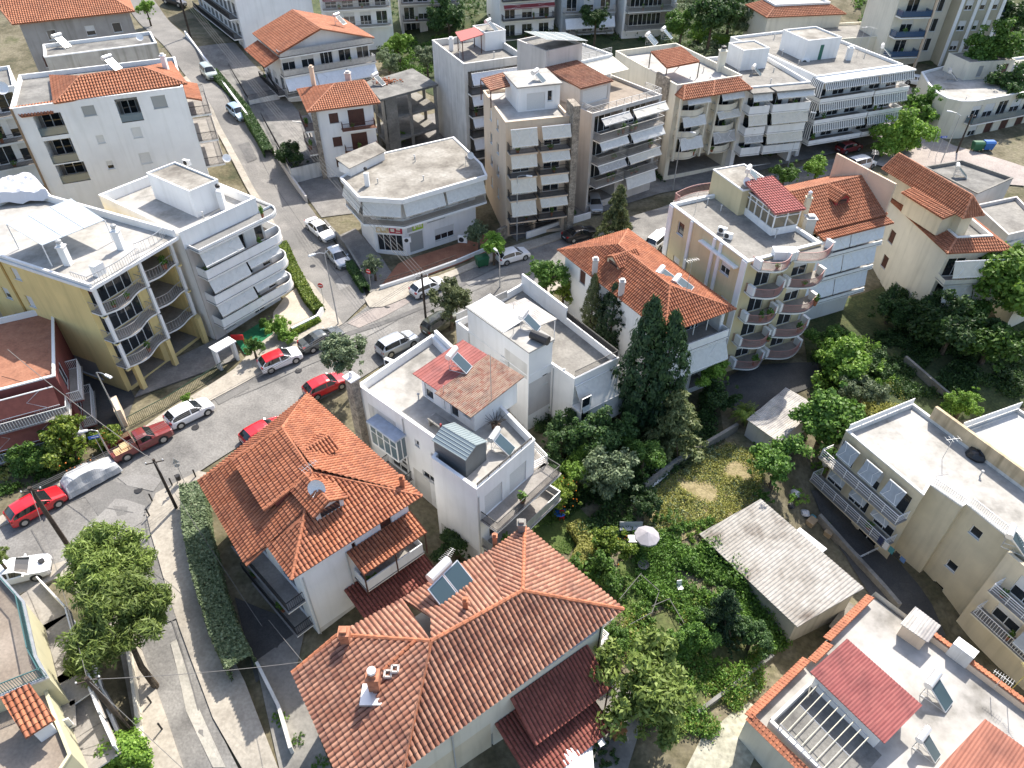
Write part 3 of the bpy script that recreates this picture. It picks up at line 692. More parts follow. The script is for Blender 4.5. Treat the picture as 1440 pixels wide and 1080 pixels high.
sheet('vegetable_plot', [(880,890),(960,840),(1060,900),(1050,980),(960,1010),(900,960)], .03, GRASSY)
sheet('vegetable_plot', [(760,640),(900,600),(1010,560),(1020,620),(905,700),(760,700)], .03, mottled('dark_soil', [(.03,.035,.015),(.06,.06,.03),(.10,.085,.05)], .5, 1, 4, .3))  # this bed has darker soil tones
# ================================================================ plants
LEAF = {
 'broad': leafmat('broadleaf_green', (0.047,0.101,0.019), (0.081,0.162,0.027), (0.149,0.257,0.047)),
 'bright': leafmat('bright_leaf_green', (0.095,0.182,0.024), (0.162,0.284,0.041), (0.257,0.392,0.068)),
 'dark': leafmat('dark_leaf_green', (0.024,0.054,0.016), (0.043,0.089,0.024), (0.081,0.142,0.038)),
 'olive': leafmat('olive_leaf_grey_green', (0.081,0.115,0.054), (0.149,0.196,0.101), (0.243,0.297,0.176)),
 'conifer': leafmat('conifer_needle_green', (0.014,0.035,0.015), (0.027,0.061,0.024), (0.057,0.105,0.038)),
 'pine': leafmat('pine_needle_green', (0.095,0.135,0.030), (0.155,0.216,0.047), (0.243,0.311,0.081)),
 'cedar': leafmat('cedar_needle_green', (0.061,0.081,0.030), (0.115,0.142,0.054), (0.203,0.223,0.101)),
 'citrus': leafmat('citrus_leaf_green', (0.068,0.115,0.016), (0.135,0.203,0.024), (0.257,0.311,0.047)),
 'yellow': leafmat('yellowish_leaf', (0.189,0.203,0.041), (0.311,0.311,0.081), (0.446,0.432,0.162)),
}
FRUIT = simple('orange_fruit', (.55,.16,.01), .5)
BLOOM = simple('pink_bloom', (.55,.10,.14), .6)
def leaf(m, c, nrm, size, asp=1.7):
    a = nrm.orthogonal().normalized(); a.rotate(Matrix.Rotation(random.random()*6.28, 3, nrm)); b = nrm.cross(a)
    L = a*size*asp*.5; W = b*size*.5
    m.f.append((len(m.v), len(m.v)+1, len(m.v)+2, len(m.v)+3)); m.uv.append(None); m.mi.append(m.k)
    m.v += [tuple(c-L), tuple(c+W), tuple(c+L), tuple(c-W)]
def rdir(up=.25):
    while True:
        v = Vector((random.uniform(-1,1), random.uniform(-1,1), random.uniform(-1,1)))
        if .05 < v.length < 1: v.normalize(); v.z += up; return v.normalized()
def clump(m, c, r, n, size, flat=.8, asp=1.7):
    for _ in range(n):
        d = rdir(.2); rr = r*(random.random()**.45)
        p = c+Vector((d.x*rr, d.y*rr, d.z*rr*flat))
        nn = (d*.7+rdir(.5)*.8).normalized()
        leaf(m, p, nn, size*random.uniform(.65, 1.35), asp)
def make_proto(kind, seed):
    """crown of radius about 1 m, centre at the origin, as one mesh of separate leaves; trunk grows from z=-H"""
    random.seed(seed); m = MB(); ax = []
    if kind in ('broad', 'bright', 'dark', 'olive', 'citrus', 'yellow'):
        # lobed, uneven crown: a handful of limbs each carrying clumps
        nl = random.randint(7, 10)
        for k in range(nl):
            d = rdir(.35); rl = random.uniform(.42, .8)
            lim = Vector((d.x*rl, d.y*rl, d.z*rl*.8)); ax.append(lim)
            for q in range(9 if kind != 'olive' else 8):
                c = lim+rdir(.1)*random.uniform(.05, .38)
                clump(m, c, random.uniform(.14, .25), 112 if kind != 'olive' else 100, .062 if kind != 'olive' else .05, .8, 1.5 if kind != 'olive' else 2.4)
        for q in range(14): clump(m, rdir(.1)*random.uniform(.75, 1.02), random.uniform(.07, .14), 26, .055, .9)
        for q in range(8): clump(m, rdir(0)*random.uniform(.0, .4), .3, 30, .1)
        if kind == 'citrus':
            m.mat(1)
            for q in range(26):
                d = rdir(.3); p = d*random.uniform(.7, .95); p.z *= .8
                m.lathe(p, [(.001,-.028),(.026,-.012),(.026,.012),(.001,.028)], 6)
            m.mat(0)
    elif kind == 'pine':
        for k in range(40):
            d = rdir(.5); rl = random.uniform(.3, .9); c = Vector((d.x*rl, d.y*rl, d.z*rl*.75)); ax.append(c) if k < 7 else None
            for q in range(6): clump(m, c+rdir(.3)*random.uniform(.03, .2), .16, 84, .026, .8, 4.6)
    elif kind == 'cone':      # tall dark conifer, unit radius at base, height 4
        for k in range(420):
            t = random.random()**1.1; z = t*4; rr = min(1, (1-t)*2.8)**.7*min(1, .55+t*1.6)*(1+.2*math.sin(z*4+seed+3*math.sin(z))); a = random.random()*6.283
            q = rr*random.uniform(.55, 1.0); c = Vector((math.cos(a)*q, math.sin(a)*q, z))
            for _ in range(20):
                d = rdir(.3); leaf(m, c+d*random.uniform(.03, .2), (d+Vector((math.cos(a), math.sin(a), .3))).normalized(), .075, 2.4)
    elif kind == 'cedar':     # layered drooping boughs
        for k in range(74):
            t = random.random(); z = -1.1+t*2.3; rr = (1-.8*t)*random.uniform(.8, 1.1); a = random.random()*6.283
            for s in range(7):
                f = .12+.88*s/6; c = Vector((math.cos(a)*rr*f, math.sin(a)*rr*f, z-.16*f*f))
                clump(m, c, .12, 18, .05, .5, 2.6)
            if k < 9: ax.append(Vector((math.cos(a)*rr*.7, math.sin(a)*rr*.7, z)))
    elif kind == 'palm':
        for k in range(34):
            a = k*2.4; el = random.uniform(-.2, 1.2); l = random.uniform(.8, 1.05)
            for s in range(14):
                f = (s+1)/14; r0 = l*f*math.cos(el*(1-f*.5)); z = l*f*math.sin(el)-.55*f*f
                c = Vector((math.cos(a)*r0, math.sin(a)*r0, z)); w = .2*math.sin(math.pi*min(1, f*.9+.1))
                sd = Vector((-math.sin(a), math.cos(a), 0)); fw = Vector((math.cos(a), math.sin(a), -.3))
                for sg in (-1, 1):
                    m.face([c, c+fw*.05, c+sd*sg*w+fw*.16-Vector((0,0,.06)), c+sd*sg*w*.9+fw*.11-Vector((0,0,.06))])
    elif kind == 'scrub':     # low ragged weeds and shrubs, unit radius, height ~ .7
        for k in range(34):
            a = random.random()*6.283; rr = random.random()**.5; h = random.uniform(.1, .6)*(1.1-rr*.6)
            clump(m, Vector((math.cos(a)*rr, math.sin(a)*rr, h)), random.uniform(.12, .22), 40, .075, .9, 1.7)
    me_o = m.build('proto_crown', [LEAF['broad'], FRUIT])
    me = me_o.data; bpy.data.objects.remove(me_o)
    t = MB()
    return me, ax
PROTO = {}
def crown_mesh(kind, mat):
    """one of three variants of a crown, coloured with the named leaves"""
    v = random.randint(0, 2); key = (kind, mat, v)
    if key not in PROTO:
        base = ('b', kind, v)
        if base not in PROTO:
            st = random.getstate(); PROTO[base] = make_proto(kind, 100+v*17+len(kind)*5+sum(map(ord, kind))); random.setstate(st)
        me, ax = PROTO[base]; me = me.copy(); me.materials[0] = LEAF[mat]; PROTO[key] = (me, ax)
    return PROTO[key]
def tree(px, py, rpx, h, label, kind='broad', mat=None, name='tree', cat='tree', group=None, fz=1.0, lean=(0, 0), trunk=.14, bare=.35, zg=None):
    """crown centre at pixel (px,py), crown radius rpx pixels, crown centre h metres above the ground"""
    z = h
    for _ in range(14):
        p = at(px, py, z); z = .4*z+.6*((g(p.x, p.y) if zg is None else zg)+h)
    p = at(px, py, z); gz = z-h
    D = p.y*cp_-(p.z-CAMH)*sp_; r = rpx*D/FPX*1.17
    root = empty(name, (p.x-lean[0], p.y-lean[1], gz), label, cat, group)
    me, ax = crown_mesh(kind, mat or kind)
    c = bpy.data.objects.new('crown', me); COL.objects.link(c); c.parent = root; c.location = (lean[0], lean[1], h)
    c.scale = (r*random.uniform(.95, 1.05), r*random.uniform(.95, 1.05), r*fz); c.rotation_euler = (0, 0, random.random()*6.28)
    rot = Matrix.Rotation(c.rotation_euler.z, 3, 'Z')
    t = MB(); top = Vector((lean[0], lean[1], h-r*fz*.15)); tr = max(.05, trunk*r**.5)
    fork = Vector((lean[0]*.8, lean[1]*.8, max(.3, h-r*fz*bare)))
    mid = fork*.5+Vector((random.uniform(-.1, .1)*r, random.uniform(-.1, .1)*r, 0))*.4
    t.tube([Vector((0,0,-.3)), mid, fork, top], tr, 8, tr*.45)
    for q in ax[:7]:
        e = rot @ Vector((q.x*c.scale[0], q.y*c.scale[1], q.z*c.scale[2])); e = Vector((lean[0], lean[1], h))+e*.85
        t.tube([fork, fork.lerp(e, .5)+Vector((0, 0, .1*r)), e], tr*.5, 5, tr*.15)
    o = t.build('trunk', BARK, org=(0, 0, 0)); o.parent = root; o.location = (0, 0, 0)
    return root
def conifer(px, py, hpx_top, rpx, label, zg=None, group=None, mat='conifer', name='conifer'):
    """base at pixel (px,py) on the ground; apex at pixel row hpx_top"""
    b = gp(px, py) if zg is None else at(px, py, zg)
    D = b.y*cp_-(b.z-CAMH)*sp_; r = rpx*D/FPX
    h = 1.0
    while h < 25:
        P = b+Vector((0, 0, h)); dd = P.y*cp_-(P.z-CAMH)*sp_
        if 540-FPX*(P.y*sp_+(P.z-CAMH)*cp_)/dd < hpx_top: break
        h += .1
    root = empty(name, b, label, 'tree', group); me, ax = crown_mesh('cone', mat)
    c = bpy.data.objects.new('crown', me); COL.objects.link(c); c.parent = root; c.location = (0, 0, .4); c.scale = (r, r, (h-.4)/4); c.rotation_euler.z = random.random()*6
    t = MB(); t.tube([(0,0,-.3),(0,0,h*.9)], .16, 7, .03); o = t.build('trunk', BARK, org=(0,0,0)); o.parent = root
    return root
def bush(px, py, rpx, label, mat='broad', kind='scrub', fz=1.0, name='shrub', group=None, zg=None):
    b = gp(px, py) if zg is None else at(px, py, zg); D = b.y*cp_-(b.z-CAMH)*sp_; r = rpx*D/FPX
    root = empty(name, b, label, 'shrub', group)
    me, ax = crown_mesh(kind, mat)
    c = bpy.data.objects.new('foliage', me); COL.objects.link(c); c.parent = root; c.scale = (r, r, r*fz); c.rotation_euler.z = random.random()*6.28
    if kind != 'scrub': c.location.z = r*fz*.75
    t = MB()
    for k in range(4):
        a = k*1.57+.4; t.tube([(0,0,-.2),(math.cos(a)*.25*r, math.sin(a)*.25*r, r*fz*.4)], .03, 5, .012)
    o = t.build('stem', BARK, org=(0,0,0)); o.parent = root
    return root
def hedge(pts, w, h, label, mat='broad', name='hedge', n=1000):
    """clipped hedge along ground pixels"""
    P = [gp(*p) for p in pts]; m = MB(); st = random.getstate(); random.seed(3)
    for a, b in zip(P, P[1:]):
        l = (b-a).length; u = (b-a)/l; sd = Vector((-u.y, u.x, 0)); k = int(l*n)
        for _ in range(k):
            f = random.random(); side = random.random()
            if side < .5: off, z = random.uniform(-w/2, w/2), h+random.gauss(0, .05)
            else: off, z = (w/2 if side < .75 else -w/2)+random.gauss(0, .05), random.uniform(.05, h)
            nn = Vector((0, 0, 1)) if side < .5 else sd*(1 if side < .75 else -1)
            leaf(m, a.lerp(b, f)+sd*off+Vector((0, 0, z)), (nn+rdir(0)*.8).normalized(), random.uniform(.10, .19), 1.5)
    o = m.build(name, LEAF[mat], org=tuple(P[0])); random.setstate(st)
    return tag(o, label, 'hedge')
def ground_cover(name, poly, n, mat, size=.1, h=.25, z=0):
    """loose weeds and grass tufts over a patch: one object of stuff"""
    P = [gp(*p) for p in poly]; m = MB(); st = random.getstate(); random.seed(len(poly)*n)
    x0, x1 = min(p.x for p in P), max(p.x for p in P); y0, y1 = min(p.y for p in P), max(p.y for p in P); k = 0; tries = 0
    pl = [(p.x, p.y) for p in P]
    def inside(x, y):
        c = False
        for i in range(len(pl)):
            a, b = pl[i-1], pl[i]
            if (a[1] > y) != (b[1] > y) and x < (b[0]-a[0])*(y-a[1])/(b[1]-a[1])+a[0]: c = not c
        return c
    while k < n and tries < n*12:
        tries += 1; x, y = random.uniform(x0, x1), random.uniform(y0, y1)
        if not inside(x, y): continue
        if math.sin(x*1.1+2*math.sin(y*.6))+math.sin(y*1.3+2*math.sin(x*.5)) < -.7: continue
        k += 1; zz = g(x, y); hh = h*random.uniform(.3, 1.3)*(1+.7*math.sin(x*1.3)*math.sin(y*1.1))
        for _ in range(9):
            leaf(m, Vector((x+random.gauss(0, .16), y+random.gauss(0, .16), zz+random.uniform(.02, max(.05, hh)))), rdir(.6), size*random.uniform(.6, 1.4), 2)
    o = m.build(name, LEAF[mat]); random.setstate(st)
    return tag(o, kind='stuff')
# ================================================================ cars
TYRE = simple('tyre_rubber', (.02,.02,.02), .85)
RIM = simple('alloy_rim', (.45,.46,.47), .3, .8)
CARGLASS = simple('car_glass', (.015,.018,.02), .04, 0, .9)
LAMP_W = simple('headlamp_glass', (.75,.77,.78), .12, 0, .8)
LAMP_R = simple('tail_lamp_red', (.35,.01,.012), .2)
TRIM = simple('black_plastic_trim', (.025,.025,.027), .6)
PLATE = simple('number_plate_white', (.75,.75,.72), .5)
def carpaint(name, c, metal=.0): return simple(name, c, .28, metal, .6, 0, .7)
CARDEF = {  # length, half-width, top profile (x, z) front->rear as fractions, shoulder height, windscreen/roof/rear stations
 'hatch': (4.05, .87, [(1,.50),(.985,.66),(.93,.76),(.60,.92),(.50,.97),(.16,1.42),(0,1.47),(-.35,1.46),(-.72,1.38),(-.93,1.02),(-.985,.86),(-1,.50)], .90),
 'sedan': (4.6, .89, [(1,.50),(.985,.64),(.93,.74),(.55,.90),(.45,.94),(.14,1.36),(0,1.42),(-.25,1.41),(-.42,1.34),(-.70,1.02),(-.96,.97),(-1,.52)], .88),
 'suv': (4.4, .91, [(1,.55),(.985,.78),(.93,.88),(.60,1.02),(.50,1.07),(.22,1.58),(.05,1.64),(-.40,1.63),(-.80,1.56),(-.95,1.12),(-.985,.92),(-1,.55)], 1.0),
 'van': (4.7, .93, [(1,.55),(.985,.80),(.93,.92),(.72,1.06),(.64,1.12),(.36,1.72),(.2,1.80),(-.40,1.80),(-.88,1.74),(-.96,1.20),(-.985,.92),(-1,.55)], 1.05),
 'cab': (4.95, .88, [(1,.55),(.985,.78),(.93,.88),(.52,1.0),(.44,1.04),(.22,1.50),(.12,1.56),(-.02,1.56),(-.12,1.52),(-.15,1.0),(-.16,.9),(-.17,.55)], .98),
}
def lerp_prof(pr, x):
    for (a, za), (b, zb) in zip(pr, pr[1:]):
        if a >= x >= b: return za+(zb-za)*(a-x)/(a-b)
    return pr[-1][1]
def car(kind, loc, rz, label, paint, roofpaint=None, name='parked_car', cat='car', group='cars parked along the streets', rimdark=False):
    L, W, pr, sh = CARDEF[kind]; h2 = L/2
    root = empty(name, loc, label, cat, group, rz)
    xs = sorted({a for a, _ in pr} | {.3, .4, .75, -.15, -.55, -.85, .08, -.08, -.03, -.46, -.5} if kind != 'cab' else {a for a, _ in pr} | {.3, .75, .17}, reverse=True)
    xs = [x for x in xs if x >= pr[-1][0]]
    ring = []
    for x in xs:
        zt = lerp_prof(pr, x); ends = 1-.10*max(0, abs(x)-.75)/.25-(.12 if abs(x) > .98 else 0)
        w = W*ends; zs = min(sh, zt-.03); k = max(0, min(1, (zt-zs)/.45)); wt = w*(1-.20*k)
        sec = [(0,zt+.0), (wt*.55,zt-.012), (wt*.88,zt-.045-.02*k), (wt*.97,zt-.09*k-.03), (w*(1-.04*k)-.02,zs+.02), (w,zs-.07), (w*1.005,.58), (w*.985,.36), (w*.93,.22), (0,.2)]
        zmin = .2
        sec = [(a, min(b, zt)) for a, b in sec]
        ring.append([(x*h2, -a, b) for a, b in sec]+[(x*h2, a, b) for a, b in sec[-2:0:-1]])
    n = len(ring[0]); ws0, ws1 = pr[4][0], pr[5][0]; rr0, rr1 = pr[8][0], pr[9][0]
    parts = {k: MB() for k in ('body', 'roof_panel', 'windscreen', 'rear_window', 'sl0', 'sl1', 'sr0', 'sr1')}
    for i in range(len(xs)-1):
        xm = (xs[i]+xs[i+1])/2
        for j in range(n):
            q = [ring[i][j], ring[i][(j+1) % n], ring[i+1][(j+1) % n], ring[i+1][j]]
            jj = j if j < n/2 else n-1-j      # 0,1,2 top; 3 side window; 4.. body
            tgt = 'body'
            if jj <= 1 and ws1 < xm < ws0: tgt = 'windscreen'
            elif jj <= 1 and rr1 < xm < rr0: tgt = 'rear_window'
            elif jj <= 2 and rr0 < xm < ws1: tgt = 'roof_panel'
            elif jj == 3 and (rr1+rr0)/2-.0 < xm < (ws1+ws0)/2+.02 and not (-.1 < xm < -.02):
                tgt = ('sl' if j < n/2 else 'sr')+('0' if xm > -.05 else '1')
            parts[tgt].face(q)
    parts['body'].face(ring[0]); parts['body'].face(ring[-1][::-1])
    Z = (0, 0, 0)
    def put(m, nm, mt, par=root, smooth=False):
        o = m.build(nm, mt, None, Z, smooth); o.parent = par; o.location = (0, 0, 0); return o
    body = put(parts['body'], 'body', paint, smooth=False)
    put(parts['roof_panel'], 'roof_panel', roofpaint or paint)
    put(parts['windscreen'], 'windscreen', CARGLASS); put(parts['rear_window'], 'rear_window', CARGLASS)
    for k in ('sl0', 'sl1', 'sr0', 'sr1'):
        if parts[k].f: put(parts[k], 'side_window', CARGLASS)
    r = .32 if kind in ('hatch', 'sedan') else .36
    for sx in (.60, -.62):
        for sy in (-1, 1):
            y1 = sy*(W+.012); y0 = sy*(W-.2)
            t = MB(); t.tube([(sx*h2, y0, r), (sx*h2, y1, r)], r, 16); w_ = put(t, 'wheel', TYRE)
            t = MB(); t.tube([(sx*h2, sy*(W+.0), r), (sx*h2, sy*(W+.02), r)], r*.66, 12); t.build('rim', TRIM if rimdark else RIM, None, Z).parent = w_
            t = MB(); t.tube([(sx*h2, sy*(W-.04), r+.02), (sx*h2, sy*(W+.006), r+.02)], r+.055, 16); put(t, 'wheel_arch', TRIM)
    fz = pr[1][1]; rz_ = pr[10][1] if kind != 'cab' else .8
    for sy in (-1, 1):
        t = MB(); t.hexa([(h2*.93, sy*W*.52, fz-.12),(h2*1.0, sy*W*.5, fz-.12),(h2*.965, sy*W*.86, fz-.10),(h2*.90, sy*W*.9, fz-.10)], [(h2*.93, sy*W*.52, fz+.03),(h2*.975, sy*W*.5, fz+.0),(h2*.945, sy*W*.86, fz+.03),(h2*.88, sy*W*.915, fz+.05)]); put(t, 'headlight', LAMP_W)
        t = MB(); t.hexa([(h2*.3, sy*(W-.05), sh+.0),(h2*.36, sy*(W-.05), sh+.0),(h2*.36, sy*(W+.14), sh+.04),(h2*.31, sy*(W+.14), sh+.04)], [(h2*.3, sy*(W-.05), sh+.1),(h2*.36, sy*(W-.05), sh+.08),(h2*.36, sy*(W+.14), sh+.14),(h2*.31, sy*(W+.14), sh+.16)]); put(t, 'mirror', paint)
        if kind != 'cab':
            t = MB(); t.hexa([(-h2*1.0, sy*W*.56, .72),(-h2*.99, sy*W*.86, .74),(-h2*.93, sy*W*.93, .74),(-h2*.9, sy*W*.6, .72)], [(-h2*.985, sy*W*.58, .92),(-h2*.965, sy*W*.86, .94),(-h2*.91, sy*W*.92, .94),(-h2*.88, sy*W*.6, .92)]); put(t, 'tail_light', LAMP_R)
    t = MB(); t.box(h2*.97, h2*1.004, -W*.62, W*.62, .26, .42); put(t, 'grille', TRIM)
    t = MB(); t.box(h2*1.0, h2*1.012, -.26, .26, .43, .53); put(t, 'number_plate', PLATE)
    if kind != 'cab':
        t = MB(); t.box(-h2*1.012, -h2*1.0, -.26, .26, .56, .66); put(t, 'number_plate', PLATE)
        t = MB(); t.box(-h2*1.006, -h2*.97, -W*.7, W*.7, .24, .38); put(t, 'bumper', TRIM)
    else:   # open cargo bed with slatted sides
        t = MB(); x0, x1 = -h2, -.19*h2
        t.box(x0, x1, -W, W, .5, .62)
        t.box(x0, x1, -W, -W+.05, .62, 1.0); t.box(x0, x1, W-.05, W, .62, 1.0); t.box(x0, x0+.05, -W+.05, W-.05, .62, 1.0); t.box(x1-.05, x1, -W+.05, W-.05, .62, 1.0)
        t.box(x0, x1, -W*.9, W*.9, .3, .5)
        put(t, 'cargo_bed', paint)
        t = MB()
        for y in (-W+.03, W-.03):
            for zz in (1.12, 1.26, 1.40): t.tube([(x0+.05, y, zz), (x1-.05, y, zz)], .022, 5)
            for k in range(4): t.tube([(x0+.05+(x1-x0-.1)*k/3, y, .98), (x0+.05+(x1-x0-.1)*k/3, y, 1.42)], .025, 5)
        for zz in (1.12, 1.26, 1.40): t.tube([(x1-.06, -W+.03, zz), (x1-.06, W-.03, zz)], .022, 5)
        put(t, 'bed_rails', simple('faded_red_steel', (.24,.07,.05), .6))
        t = MB(); t.box(x0+.3, x1-.3, -W*.7, W*.5, .625, .70); t.box(x0+.9, x1-.5, -W*.2, W*.8, .705, .78); put(t, 'plywood_sheets', simple('plywood', (.60,.45,.24), .8, var=.1))
    return root
def carpx(kind, a, b, label, paint, **k):
    """a, b: ground pixels under the rear and front ends (centre line)"""
    A, B = gp(*a), gp(*b); c = (A+B)/2; d = B-A
    zoff = k.pop('zoff', .09)
    o = car(kind, (c.x, c.y, c.z+zoff), math.atan2(d.y, d.x), label, paint, **k)
    pitch = math.atan2(g(*(c.xy+d.xy.normalized()*1.5))-g(*(c.xy-d.xy.normalized()*1.5)), 3.0)
    o.rotation_euler = (0, -pitch, math.atan2(d.y, d.x))
    return o
P_WHITE = carpaint('white_car_paint', (.80,.80,.80)); P_RED = carpaint('red_car_paint', (.52,.012,.02)); P_MAROON = carpaint('maroon_car_paint', (.19,.03,.03))
P_GREY = carpaint('dark_grey_car_paint', (.085,.095,.095), .3); P_SILVER = carpaint('silver_car_paint', (.50,.53,.56), .4); P_BLUE = carpaint('pale_blue_car_paint', (.34,.46,.58), .2)
P_BLACK = carpaint('black_car_paint', (.012,.013,.016)); P_GREEN = carpaint('silver_green_car_paint', (.42,.47,.43), .3); P_OLIVE = carpaint('olive_car_paint', (.07,.075,.05), .2)
# ================================================================ near buildings
def pl3(p, q, r):
    p, q, r = Vector(p), Vector(q), Vector(r); n = (q-p).cross(r-p).normalized()
    return lambda px, py: onplane(px, py, p, n)
def cen(poly): return (sum(p[0] for p in poly)/len(poly), sum(p[1] for p in poly)/len(poly))
def chimney(parent, p, h, w=.45, mat=None, cap=True, cowl=None, z0=.5):
    """p: 3-D foot"""
    m = MB(); m.box(p[0]-w/2, p[0]+w/2, p[1]-w/2, p[1]+w/2, p[2]-z0, p[2]+h)
    if cap:
        m.box(p[0]-w*.62, p[0]+w*.62, p[1]-w*.62, p[1]+w*.62, p[2]+h+.003, p[2]+h+.09)
        m.box(p[0]-w*.35, p[0]+w*.35, p[1]-w*.35, p[1]+w*.35, p[2]+h+.09, p[2]+h+.3)
    o = m.build('chimney', mat or GREY_WARM, parent)
    if cowl:
        c = MB(); c.lathe((p[0], p[1], p[2]+h+.3), [(w*.25, 0), (w*.42, .12), (w*.42, .3), (w*.1, .42)], 8); c.build('cowl', cowl, o)
    return o
def dormer(b, base, d, w, l, h, rise, mat, wall=CREAM_PALE, par=None):
    """small gabled roof dormer: base 3-D centre of its front foot, d: 2-D outward unit"""
    p = Vector(base); u = Vector((-d[1], d[0], 0)); o = Vector((d[0], d[1], 0)); up = Vector((0, 0, 1)); root = par or b.root
    m = MB(); a, c = p-u*w/2, p+u*w/2; bk = -o*l
    m.face([a-up*.6, c-up*.6, c+up*h, p+up*(h+rise), a+up*h]); m.face([a-up*.6, a+up*h, a+up*h+bk, a-up*.6+bk]); m.face([c-up*.6, c-up*.6+bk, c+up*h+bk, c+up*h])
    wo = m.build('dormer', wall, root)
    k = MB(); f = .3
    k.face([a+u*w*.15+o*.01+up*.05, c-u*w*.15+o*.01+up*.05, c-u*w*.15+o*.01+up*h*.95, a+u*w*.15+o*.01+up*h*.95]); k.build('window', GLASS, wo)
    T = []; e = .22
    ra, rb = p+up*(h+rise)+o*e, p+up*(h+rise)+bk
    la, lb = a-u*e+up*(h-e*rise/(w/2))+o*e, a-u*e+up*(h-e*rise/(w/2))+bk
    qa, qb = c+u*e+up*(h-e*rise/(w/2))+o*e, c+u*e+up*(h-e*rise/(w/2))+bk
    tile_face(T, [lb, la, ra, rb], lb, la, .25, .35, thick=.06); tile_face(T, [qa, qb, rb, ra], qa, qb, .25, .35, thick=.06)
    flush_tiles(T, 'dormer_roof', mat, wo); ridge_caps([(ra, rb)], wo, RIDGE, .09, .3)
    return wo
# ---------------------------------------------------------------- orange-tiled house at the left front
ZE, ZR = 5.6, 8.0
r0, r1 = at(397, 602, ZR), at(440, 665, ZR); F, Rr, Bk = at(410, 816, ZE), at(594, 698, ZE), at(430, 557, ZE)
fa = pl3(r0, r1, F); L = fa(279, 677); L2 = fa(346, 796); N1 = fa(376, 768); N2 = fa(427, 731)
ft = inset([L.xy, F.xy, Rr.xy, Bk.xy], .75)
b = Bld('tiled_house', 'white house under a bright orange hipped roof with two small gabled dormers', 'house', cen(ft), g(*cen(ft)))
v = b.vol(ft, -3.6, L.z+.5, WHITE)
T = []
tile_face(T, [L, L2, N1, N2, r1, r0], L, L2); tile_face(T, [N1, F, N2], N1, F); tile_face(T, [F, Rr, r1], F, Rr); tile_face(T, [Rr, Bk, r0, r1], Rr, Bk); tile_face(T, [Bk, L, r0], Bk, L)
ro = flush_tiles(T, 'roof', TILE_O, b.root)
ridge_caps([(r0, r1), (L, r0), (F, r1), (Rr, r1), (Bk, r0)], ro)
up = Vector((0, 0, .06)); pn = (r1-r0).cross(F-r0).normalized()
def raised(px, py, h):
    z = 6.5
    for _ in range(30):
        p = at(px, py, z); zp = r0.z-((p.x-r0.x)*pn.x+(p.y-r0.y)*pn.y)/pn.z; z = .5*z+.5*(zp+h)
    return at(px, py, z)
D0, D1 = raised(327, 648, .75), raised(371, 718, .75)
T = []; tile_face(T, [D0, D1, r1+up, r0+up], D0, D1); dr = flush_tiles(T, 'raised_roof', TILE_O, ro)
ridge_caps([(D1, r1+up), (D0, r0+up)], dr)
m = MB(); q0, q1 = D0.lerp(r0, .22)-up*2, D1.lerp(r1, .22)-up*2
dn = Vector((0, 0, -1.0)); m.face([q0, q1, q1+dn, q0+dn]); m.face([q1, r1, r1+Vector((0,0,-.3)), q1+dn]); m.face([q0, q0+dn, r0+Vector((0,0,-.3)), r0]); m.build('dormer_wall', TILE_D, dr)
a_, u_, n_, l_ = v.fr(1)
fb = pl3(F, Rr, r1); p = fb(466, 722); dormer(b, p+Vector((0,0,.1)), n_, 2.0, 3.0, .75, .55, TILE_O, WHITE_OLD, ro)
fc = pl3(Rr, Bk, r0); p = fc(462, 628); a2_, u2_, n2_, l2_ = v.fr(2); dormer(b, p+Vector((0,0,.05)), n2_, 1.7, 2.4, .45, .5, TILE_O, WHITE_OLD, ro)
chimney(ro, fb(566, 681)+Vector((0,0,.1)), .5, .3, RIDGE)
v.winpx(1, (534, 735), (553, 744), 'brown'); v.winpx(1, (494, 765), (504, 781), 'brown'); v.winpx(0, (362, 800), (392, 822), 'glass', sill=False)
b.balcony(v, 0, 3.6, l_ if False else v.fr(0)[3]-.4, 1.3, 1.3, 'bars', mat=WHITE, zt=None)
b.balcony(v, 0, 3.6, v.fr(0)[3]-.4, -1.6, 1.3, 'bars', mat=WHITE)
L1 = v.fr(1)[3]
b.balcony(v, 1, L1*.42, L1-.1, .9, 1.5, 'solid', mat=WHITE, doors=True)
def leanto(b, v, i, s0, s1, zt, zb, d, mat, posts=True, name='lean_to_roof', z0=None):
    A = [v.pt(i, s0, d, zb), v.pt(i, s1, d, zb), v.pt(i, s1, 0.02, zt), v.pt(i, s0, .02, zt)]
    o = shed_roof(b, A, mat, name)
    if posts:
        m = MB(); k = max(2, int((s1-s0)/2.5))
        for j in range(k+1):
            q = v.pt(i, s0+.1+(s1-s0-.2)*j/k, d-.15, 0); m.tube([(q.x, q.y, (z0 if z0 is not None else zb-2.4)), (q.x, q.y, zb-.05)], .06, 6)
        m.build('post', WOODB, o)
    return o
leanto(b, v, 1, L1*.40, L1+.1, 3.9, 3.35, 1.9, TILE_O, z0=.95)
leanto(b, v, 1, L1*.30, L1+.1, .35, -.5, 3.1, TILE_D, z0=-3.2)
v.downpipe(1, .15, -3, 4.2); v.downpipe(1, L1*.39, -3, 4.0); v.patch(1, .1, L1*.37, -3.4, -1.9, WHITE_OLD)
b.done()
O1 = (b, v, ro, fa, fb, fc)
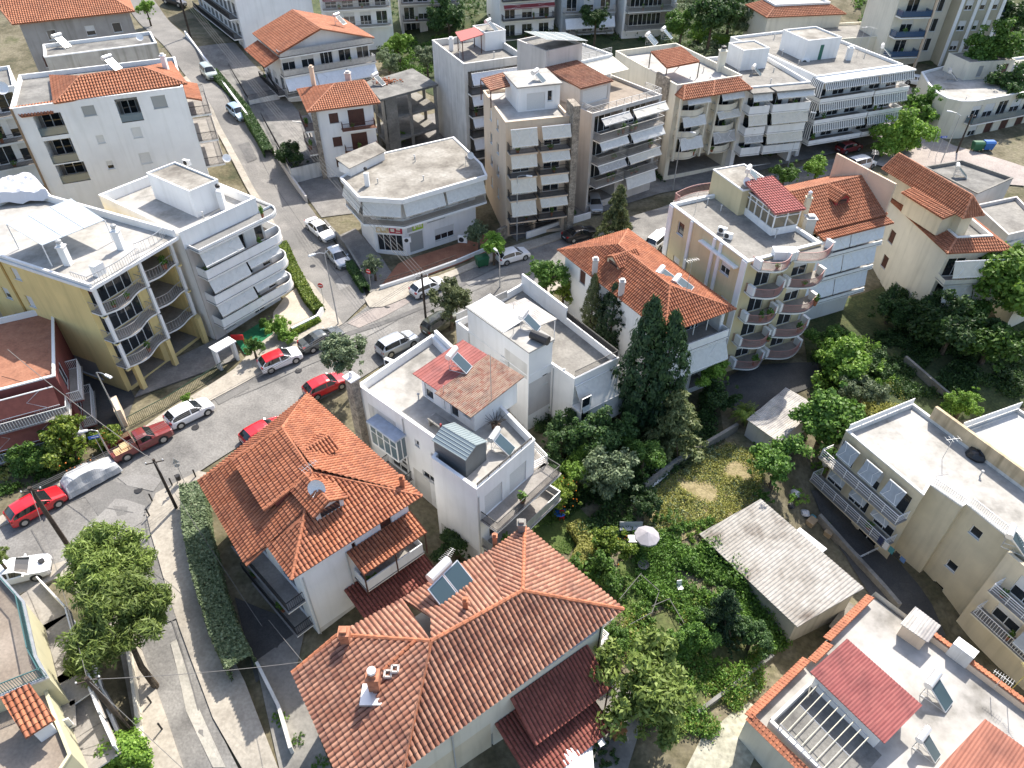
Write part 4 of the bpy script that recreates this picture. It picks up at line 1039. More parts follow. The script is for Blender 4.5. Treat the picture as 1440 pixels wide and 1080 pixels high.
# ---------------------------------------------------------------- big pinkish tiled roof at the bottom
ZE, ZR = 3.4, 6.0
r0, r1 = at(606, 902, ZR), at(735, 831, ZR); Tt, Rr, L = at(738, 740, ZE), at(877, 857, ZE), at(411, 947, ZE)
fl = pl3(r0, L, at(476, 1094, ZE)); ff = pl3(r0, r1, Rr); fu = pl3(r0, r1, Tt)
K = fl(475, 893); L3 = fl(476, 1094); L4 = fl(566, 1084); F4 = ff(566, 1084)
T = []
tile_face(T, [L, L3, L4, r0, K], L, L3, .3, .4); tile_face(T, [F4, Rr, r1, r0], F4, Rr, .3, .4)
U1 = fu(475, 893); U2 = fu(566, 843); U3 = fu(592, 873); U4 = fu(634, 851); U5 = fu(690, 775)
W1, W2 = fu(627, 890), fu(664, 869)
tile_face(T, [Tt, U5, fu(708, 846), r1], Tt, U5, .3, .4); tile_face(T, [U2, U1, r0], U2, U1, .3, .4)
tile_face(T, [fu(642, 797), U2, fu(606, 868), fu(668, 866)], fu(642, 797), U2, .3, .4); tile_face(T, [fu(668, 866), fu(606, 868), r0], fu(642, 797), U2, .3, .4); tile_face(T, [U5, fu(642, 797), fu(667, 867), fu(708, 846)], U5, fu(642, 797), .3, .4)
tile_face(T, [Rr, Tt, r1], Rr, Tt, .3, .4)
ft = inset([L.xy, L3.xy, F4.xy, Rr.xy, Tt.xy], .7)
b = Bld('tiled_house', 'cream house under the wide pinkish clay roof at the bottom edge', 'house', cen(ft), g(*cen(ft)))
v = b.vol(ft, -8, min(F4.z, L4.z, ZE)-.15, CREAM_PALE)
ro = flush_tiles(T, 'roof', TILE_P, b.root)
ridge_caps([(r0, r1), (K, r0), (L, K), (r0, F4), (r1, Rr), (r1, Tt)], ro, RIDGE, .15)
chimney(ro, fl(487, 901)+Vector((0,0,.05)), .9, .55, RIDGE_P); 
ch = chimney(ro, fl(528, 966)+Vector((0,0,.05)), 1.2, .6, RIDGE_P, True, WHITE)
m = MB(); q = fl(528, 980); m.box(q.x-.8, q.x+.9, q.y-.5, q.y+.7, q.z-.06, q.z+.1); m.build('chimney_flashing', ALU, ro)
chimney(ro, fu(696, 764)+Vector((0,0,.05)), .7, .3, RIDGE_P); chimney(ro, fu(733, 748)+Vector((0,0,.05)), .9, .5, CONC_LIGHT); chimney(ro, fu(655, 856)+Vector((0,0,.05)), .8, .28, RIDGE)
m = MB()   # half-round ridge pieces and two hollow blocks left on the slope
for k in range(6):
    c = fl(540+k*7.5, 944-k*7)+Vector((0,0,.12)); e = fl(546+k*7.5, 938-k*7)+Vector((0,0,.12)); m.tube([c, e], .11, 7)
m.build('loose_ridge_tiles', RIDGE, ro)
m = MB()
for px, py in ((546, 950), (556, 943)):
    c = fl(px, py)+Vector((0, 0, .15))
    for dx, dy, sx, sy in ((-.18,0,.05,.2),(.18,0,.05,.2),(0,-.18,.2,.04),(0,.18,.2,.04)): m.box(c.x+dx-sx, c.x+dx+sx, c.y+dy-sy, c.y+dy+sy, c.z-.1, c.z+.12)
m.build('hollow_blocks', GREY_WARM, ro)
# wall features along the front wall (edge 2: below the front eave)
Lf = v.fr(2)[3]
for tl, br in (((620,1035),(648,1055)), ((662,1005),(692,1025)), ((726,958),(754,975)), ((766,930),(790,947)), ((803,905),(835,922))):
    a, za = v.hit(2, *tl); c, zc = v.hit(2, *br); v.win(2, min(a, c), max(a, c), 1.2, 2.5, 'greyhalf')
for tl, br in (((680,1040),(694,1052)), ((682,1068),(700,1078))): v.winpx(2, tl, br, 'grey')
leanto(b, v, 2, Lf*.5, Lf*.91, .4, -1.2, 2.6, TILE_D, z0=-6.5)
leanto(b, v, 2, Lf*.42, Lf*.84, -1.5, -2.6, 4.2, TILE_D, False)
Lr = v.fr(3)[3]
for z in (.6, -2.3): b.balcony(v, 3, .2, 3.2, z, 1.2, 'pipes', mat=WHITE, railmat=FRAMEW)
b.balcony(v, 3, 4.5, Lr-.4, .6, 1.2, 'pipes', mat=WHITE, railmat=FRAMEW)
v.downpipe(2, Lf*.22, -6, 3.2); v.downpipe(2, Lf*.98, -6, 3.2, IRON); v.patch(2, Lf*.05, Lf*.4, -5, -1, CREAM)
b.done(); R1 = (b, v, ro, fl, ff, fu)
# ---------------------------------------------------------------- white building in the centre (terrace with rooms and grey shed)
zp, zf = 5.95, 5.2
poly = [at2(503, 541, zp), at2(622, 624, zp), at2(607, 643, zp), at2(670, 688, zp), at2(752, 618, zp), at2(608, 470, zp)]
b = Bld('apartment_building', 'white flat roofed building with a rust and red sheeted rooftop room in the centre', 'building', cen(poly), g(*cen(poly)))
v = b.vol(poly, -5.2, zp, WHITE); zf = v.flat(zf, WHITE_ROOF, .22)
BIG = 4  # edges: 0 long left wall, 1 jog, 2 left wall of front block, 3 garden front, 4 right, 5 street
# rooftop room
q = [at2(595, 556, zf), at2(619, 577, zf), at2(669, 605, zf)]
A, B_ = at2(595, 556, zf), at2(668, 607, zf)
rm = rect(A, B_, 4.6); w = b.vol(rm, zf-.05, zf+2.3, WHITE, 'rooftop_room')
uA = (B_-A).normalized(); nA = Vector((uA.y, -uA.x)); vA = -nA; LA = (B_-A).length
def P2(a, o, z): q = A+uA*a+nA*o; return Vector((q.x, q.y, z))
shed_roof(b, [P2(-.4, .5, zf+2.35), P2(LA*.42, .5, zf+2.35), P2(LA*.42, -4.9, zf+2.7), P2(-.4, -4.9, zf+2.7)], SHEET_RED, 'red_sheet_roof', .3, 9, PROF_T, step=False, thick=.06)
shed_roof(b, [P2(LA*.42, .8, zf+2.3), P2(LA+.5, .8, zf+2.3), P2(LA+.5, -4.9, zf+2.75), P2(LA*.42, -4.9, zf+2.75)], SHEET_RUST, 'rusty_sheet_roof', .16, .3, PROF_C, step=False, thick=.05)
w.win(0, .3, 1.3, zf+.1, zf+2.0, 'half', sill=False); w.win(0, 2.2, 2.7, zf+1.3, zf+1.9); w.win(0, LA*.55, LA*.55+.9, zf+.05, zf+2.1, sill=False)
w.win(0, LA*.8, LA*.8+.8, zf+1.0, zf+1.9)
m = MB()
for a in (LA*.72, LA*.98): m.obox(A, uA, a, a+.14, 1.9, 2.0, zf, zf+1.1)
m.build('red_post', simple('red_painted_post', (.35,.03,.03), .5), b.root)
m = MB(); m.obox(A, uA, LA*.5, LA*.98, 1.2, 2.1, zf+.75, zf+.85); m.obox(A, uA, LA*.5, LA*.52, 1.2, 2.0, zf, zf+.75); m.build('outdoor_counter', CONC_LIGHT, b.root)
# stepped wall at the street corner
m = MB(); c0, c1 = at2(608, 470, zp), at2(660, 520, zp); uu = (c1-c0).normalized(); m.obox(c0, uu, .3, 6.5, -.28, -.02, zf, zf+1.3); m.build('parapet', WHITE, b.root)
# bay window with blue flat top
Lw = v.fr(0)[3]; s0, zz = v.hit(0, 532, 585); s1, _ = v.hit(0, 572, 625)
bay = MB(); p_, u_, n_, _ = v.fr(0); bz0, bz1 = 1.7, 3.9
bay.obox(p_, u_, s0, s1, .0, 1.0, bz0-.15, bz0); bo = bay.build('bay_window', WHITE, b.root); bay = MB(); bay.obox(p_, u_, s0-.1, s1+.1, 0, 1.15, bz1, bz1+.2); bay.build('bay_roof', simple('blue_grey_felt', (.42,.47,.55), .7, var=.1), bo)
bay = MB()
for a in [s0+(s1-s0-.08)*k/4 for k in range(5)]: bay.obox(p_, u_, a, a+.08, .92, 1.0, bz0, bz1)
for o_ in (0, .45): bay.obox(p_, u_, s0, s0+.06, o_, o_+.07, bz0, bz1); bay.obox(p_, u_, s1-.06, s1, o_, o_+.07, bz0, bz1)
bay.obox(p_, u_, s0, s1, .93, .99, bz0+1.3, bz0+1.37); bay.build('frame', FRAMEW, bo)
bay = MB(); bay.obox(p_, u_, s0+.03, s1-.03, .0, .95, bz0, bz1-.02); bay.build('pane', GLASS_B, bo)
for tl, br in (((583,617),(590,630)), ((606,636),(612,644)), ((563,645),(575,660)), ((594,660),(612,682))): v.winpx(0, tl, br, 'glass')
b.balcony(v, 0, v.hit(0, 545, 640)[0], v.hit(0, 580, 672)[0], -1.1, 1.0, 'bars', mat=WHITE)
Lg = v.fr(3)[3]
b.balcony(v, 3, .3, Lg+1.3, 2.3, 1.6, 'bars', mat=WHITE, doors=False, gap=.12)
for a_ in (.12, .55): v.win(3, Lg*a_, Lg*a_+1.9, 2.33, 4.5, 'shutter', sill=False)
b.balcony(v, 3, .3, Lg+1.4, -.7, 1.7, 'mesh', mat=WHITE, railmat=STEEL, doors=True)
v.loggia(3, .5, Lg-.5, -3.6, -1.0, 1.4)
for z in (2.3, -.7): b.balcony(v, 4, .2, 3.2, z, 1.5, 'pipes', mat=WHITE, railmat=FRAMEW)
rp = MB(); rail_mesh(rp, [v.pt(3, .2, -.12, 0).xy, v.pt(3, Lg-.2, -.12, 0).xy], zp, .35, 'pipes'); rp.build('roof_rail', IRON, b.root)
# tall stone flue at the street corner
c = at(505, 535, zp); m = MB(); m.obox(v.P[0], v.fr(0)[1], -.55, .35, .0, .75, -1.2, zp+.9); o = m.build('stone_chimney', STONE, b.root)
m = MB(); m.obox(v.P[0], v.fr(0)[1], -.65, .45, -.1, .85, zp+.9, zp+1.02); q = v.pt(0, -.1, .4, zp+1.02); m.lathe(q, [(.16,0),(.16,.4),(.1,.5)], 8); m.build('cap', WHITE, o)
for s_ in (.4, Lw*.55, Lw*.98): v.downpipe(0, s_, -4, zp-.3)
v.downpipe(3, .12, -4, zp-.9); v.patch(0, Lw*.60, Lw*.8, -3.5, .6, WHITE_OLD); v.patch(2, .3, v.fr(2)[3]-.2, -4, -1.2, WHITE_OLD); v.patch(0, 1.0, 4.4, 2.2, 4.6, WHITE_OLD)
b.done(); B1 = (b, v, zf, w)
# grey metal garden shed on that roof
A, B_ = at2(656, 672, zf), at2(684, 647, zf); sh = rect(A, B_, 3.0)
s = Bld('garden_shed', 'grey gabled metal shed standing on the white roof terrace corner', 'shed', cen(sh), zf)
w = s.vol(sh, zf+.01, zf+1.9, plaster('grey_metal_cladding', (.10,.115,.125), .1, 2, .5, .15))
p_, u_, n_, l_ = w.fr(0); pk = 2.45
def q3(a, o, z): t = p_+u_*a+n_*o; return Vector((t.x, t.y, zf+z))
d_ = 3.0; T = []; metal = simple('grey_roof_sheet', (.27,.32,.33), .4, .5)
o = shed_roof(s, [q3(-.1,.1,1.88), q3(l_/2,.1,pk), q3(l_/2,-d_-.1,pk), q3(-.1,-d_-.1,1.88)][::1], metal, 'roof', .25, 9, PROF_T, step=False, thick=.03)
o = shed_roof(s, [q3(l_+.1,.1,1.88), q3(l_+.1,-d_-.1,1.88), q3(l_/2,-d_-.1,pk), q3(l_/2,.1,pk)], metal, 'roof', .25, 9, PROF_T, step=False, thick=.03)
m = MB(); m.face([q3(0,0,1.88), q3(l_,0,1.88), q3(l_/2,0,pk-.03)]); m.face([q3(0,-d_,1.88), q3(l_/2,-d_,pk-.03), q3(l_,-d_,1.88)]); m.build('gable', w.mat, s.root)
s.done()
# ---------------------------------------------------------------- white building right of centre, two levels with a terrace
zt, zu = 3.5, 6.1
uL, uF, uR, uB = at2(657, 433, zu), at2(744, 496, zu), at2(781, 481, zu), at2(702, 410, zu)
up_ = rect(uL, uF, 1); dd = (uF-uL).normalized(); nv = Vector((-dd.y, dd.x)); wid = (uR-uF).dot(nv)
upoly = [uL, uF, uF+nv*wid, uL+nv*wid]
tF, tR, tB, tC = at2(808, 533, zt), at2(870, 503, zt), at2(735, 398, zt), at2(638, 441, zt)
low = [uL+dd*(-2.0)+nv*.002, uF+nv*.002, uF+nv*wid+Vector((.003, 0)), at2(787, 522, zt), tF, tR, tB, tC+nv*.3]
low = [low[0], uF+nv*.002-dd*.002, uF+nv*(wid)-dd*.002, tF, tR, tB]
b = Bld('apartment_building', 'white building with a white sheeted upper floor and bare grey terrace, right of centre', 'building', cen(low), g(*cen(low)))
v = b.vol(low, -5, zt, WHITE); tzf = v.flat(zt-.75, CONC_LIGHT, .2)
w = b.vol(upoly, zt-.8, zu, WHITE, 'upper_floor')
m = MB(); m.prism(inset(upoly, -.12), zu, zu+.14); m.build('upper_roof', WHITE_ROOF, b.root)
A3 = [Vector((*(uL+dd*.1),zu+.16)), Vector((*(uL+dd*5.2),zu+.16)), Vector((*(uL+dd*5.2+nv*(wid-.1)),zu+.5)), Vector((*(uL+dd*.1+nv*(wid-.1)),zu+.5))]
shed_roof(b, A3, simple('white_roof_sheet', (.72,.73,.74), .5, .1), 'white_sheet_roof', .33, 9, PROF_T, step=False, thick=.05)
C0 = uL+nv*(wid+.05)+dd*1.2; C1 = C0+dd*4.5
shed_roof(b, [Vector((*(C0+nv*3.2),zt+1.75)), Vector((*C0,zt+2.1)), Vector((*C1,zt+2.1)), Vector((*(C1+nv*3.2),zt+1.75))], FIBRO, 'terrace_canopy', .25, 9, PROF_W, step=False, thick=.05)
m = MB()
for k in (.1, 4.4):
    q = C0+dd*k+nv*3.0; m.tube([(q.x, q.y, tzf), (q.x, q.y, zt+1.7)], .05, 6)
m.build('canopy_post', FRAMEW, b.root)
w.winpx(0, (704,498), (713,512), 'half'); w.winpx(0, (704,530), (714,540), 'half'); v.winpx(1, (763,526), (770,537), 'glass')
v.winpx(0, (703,530), (714,540), 'half') if False else None
Lg = v.fr(3)[3]
b.awning(v, 3, .05, Lg+.1, 2.65, .1, 2.1, 1.3, AWN, True)
enc = b.vol([v.pt(3, -.1, 1.3, 0).xy, v.pt(3, Lg, 1.3, 0).xy, v.pt(3, Lg, .01, 0).xy, v.pt(3, -.1, .01, 0).xy], -2.2, .5, WHITE, 'enclosed_balcony'); enc.winpx(0, (808,568), (829,590), 'glass')
v.loggia(3, .5, Lg-.5, -3.8, -1, 1.2)
rp = MB(); rail_mesh(rp, [v.pt(3, .1, -.1, 0).xy, v.pt(3, Lg-.1, -.1, 0).xy], zt+.02, .75, 'bars', .13); rail_mesh(rp, [v.pt(4, .1, -.1, 0).xy, v.pt(4, v.fr(4)[3]*.55, -.1, 0).xy], zt+.02, .8, 'mesh'); rp.build('terrace_rail', IRON, b.root)
S0 = uL-dd*1.95; rp = MB(); rail_mesh(rp, [S0+nv*.1, S0+nv*(wid+3.6)], zt, .85, 'mesh'); rp.build('street_rail', STEEL, b.root)
wl = MB(); p_, u_, n_, l_ = v.fr(4); wl.obox(p_, u_, l_*.5, l_-.1, -.22, -.01, zt, zt+1.2); wl.build('terrace_wall', WHITE, b.root)
v.patch(1, .05, v.fr(1)[3]-.05, -1.2, 2.6, GREY_WARM); w.patch(0, w.fr(0)[3]*.62, w.fr(0)[3]*.98, zt-.5, zt+1.2, WHITE_OLD); v.downpipe(0, v.fr(0)[3]*.2, -3, zt-.2); v.downpipe(0, v.fr(0)[3]*.75, -4, zt); v.downpipe(2, .3, -4, zt-.3)
b.done(); B2 = (b, v, w, tzf, zu+.14)
# ---------------------------------------------------------------- orange hipped roof house in the centre right
ZE, ZR = 5.6, 7.9
E = [at2(784,352,ZE), at2(935,471,ZE), at2(1035,435,ZE), at2(883,323,ZE)]
ft = inset(E, .6)
b = Bld('tiled_house', 'house whose orange hipped roof carries two boiler tanks, tall conifers against its wall', 'house', cen(ft), g(*cen(ft)))
v = b.vol(ft, -5, ZE+.2, WHITE)
r0, r1 = at(870,345,ZR), at(942,402,ZR)
ro = hip_roof(b, E, (r0, r1), ZE, ZR, TILE_O)
pf = pl3((*E[0],ZE), (*E[1],ZE), r1); 
chimney(ro, pf(836,384), 1.5, .5, GREY_WARM); chimney(ro, pf(873,415), 1.5, .5, GREY_WARM)
a_, u_, n_, _ = v.fr(0); dormer(b, pf(862,374), n_, 1.9, 2.6, .5, .6, TILE_O, CREAM, ro)
v.winc(0, 819, 390, 1.0, 1.5, 'brown'); 
L0 = v.fr(0)[3]
for s_ in (7, 9.5): v.win(0, s_, s_+1, 2.4, 3.6, 'shutter')
Lg = v.fr(1)[3]
v.loggia(1, Lg*.05, Lg*.95, 3.0, 5.3, 1.6); b.balcony(v, 1, -.1, Lg+.1, 2.9, .9, 'solid', h=.8, mat=WHITE, doors=False)
b.awning(v, 1, 0, Lg, 2.5, .8, 1.7, .8, AWN); b.balcony(v, 1, -.1, Lg+.1, -.1, .9, 'solid', h=.7, mat=WHITE, doors=False)
v.loggia(1, Lg*.05, Lg*.95, .1, 2.5, 1.2); v.loggia(1, .4, Lg*.55, -3.2, -.6, 1.4); v.loggia(1, Lg*.62, Lg-.4, -3.2, -.6, 1.4)
m = MB()
for k in range(5): q = v.pt(1, Lg*.05+Lg*.9*k/4, -.1, 0); m.box(q.x-.04, q.x+.04, q.y-.04, q.y+.04, 3.7, 5.3)
m.build('balcony_post', FRAMEW, b.root)
b.done(); O2 = (b, v, ro, pf, r0, r1, E)
# ================================================================ middle-distance buildings
# ---------------------------------------------------------------- yellow balcony building on the left
zr = 11.6
P = rectpx((127, 404), (248, 332), (100, 243), zr); u = (P[1]-P[0]).normalized(); nv = Vector((-u.y, u.x)); Lf = (P[1]-P[0]).length
b = Bld('apartment_building', 'yellow apartment building with curved white balconies and a white roof terrace on the left', 'building', cen(P), 0)
body = [P[0]+nv*1.5, P[1]+nv*1.5, P[2], P[3]]
v = b.vol(body, -.6, zr-.1, YELLOW); 
sl = b.slab(inset(P, -.12), zr-.35, zr-.08, WHITE, 'roof_edge'); sl2 = b.slab(inset(P, .1), zr-.075, zr, WHITE_ROOF, 'roof')
m = MB(); q = [P[1]-nv*.02, P[2], P[3], P[0]]
for a, c in ((P[1], P[2]), (P[2], P[3])):
    d = (c-a).normalized(); m.obox(a, d, 0, (c-a).length, -.25, 0, zr+.003, zr+.7)
m.obox(P[3], (P[0]-P[3]).normalized(), 0, (P[0]-P[3]).length, -.2, .02, zr+.003, zr+.25); m.build('parapet', WHITE, b.root)
rp = MB(); rail_mesh(rp, [P[0]+u*.1+nv*2, P[0]+u*.1+nv*.1]+[P[0]+u*(Lf*.56*k/10)+nv*(.15-.35*math.sin(math.pi*k/10)) for k in range(1, 11)], zr, .9, 'bars', .3); rp.build('roof_railing', STEEL, b.root); rp = MB(); rail_mesh(rp, [P[0]+u*(Lf*.6+Lf*.38*k/8)+nv*(.9-.35*math.sin(math.pi*k/8)) for k in range(9)], zr, .9, 'bars', .3); rp.build('roof_railing', STEEL, b.root)
L0 = v.fr(0)[3]
for fi, z in enumerate((8.75, 5.9, 3.05)):
    v.win(0, .5, L0*.5, z+.02, z+2.25, 'glass', d=.2, sill=False)
    b.balcony(v, 0, .05, L0*.54, z, 1.75, 'bars', shape='wave', mat=WHITE, railmat=STEEL, doors=False, gap=.22)
    v.loggia(0, L0*.60, L0-.25, z+.01, z+2.6, 3.2)
    b.balcony(v, 0, L0*.58, L0-.05, z, .9, 'bars', shape='wave', mat=WHITE, railmat=STEEL, doors=False, gap=.22)
    m = MB()
    for s_ in (.12, L0*.52): m.obox(v.P[0], u, s_, s_+.25, 1.2, 1.45, z+.0, z+2.65)
    m.obox(v.P[0], u, L0-.4, L0-.12, .5, .75, z, z+2.65)
    m.build('balcony_post', FRAMEW, b.root)
    m = MB(); m.obox(v.P[0], u, -.05, .35, 1.15, 1.5, z-.24, z-.2); m.obox(v.P[0], u, L0-.3, L0+.02, .0, .9, z-.35, z-.22); m.build('yellow_corbel', YELLOW, b.root)
v.loggia(0, .5, L0*.5, 0.1, 2.7, 4); v.loggia(0, L0*.58, L0-.4, 0.1, 2.7, 5)
m = MB()
for s_ in (L0*.08, L0*.5, L0*.93): m.obox(v.P[0], u, s_, s_+.45, .8, 1.25, -.4, 2.84)
m.build('pier', YELLOW, b.root)
Ll = v.fr(3)[3]
for z in (8.75, 5.9, 3.05):
    for s_ in (Ll*.38, Ll*.55): v.win(3, s_-.45, s_+.45, z+.9, z+2.1, 'shutter' if s_ > Ll*.5 else 'half')
m = MB(); m.obox(v.P[3], v.fr(3)[1], Ll*.46, Ll*.475, .0, .09, 0, zr-.4); m.build('drainpipe', simple('ochre_pipe', (.42,.27,.08), .6), b.root)
v.win(3, Ll*.62, Ll*.84, .2, 2.2, 'grey')
for px, py in ((97, 372), (172, 350)):
    q = at(px, py, zr); chimney(b.root, q, 1.7, .55, WHITE, True, GREY)
m = MB(); hot = at(88, 408, zr); m.obox((P[0]+u*1.3+nv*1.2), u, 0, .9, -.0, .6, zr, zr+1.0); m.build('roof_box', WHITE, b.root)
b.done(); Y1 = (b, P, u, nv, zr)
# translucent terrace canopy
zc = zr+2.0
cp = [at(59, 345, zc), at(147, 309, zc+.1), at(100, 279, zc+.5), at(9, 315, zc+.4)]
b = Bld('terrace_canopy', 'pale grey flat canopy on posts over the yellow building\'s roof terrace', 'canopy', cen([(p.x, p.y) for p in cp]), zr)
m = MB(); m.hexa([p-Vector((0,0,.04)) for p in cp], cp); m.build('canopy_sheet', simple('grey_blue_canopy_sheet', (.40,.44,.47), .35, var=.08), b.root)
for p in cp:
    m = MB(); m.tube([(p.x, p.y, zr), (p.x, p.y, p.z-.04)], .05, 6); m.build('post', FRAMEW, b.root)
for k in (.33, .66):
    m = MB(); a = cp[0].lerp(cp[1], k); c = cp[3].lerp(cp[2], k); m.tube([a+Vector((0,0,.02)), c+Vector((0,0,.02))], .025, 4); m.build('bar', FRAMEW, b.root)
# white dust sheets drawn over something on the roof
m = MB(); st = random.getstate(); random.seed(5); n = 14
c = [at(-10, 275, zr+1.2), at(72, 268, zr+1.2), at(45, 240, zr+1.5), at(-15, 250, zr+1.5)]
G = [[c[0].lerp(c[1], i/n).lerp(c[3].lerp(c[2], i/n), j/n)+Vector((0, 0, .22*abs(math.sin(i*.6+j*.35))-.2*abs(math.sin(j*.7-i*.25))+random.uniform(-.07, .07)-(.9 if i in (0, n) or j in (0, n) else 0))) for i in range(n+1)] for j in range(n+1)]
vs = [p for r in G for p in r]; m.add(vs, [(j*(n+1)+i, j*(n+1)+i+1, (j+1)*(n+1)+i+1, (j+1)*(n+1)+i) for j in range(n) for i in range(n)])
tag(m.build('dust_sheet', simple('white_sheet_cloth', (.62,.62,.65), .8), org=tuple(c[0])), 'crumpled white sheets covering a heap on the roof at the left edge', 'sheet'); random.setstate(st)
# ---------------------------------------------------------------- grey and white building with rounded balconies next to it
zr = 11.9
P = rectpx((252, 327), (359, 278), (300, 211), zr)
b = Bld('apartment_building', 'white and grey building with rounded corner balconies beside the yellow one', 'building', cen(P), .3)
v = b.vol(P, -.6, zr, WHITE); zf = v.flat(zr-.95, WHITE_ROOF, .22)
u = v.fr(0)[1]; L0 = v.fr(0)[3]
st_ = rectpx((207, 243), (266, 268), (252, 229), zf+2.6)
w = b.vol(rectpx((206, 243), (266, 269), (308, 253), zf+2.7), zf, zf+2.7, WHITE, 'stair_head'); w.flat(zf+2.55, CONC_ROOF, .12)
m = MB(); m.prism([P[0]-Vector((u.y, -u.x))*-.0, P[1], P[2], P[3]], zf+.003, zf+.012); 
chimney(b.root, at(315, 294, zf), 1.9, .55, WHITE, False, IRON)
for z in (10.3, 7.4, 4.6, 1.9):
    top = z > 10
    b.balcony(v, 0, .3, L0+1.6, z, 1.7, 'solid' if not top else 'solid', h=.25 if top else .9, shape='roundr', mat=WHITE, floor=ROOF_GREY if top else BALC_FLOOR, doors=not top)
    b.balcony(v, 1, -.1, 8, z, 1.6, 'solid', h=.25 if top else .9, mat=WHITE, floor=ROOF_GREY if top else BALC_FLOOR, doors=False)
    if not top: 
        b.awning(v, 0, .4, L0*.55, z+2.6, 1.5, 1.15, .5, AWN); z < 7 and b.awning(v, 0, L0*.57, L0+.2, z+2.6, 1.5, .7, .4, AWN)
v.win(0, 1, 2.6, .3, 2.0, 'glass'); v.win(0, L0*.6, L0*.75, .1, 1.65, 'glass', sill=False)
m = MB(); m.obox(v.P[0], u, 0, 1.2, 0, .25, 0, zr-1.7); m.build('pilaster', GREY_WARM, b.root)
for z in (4.6, 7.4):
    pass
b.done(); G1 = (b, v, zf)
# ---------------------------------------------------------------- maroon house at the left edge
zr = 6.4
P = rectpx((-70, 566), (77, 528), (0, 447), zr)
b = Bld('apartment_building', 'dark maroon building with red tiled terrace and brown awnings, cut by the left edge', 'building', cen(P), 0)
MAR = plaster('maroon_plaster', (.20,.055,.05), .1, .6, .8, .2)
v = b.vol(P, -1, zr, MAR); zf = v.flat(zr-.5, TERRA_FLOOR, .2, FRAMEW)
L0 = v.fr(0)[3]
for z in (3.3, .4):
    b.balcony(v, 0, .2, L0, z, 1.5, 'bars', mat=MAR, railmat=FRAMEW, doors=True, gap=.2)
    b.awning(v, 0, .4, L0-.3, z+2.7, .9, 1.3, .7, simple('brown_red_awning', (.28,.09,.065), .9, var=.1))
    b.balcony(v, 1, .2, 5, z, 1.0, 'bars', mat=MAR, railmat=FRAMEW, doors=True)
b.done()
# ---------------------------------------------------------------- low flat roofs behind the yellow building
P = ccw([at2(-60, 470, 3), at2(-20, 460, 3), at2(44, 424, 3), at2(20, 384, 3), at2(-60, 420, 3)])
b = Bld('low_building', 'low cream flat roofed building at the left edge behind the yellow facade', 'building', cen(P), 1); v = b.vol(P, -.5, 3, CREAM); v.flat(2.7, CONC_LIGHT, .15); b.done()
P = ccw([at2(-80, 420, 8), at2(-5, 385, 8), at2(30, 350, 8), at2(0, 330, 8), at2(-80, 360, 8)])
b = Bld('apartment_building', 'beige walled building at the far left behind the yellow facade', 'building', cen(P), 2); v = b.vol(P, 0, 6, CREAM_PALE); v.flat(5.5, CONC_ROOF, .2); b.done()
# ---------------------------------------------------------------- corner shop building
zr = 7.7
P = [at2(*p, zr) for p in ((478,249),(504,277),(565,281),(685,246),(678,230),(638,192),(541,214))]
b = Bld('shop_building', 'white corner building with shops below and grey awnings under its wide flat roof', 'building', cen(P), 0)
core = inset(P, 1.35)
v = b.vol(core, -.6, zr-.5, WHITE)
b.slab(P, zr-.55, zr-.2, WHITE, 'roof_slab'); b.slab(inset(P, .2), zr-.195, zr-.12, CONC_ROOF, 'roof')
m = MB(); o_, q_ = inset(P, -.03), inset(P, .22)
for k in range(len(P)):
    a, c, d, e = o_[k], o_[(k+1) % len(P)], q_[k], q_[(k+1) % len(P)]
    m.hexa([(*a,zr-.3),(*c,zr-.3),(*e,zr-.3),(*d,zr-.3)], [(*a,zr),(*c,zr),(*e,zr),(*d,zr)])
m.build('parapet', WHITE, b.root)
b.slab(inset(P, .1), 4.1, 4.35, WHITE, 'balcony_slab'); b.slab(inset(P, .16), 4.353, 4.365, BALC_FLOOR, 'balcony_floor')
rp = MB(); q_ = inset(P, .22); rail_mesh(rp, q_[0:4]+[q_[3]+(q_[4]-q_[3])*.9], 4.36, .95, 'bars', .13); rp.build('balcony_railing', simple('cream_painted_rail', (.50,.47,.42), .6), b.root)
vo = Vol(b, inset(P, .25), 0, 1, WHITE); b.vols.pop()
for i in (0, 1, 2):
    Lx = vo.fr(i)[3]; k = 1 if i < 2 else 2
    for j in range(k): b.awning(vo, i, Lx*j/k+.15, Lx*(j+1)/k-.15, zr-.55, -.1, 1.45, .5, AWN)
for i in (0, 1, 2):
    Lx = v.fr(i)[3]; k = max(1, int(Lx/3.2))
    for j in range(k): c = Lx*(j+.5)/k; v.win(i, c-.8, c+.8, 4.4, 6.6, 'glass', sill=False)
# shop front: display windows, roller door, posters and an air conditioner
L1 = v.fr(1)[3]; L2 = v.fr(2)[3]
v.win(1, .35, L1-.35, .35, 2.5, 'glass', sill=False); v.win(2, .5, L2*.24, .1, 2.55, 'grey', sill=False)
v.winpx(2, (611, 323), (639, 331), 'half')
def poster(v, i, s0, s1, z0, z1, mat, name, parent, fn=None, o=.06):
    p, u, n, l = v.fr(i); m = MB(); m.obox(p, u, s0, s1, .012, o, z0, z1); q = m.build(name, mat, parent)
    if fn:
        k = MB(); fn(k, lambda a, z, w, h: k.obox(p, u, s0+(s1-s0)*a, s0+(s1-s0)*(a+w), o+.003, o+.012, z0+(z1-z0)*z, z0+(z1-z0)*(z+h)))
        k.build('artwork', simple(name+'_marks', (.75,.70,.60), .6), q)
    return q
poster(v, 1, L1*.1, L1*.5, 2.75, 3.75, simple('cream_poster', (.55,.42,.22), .5, var=.25), 'poster', b.root, lambda k, r: [r(.08, .15, .25, .4), r(.45, .3, .3, .35), r(.7, .6, .2, .2)])
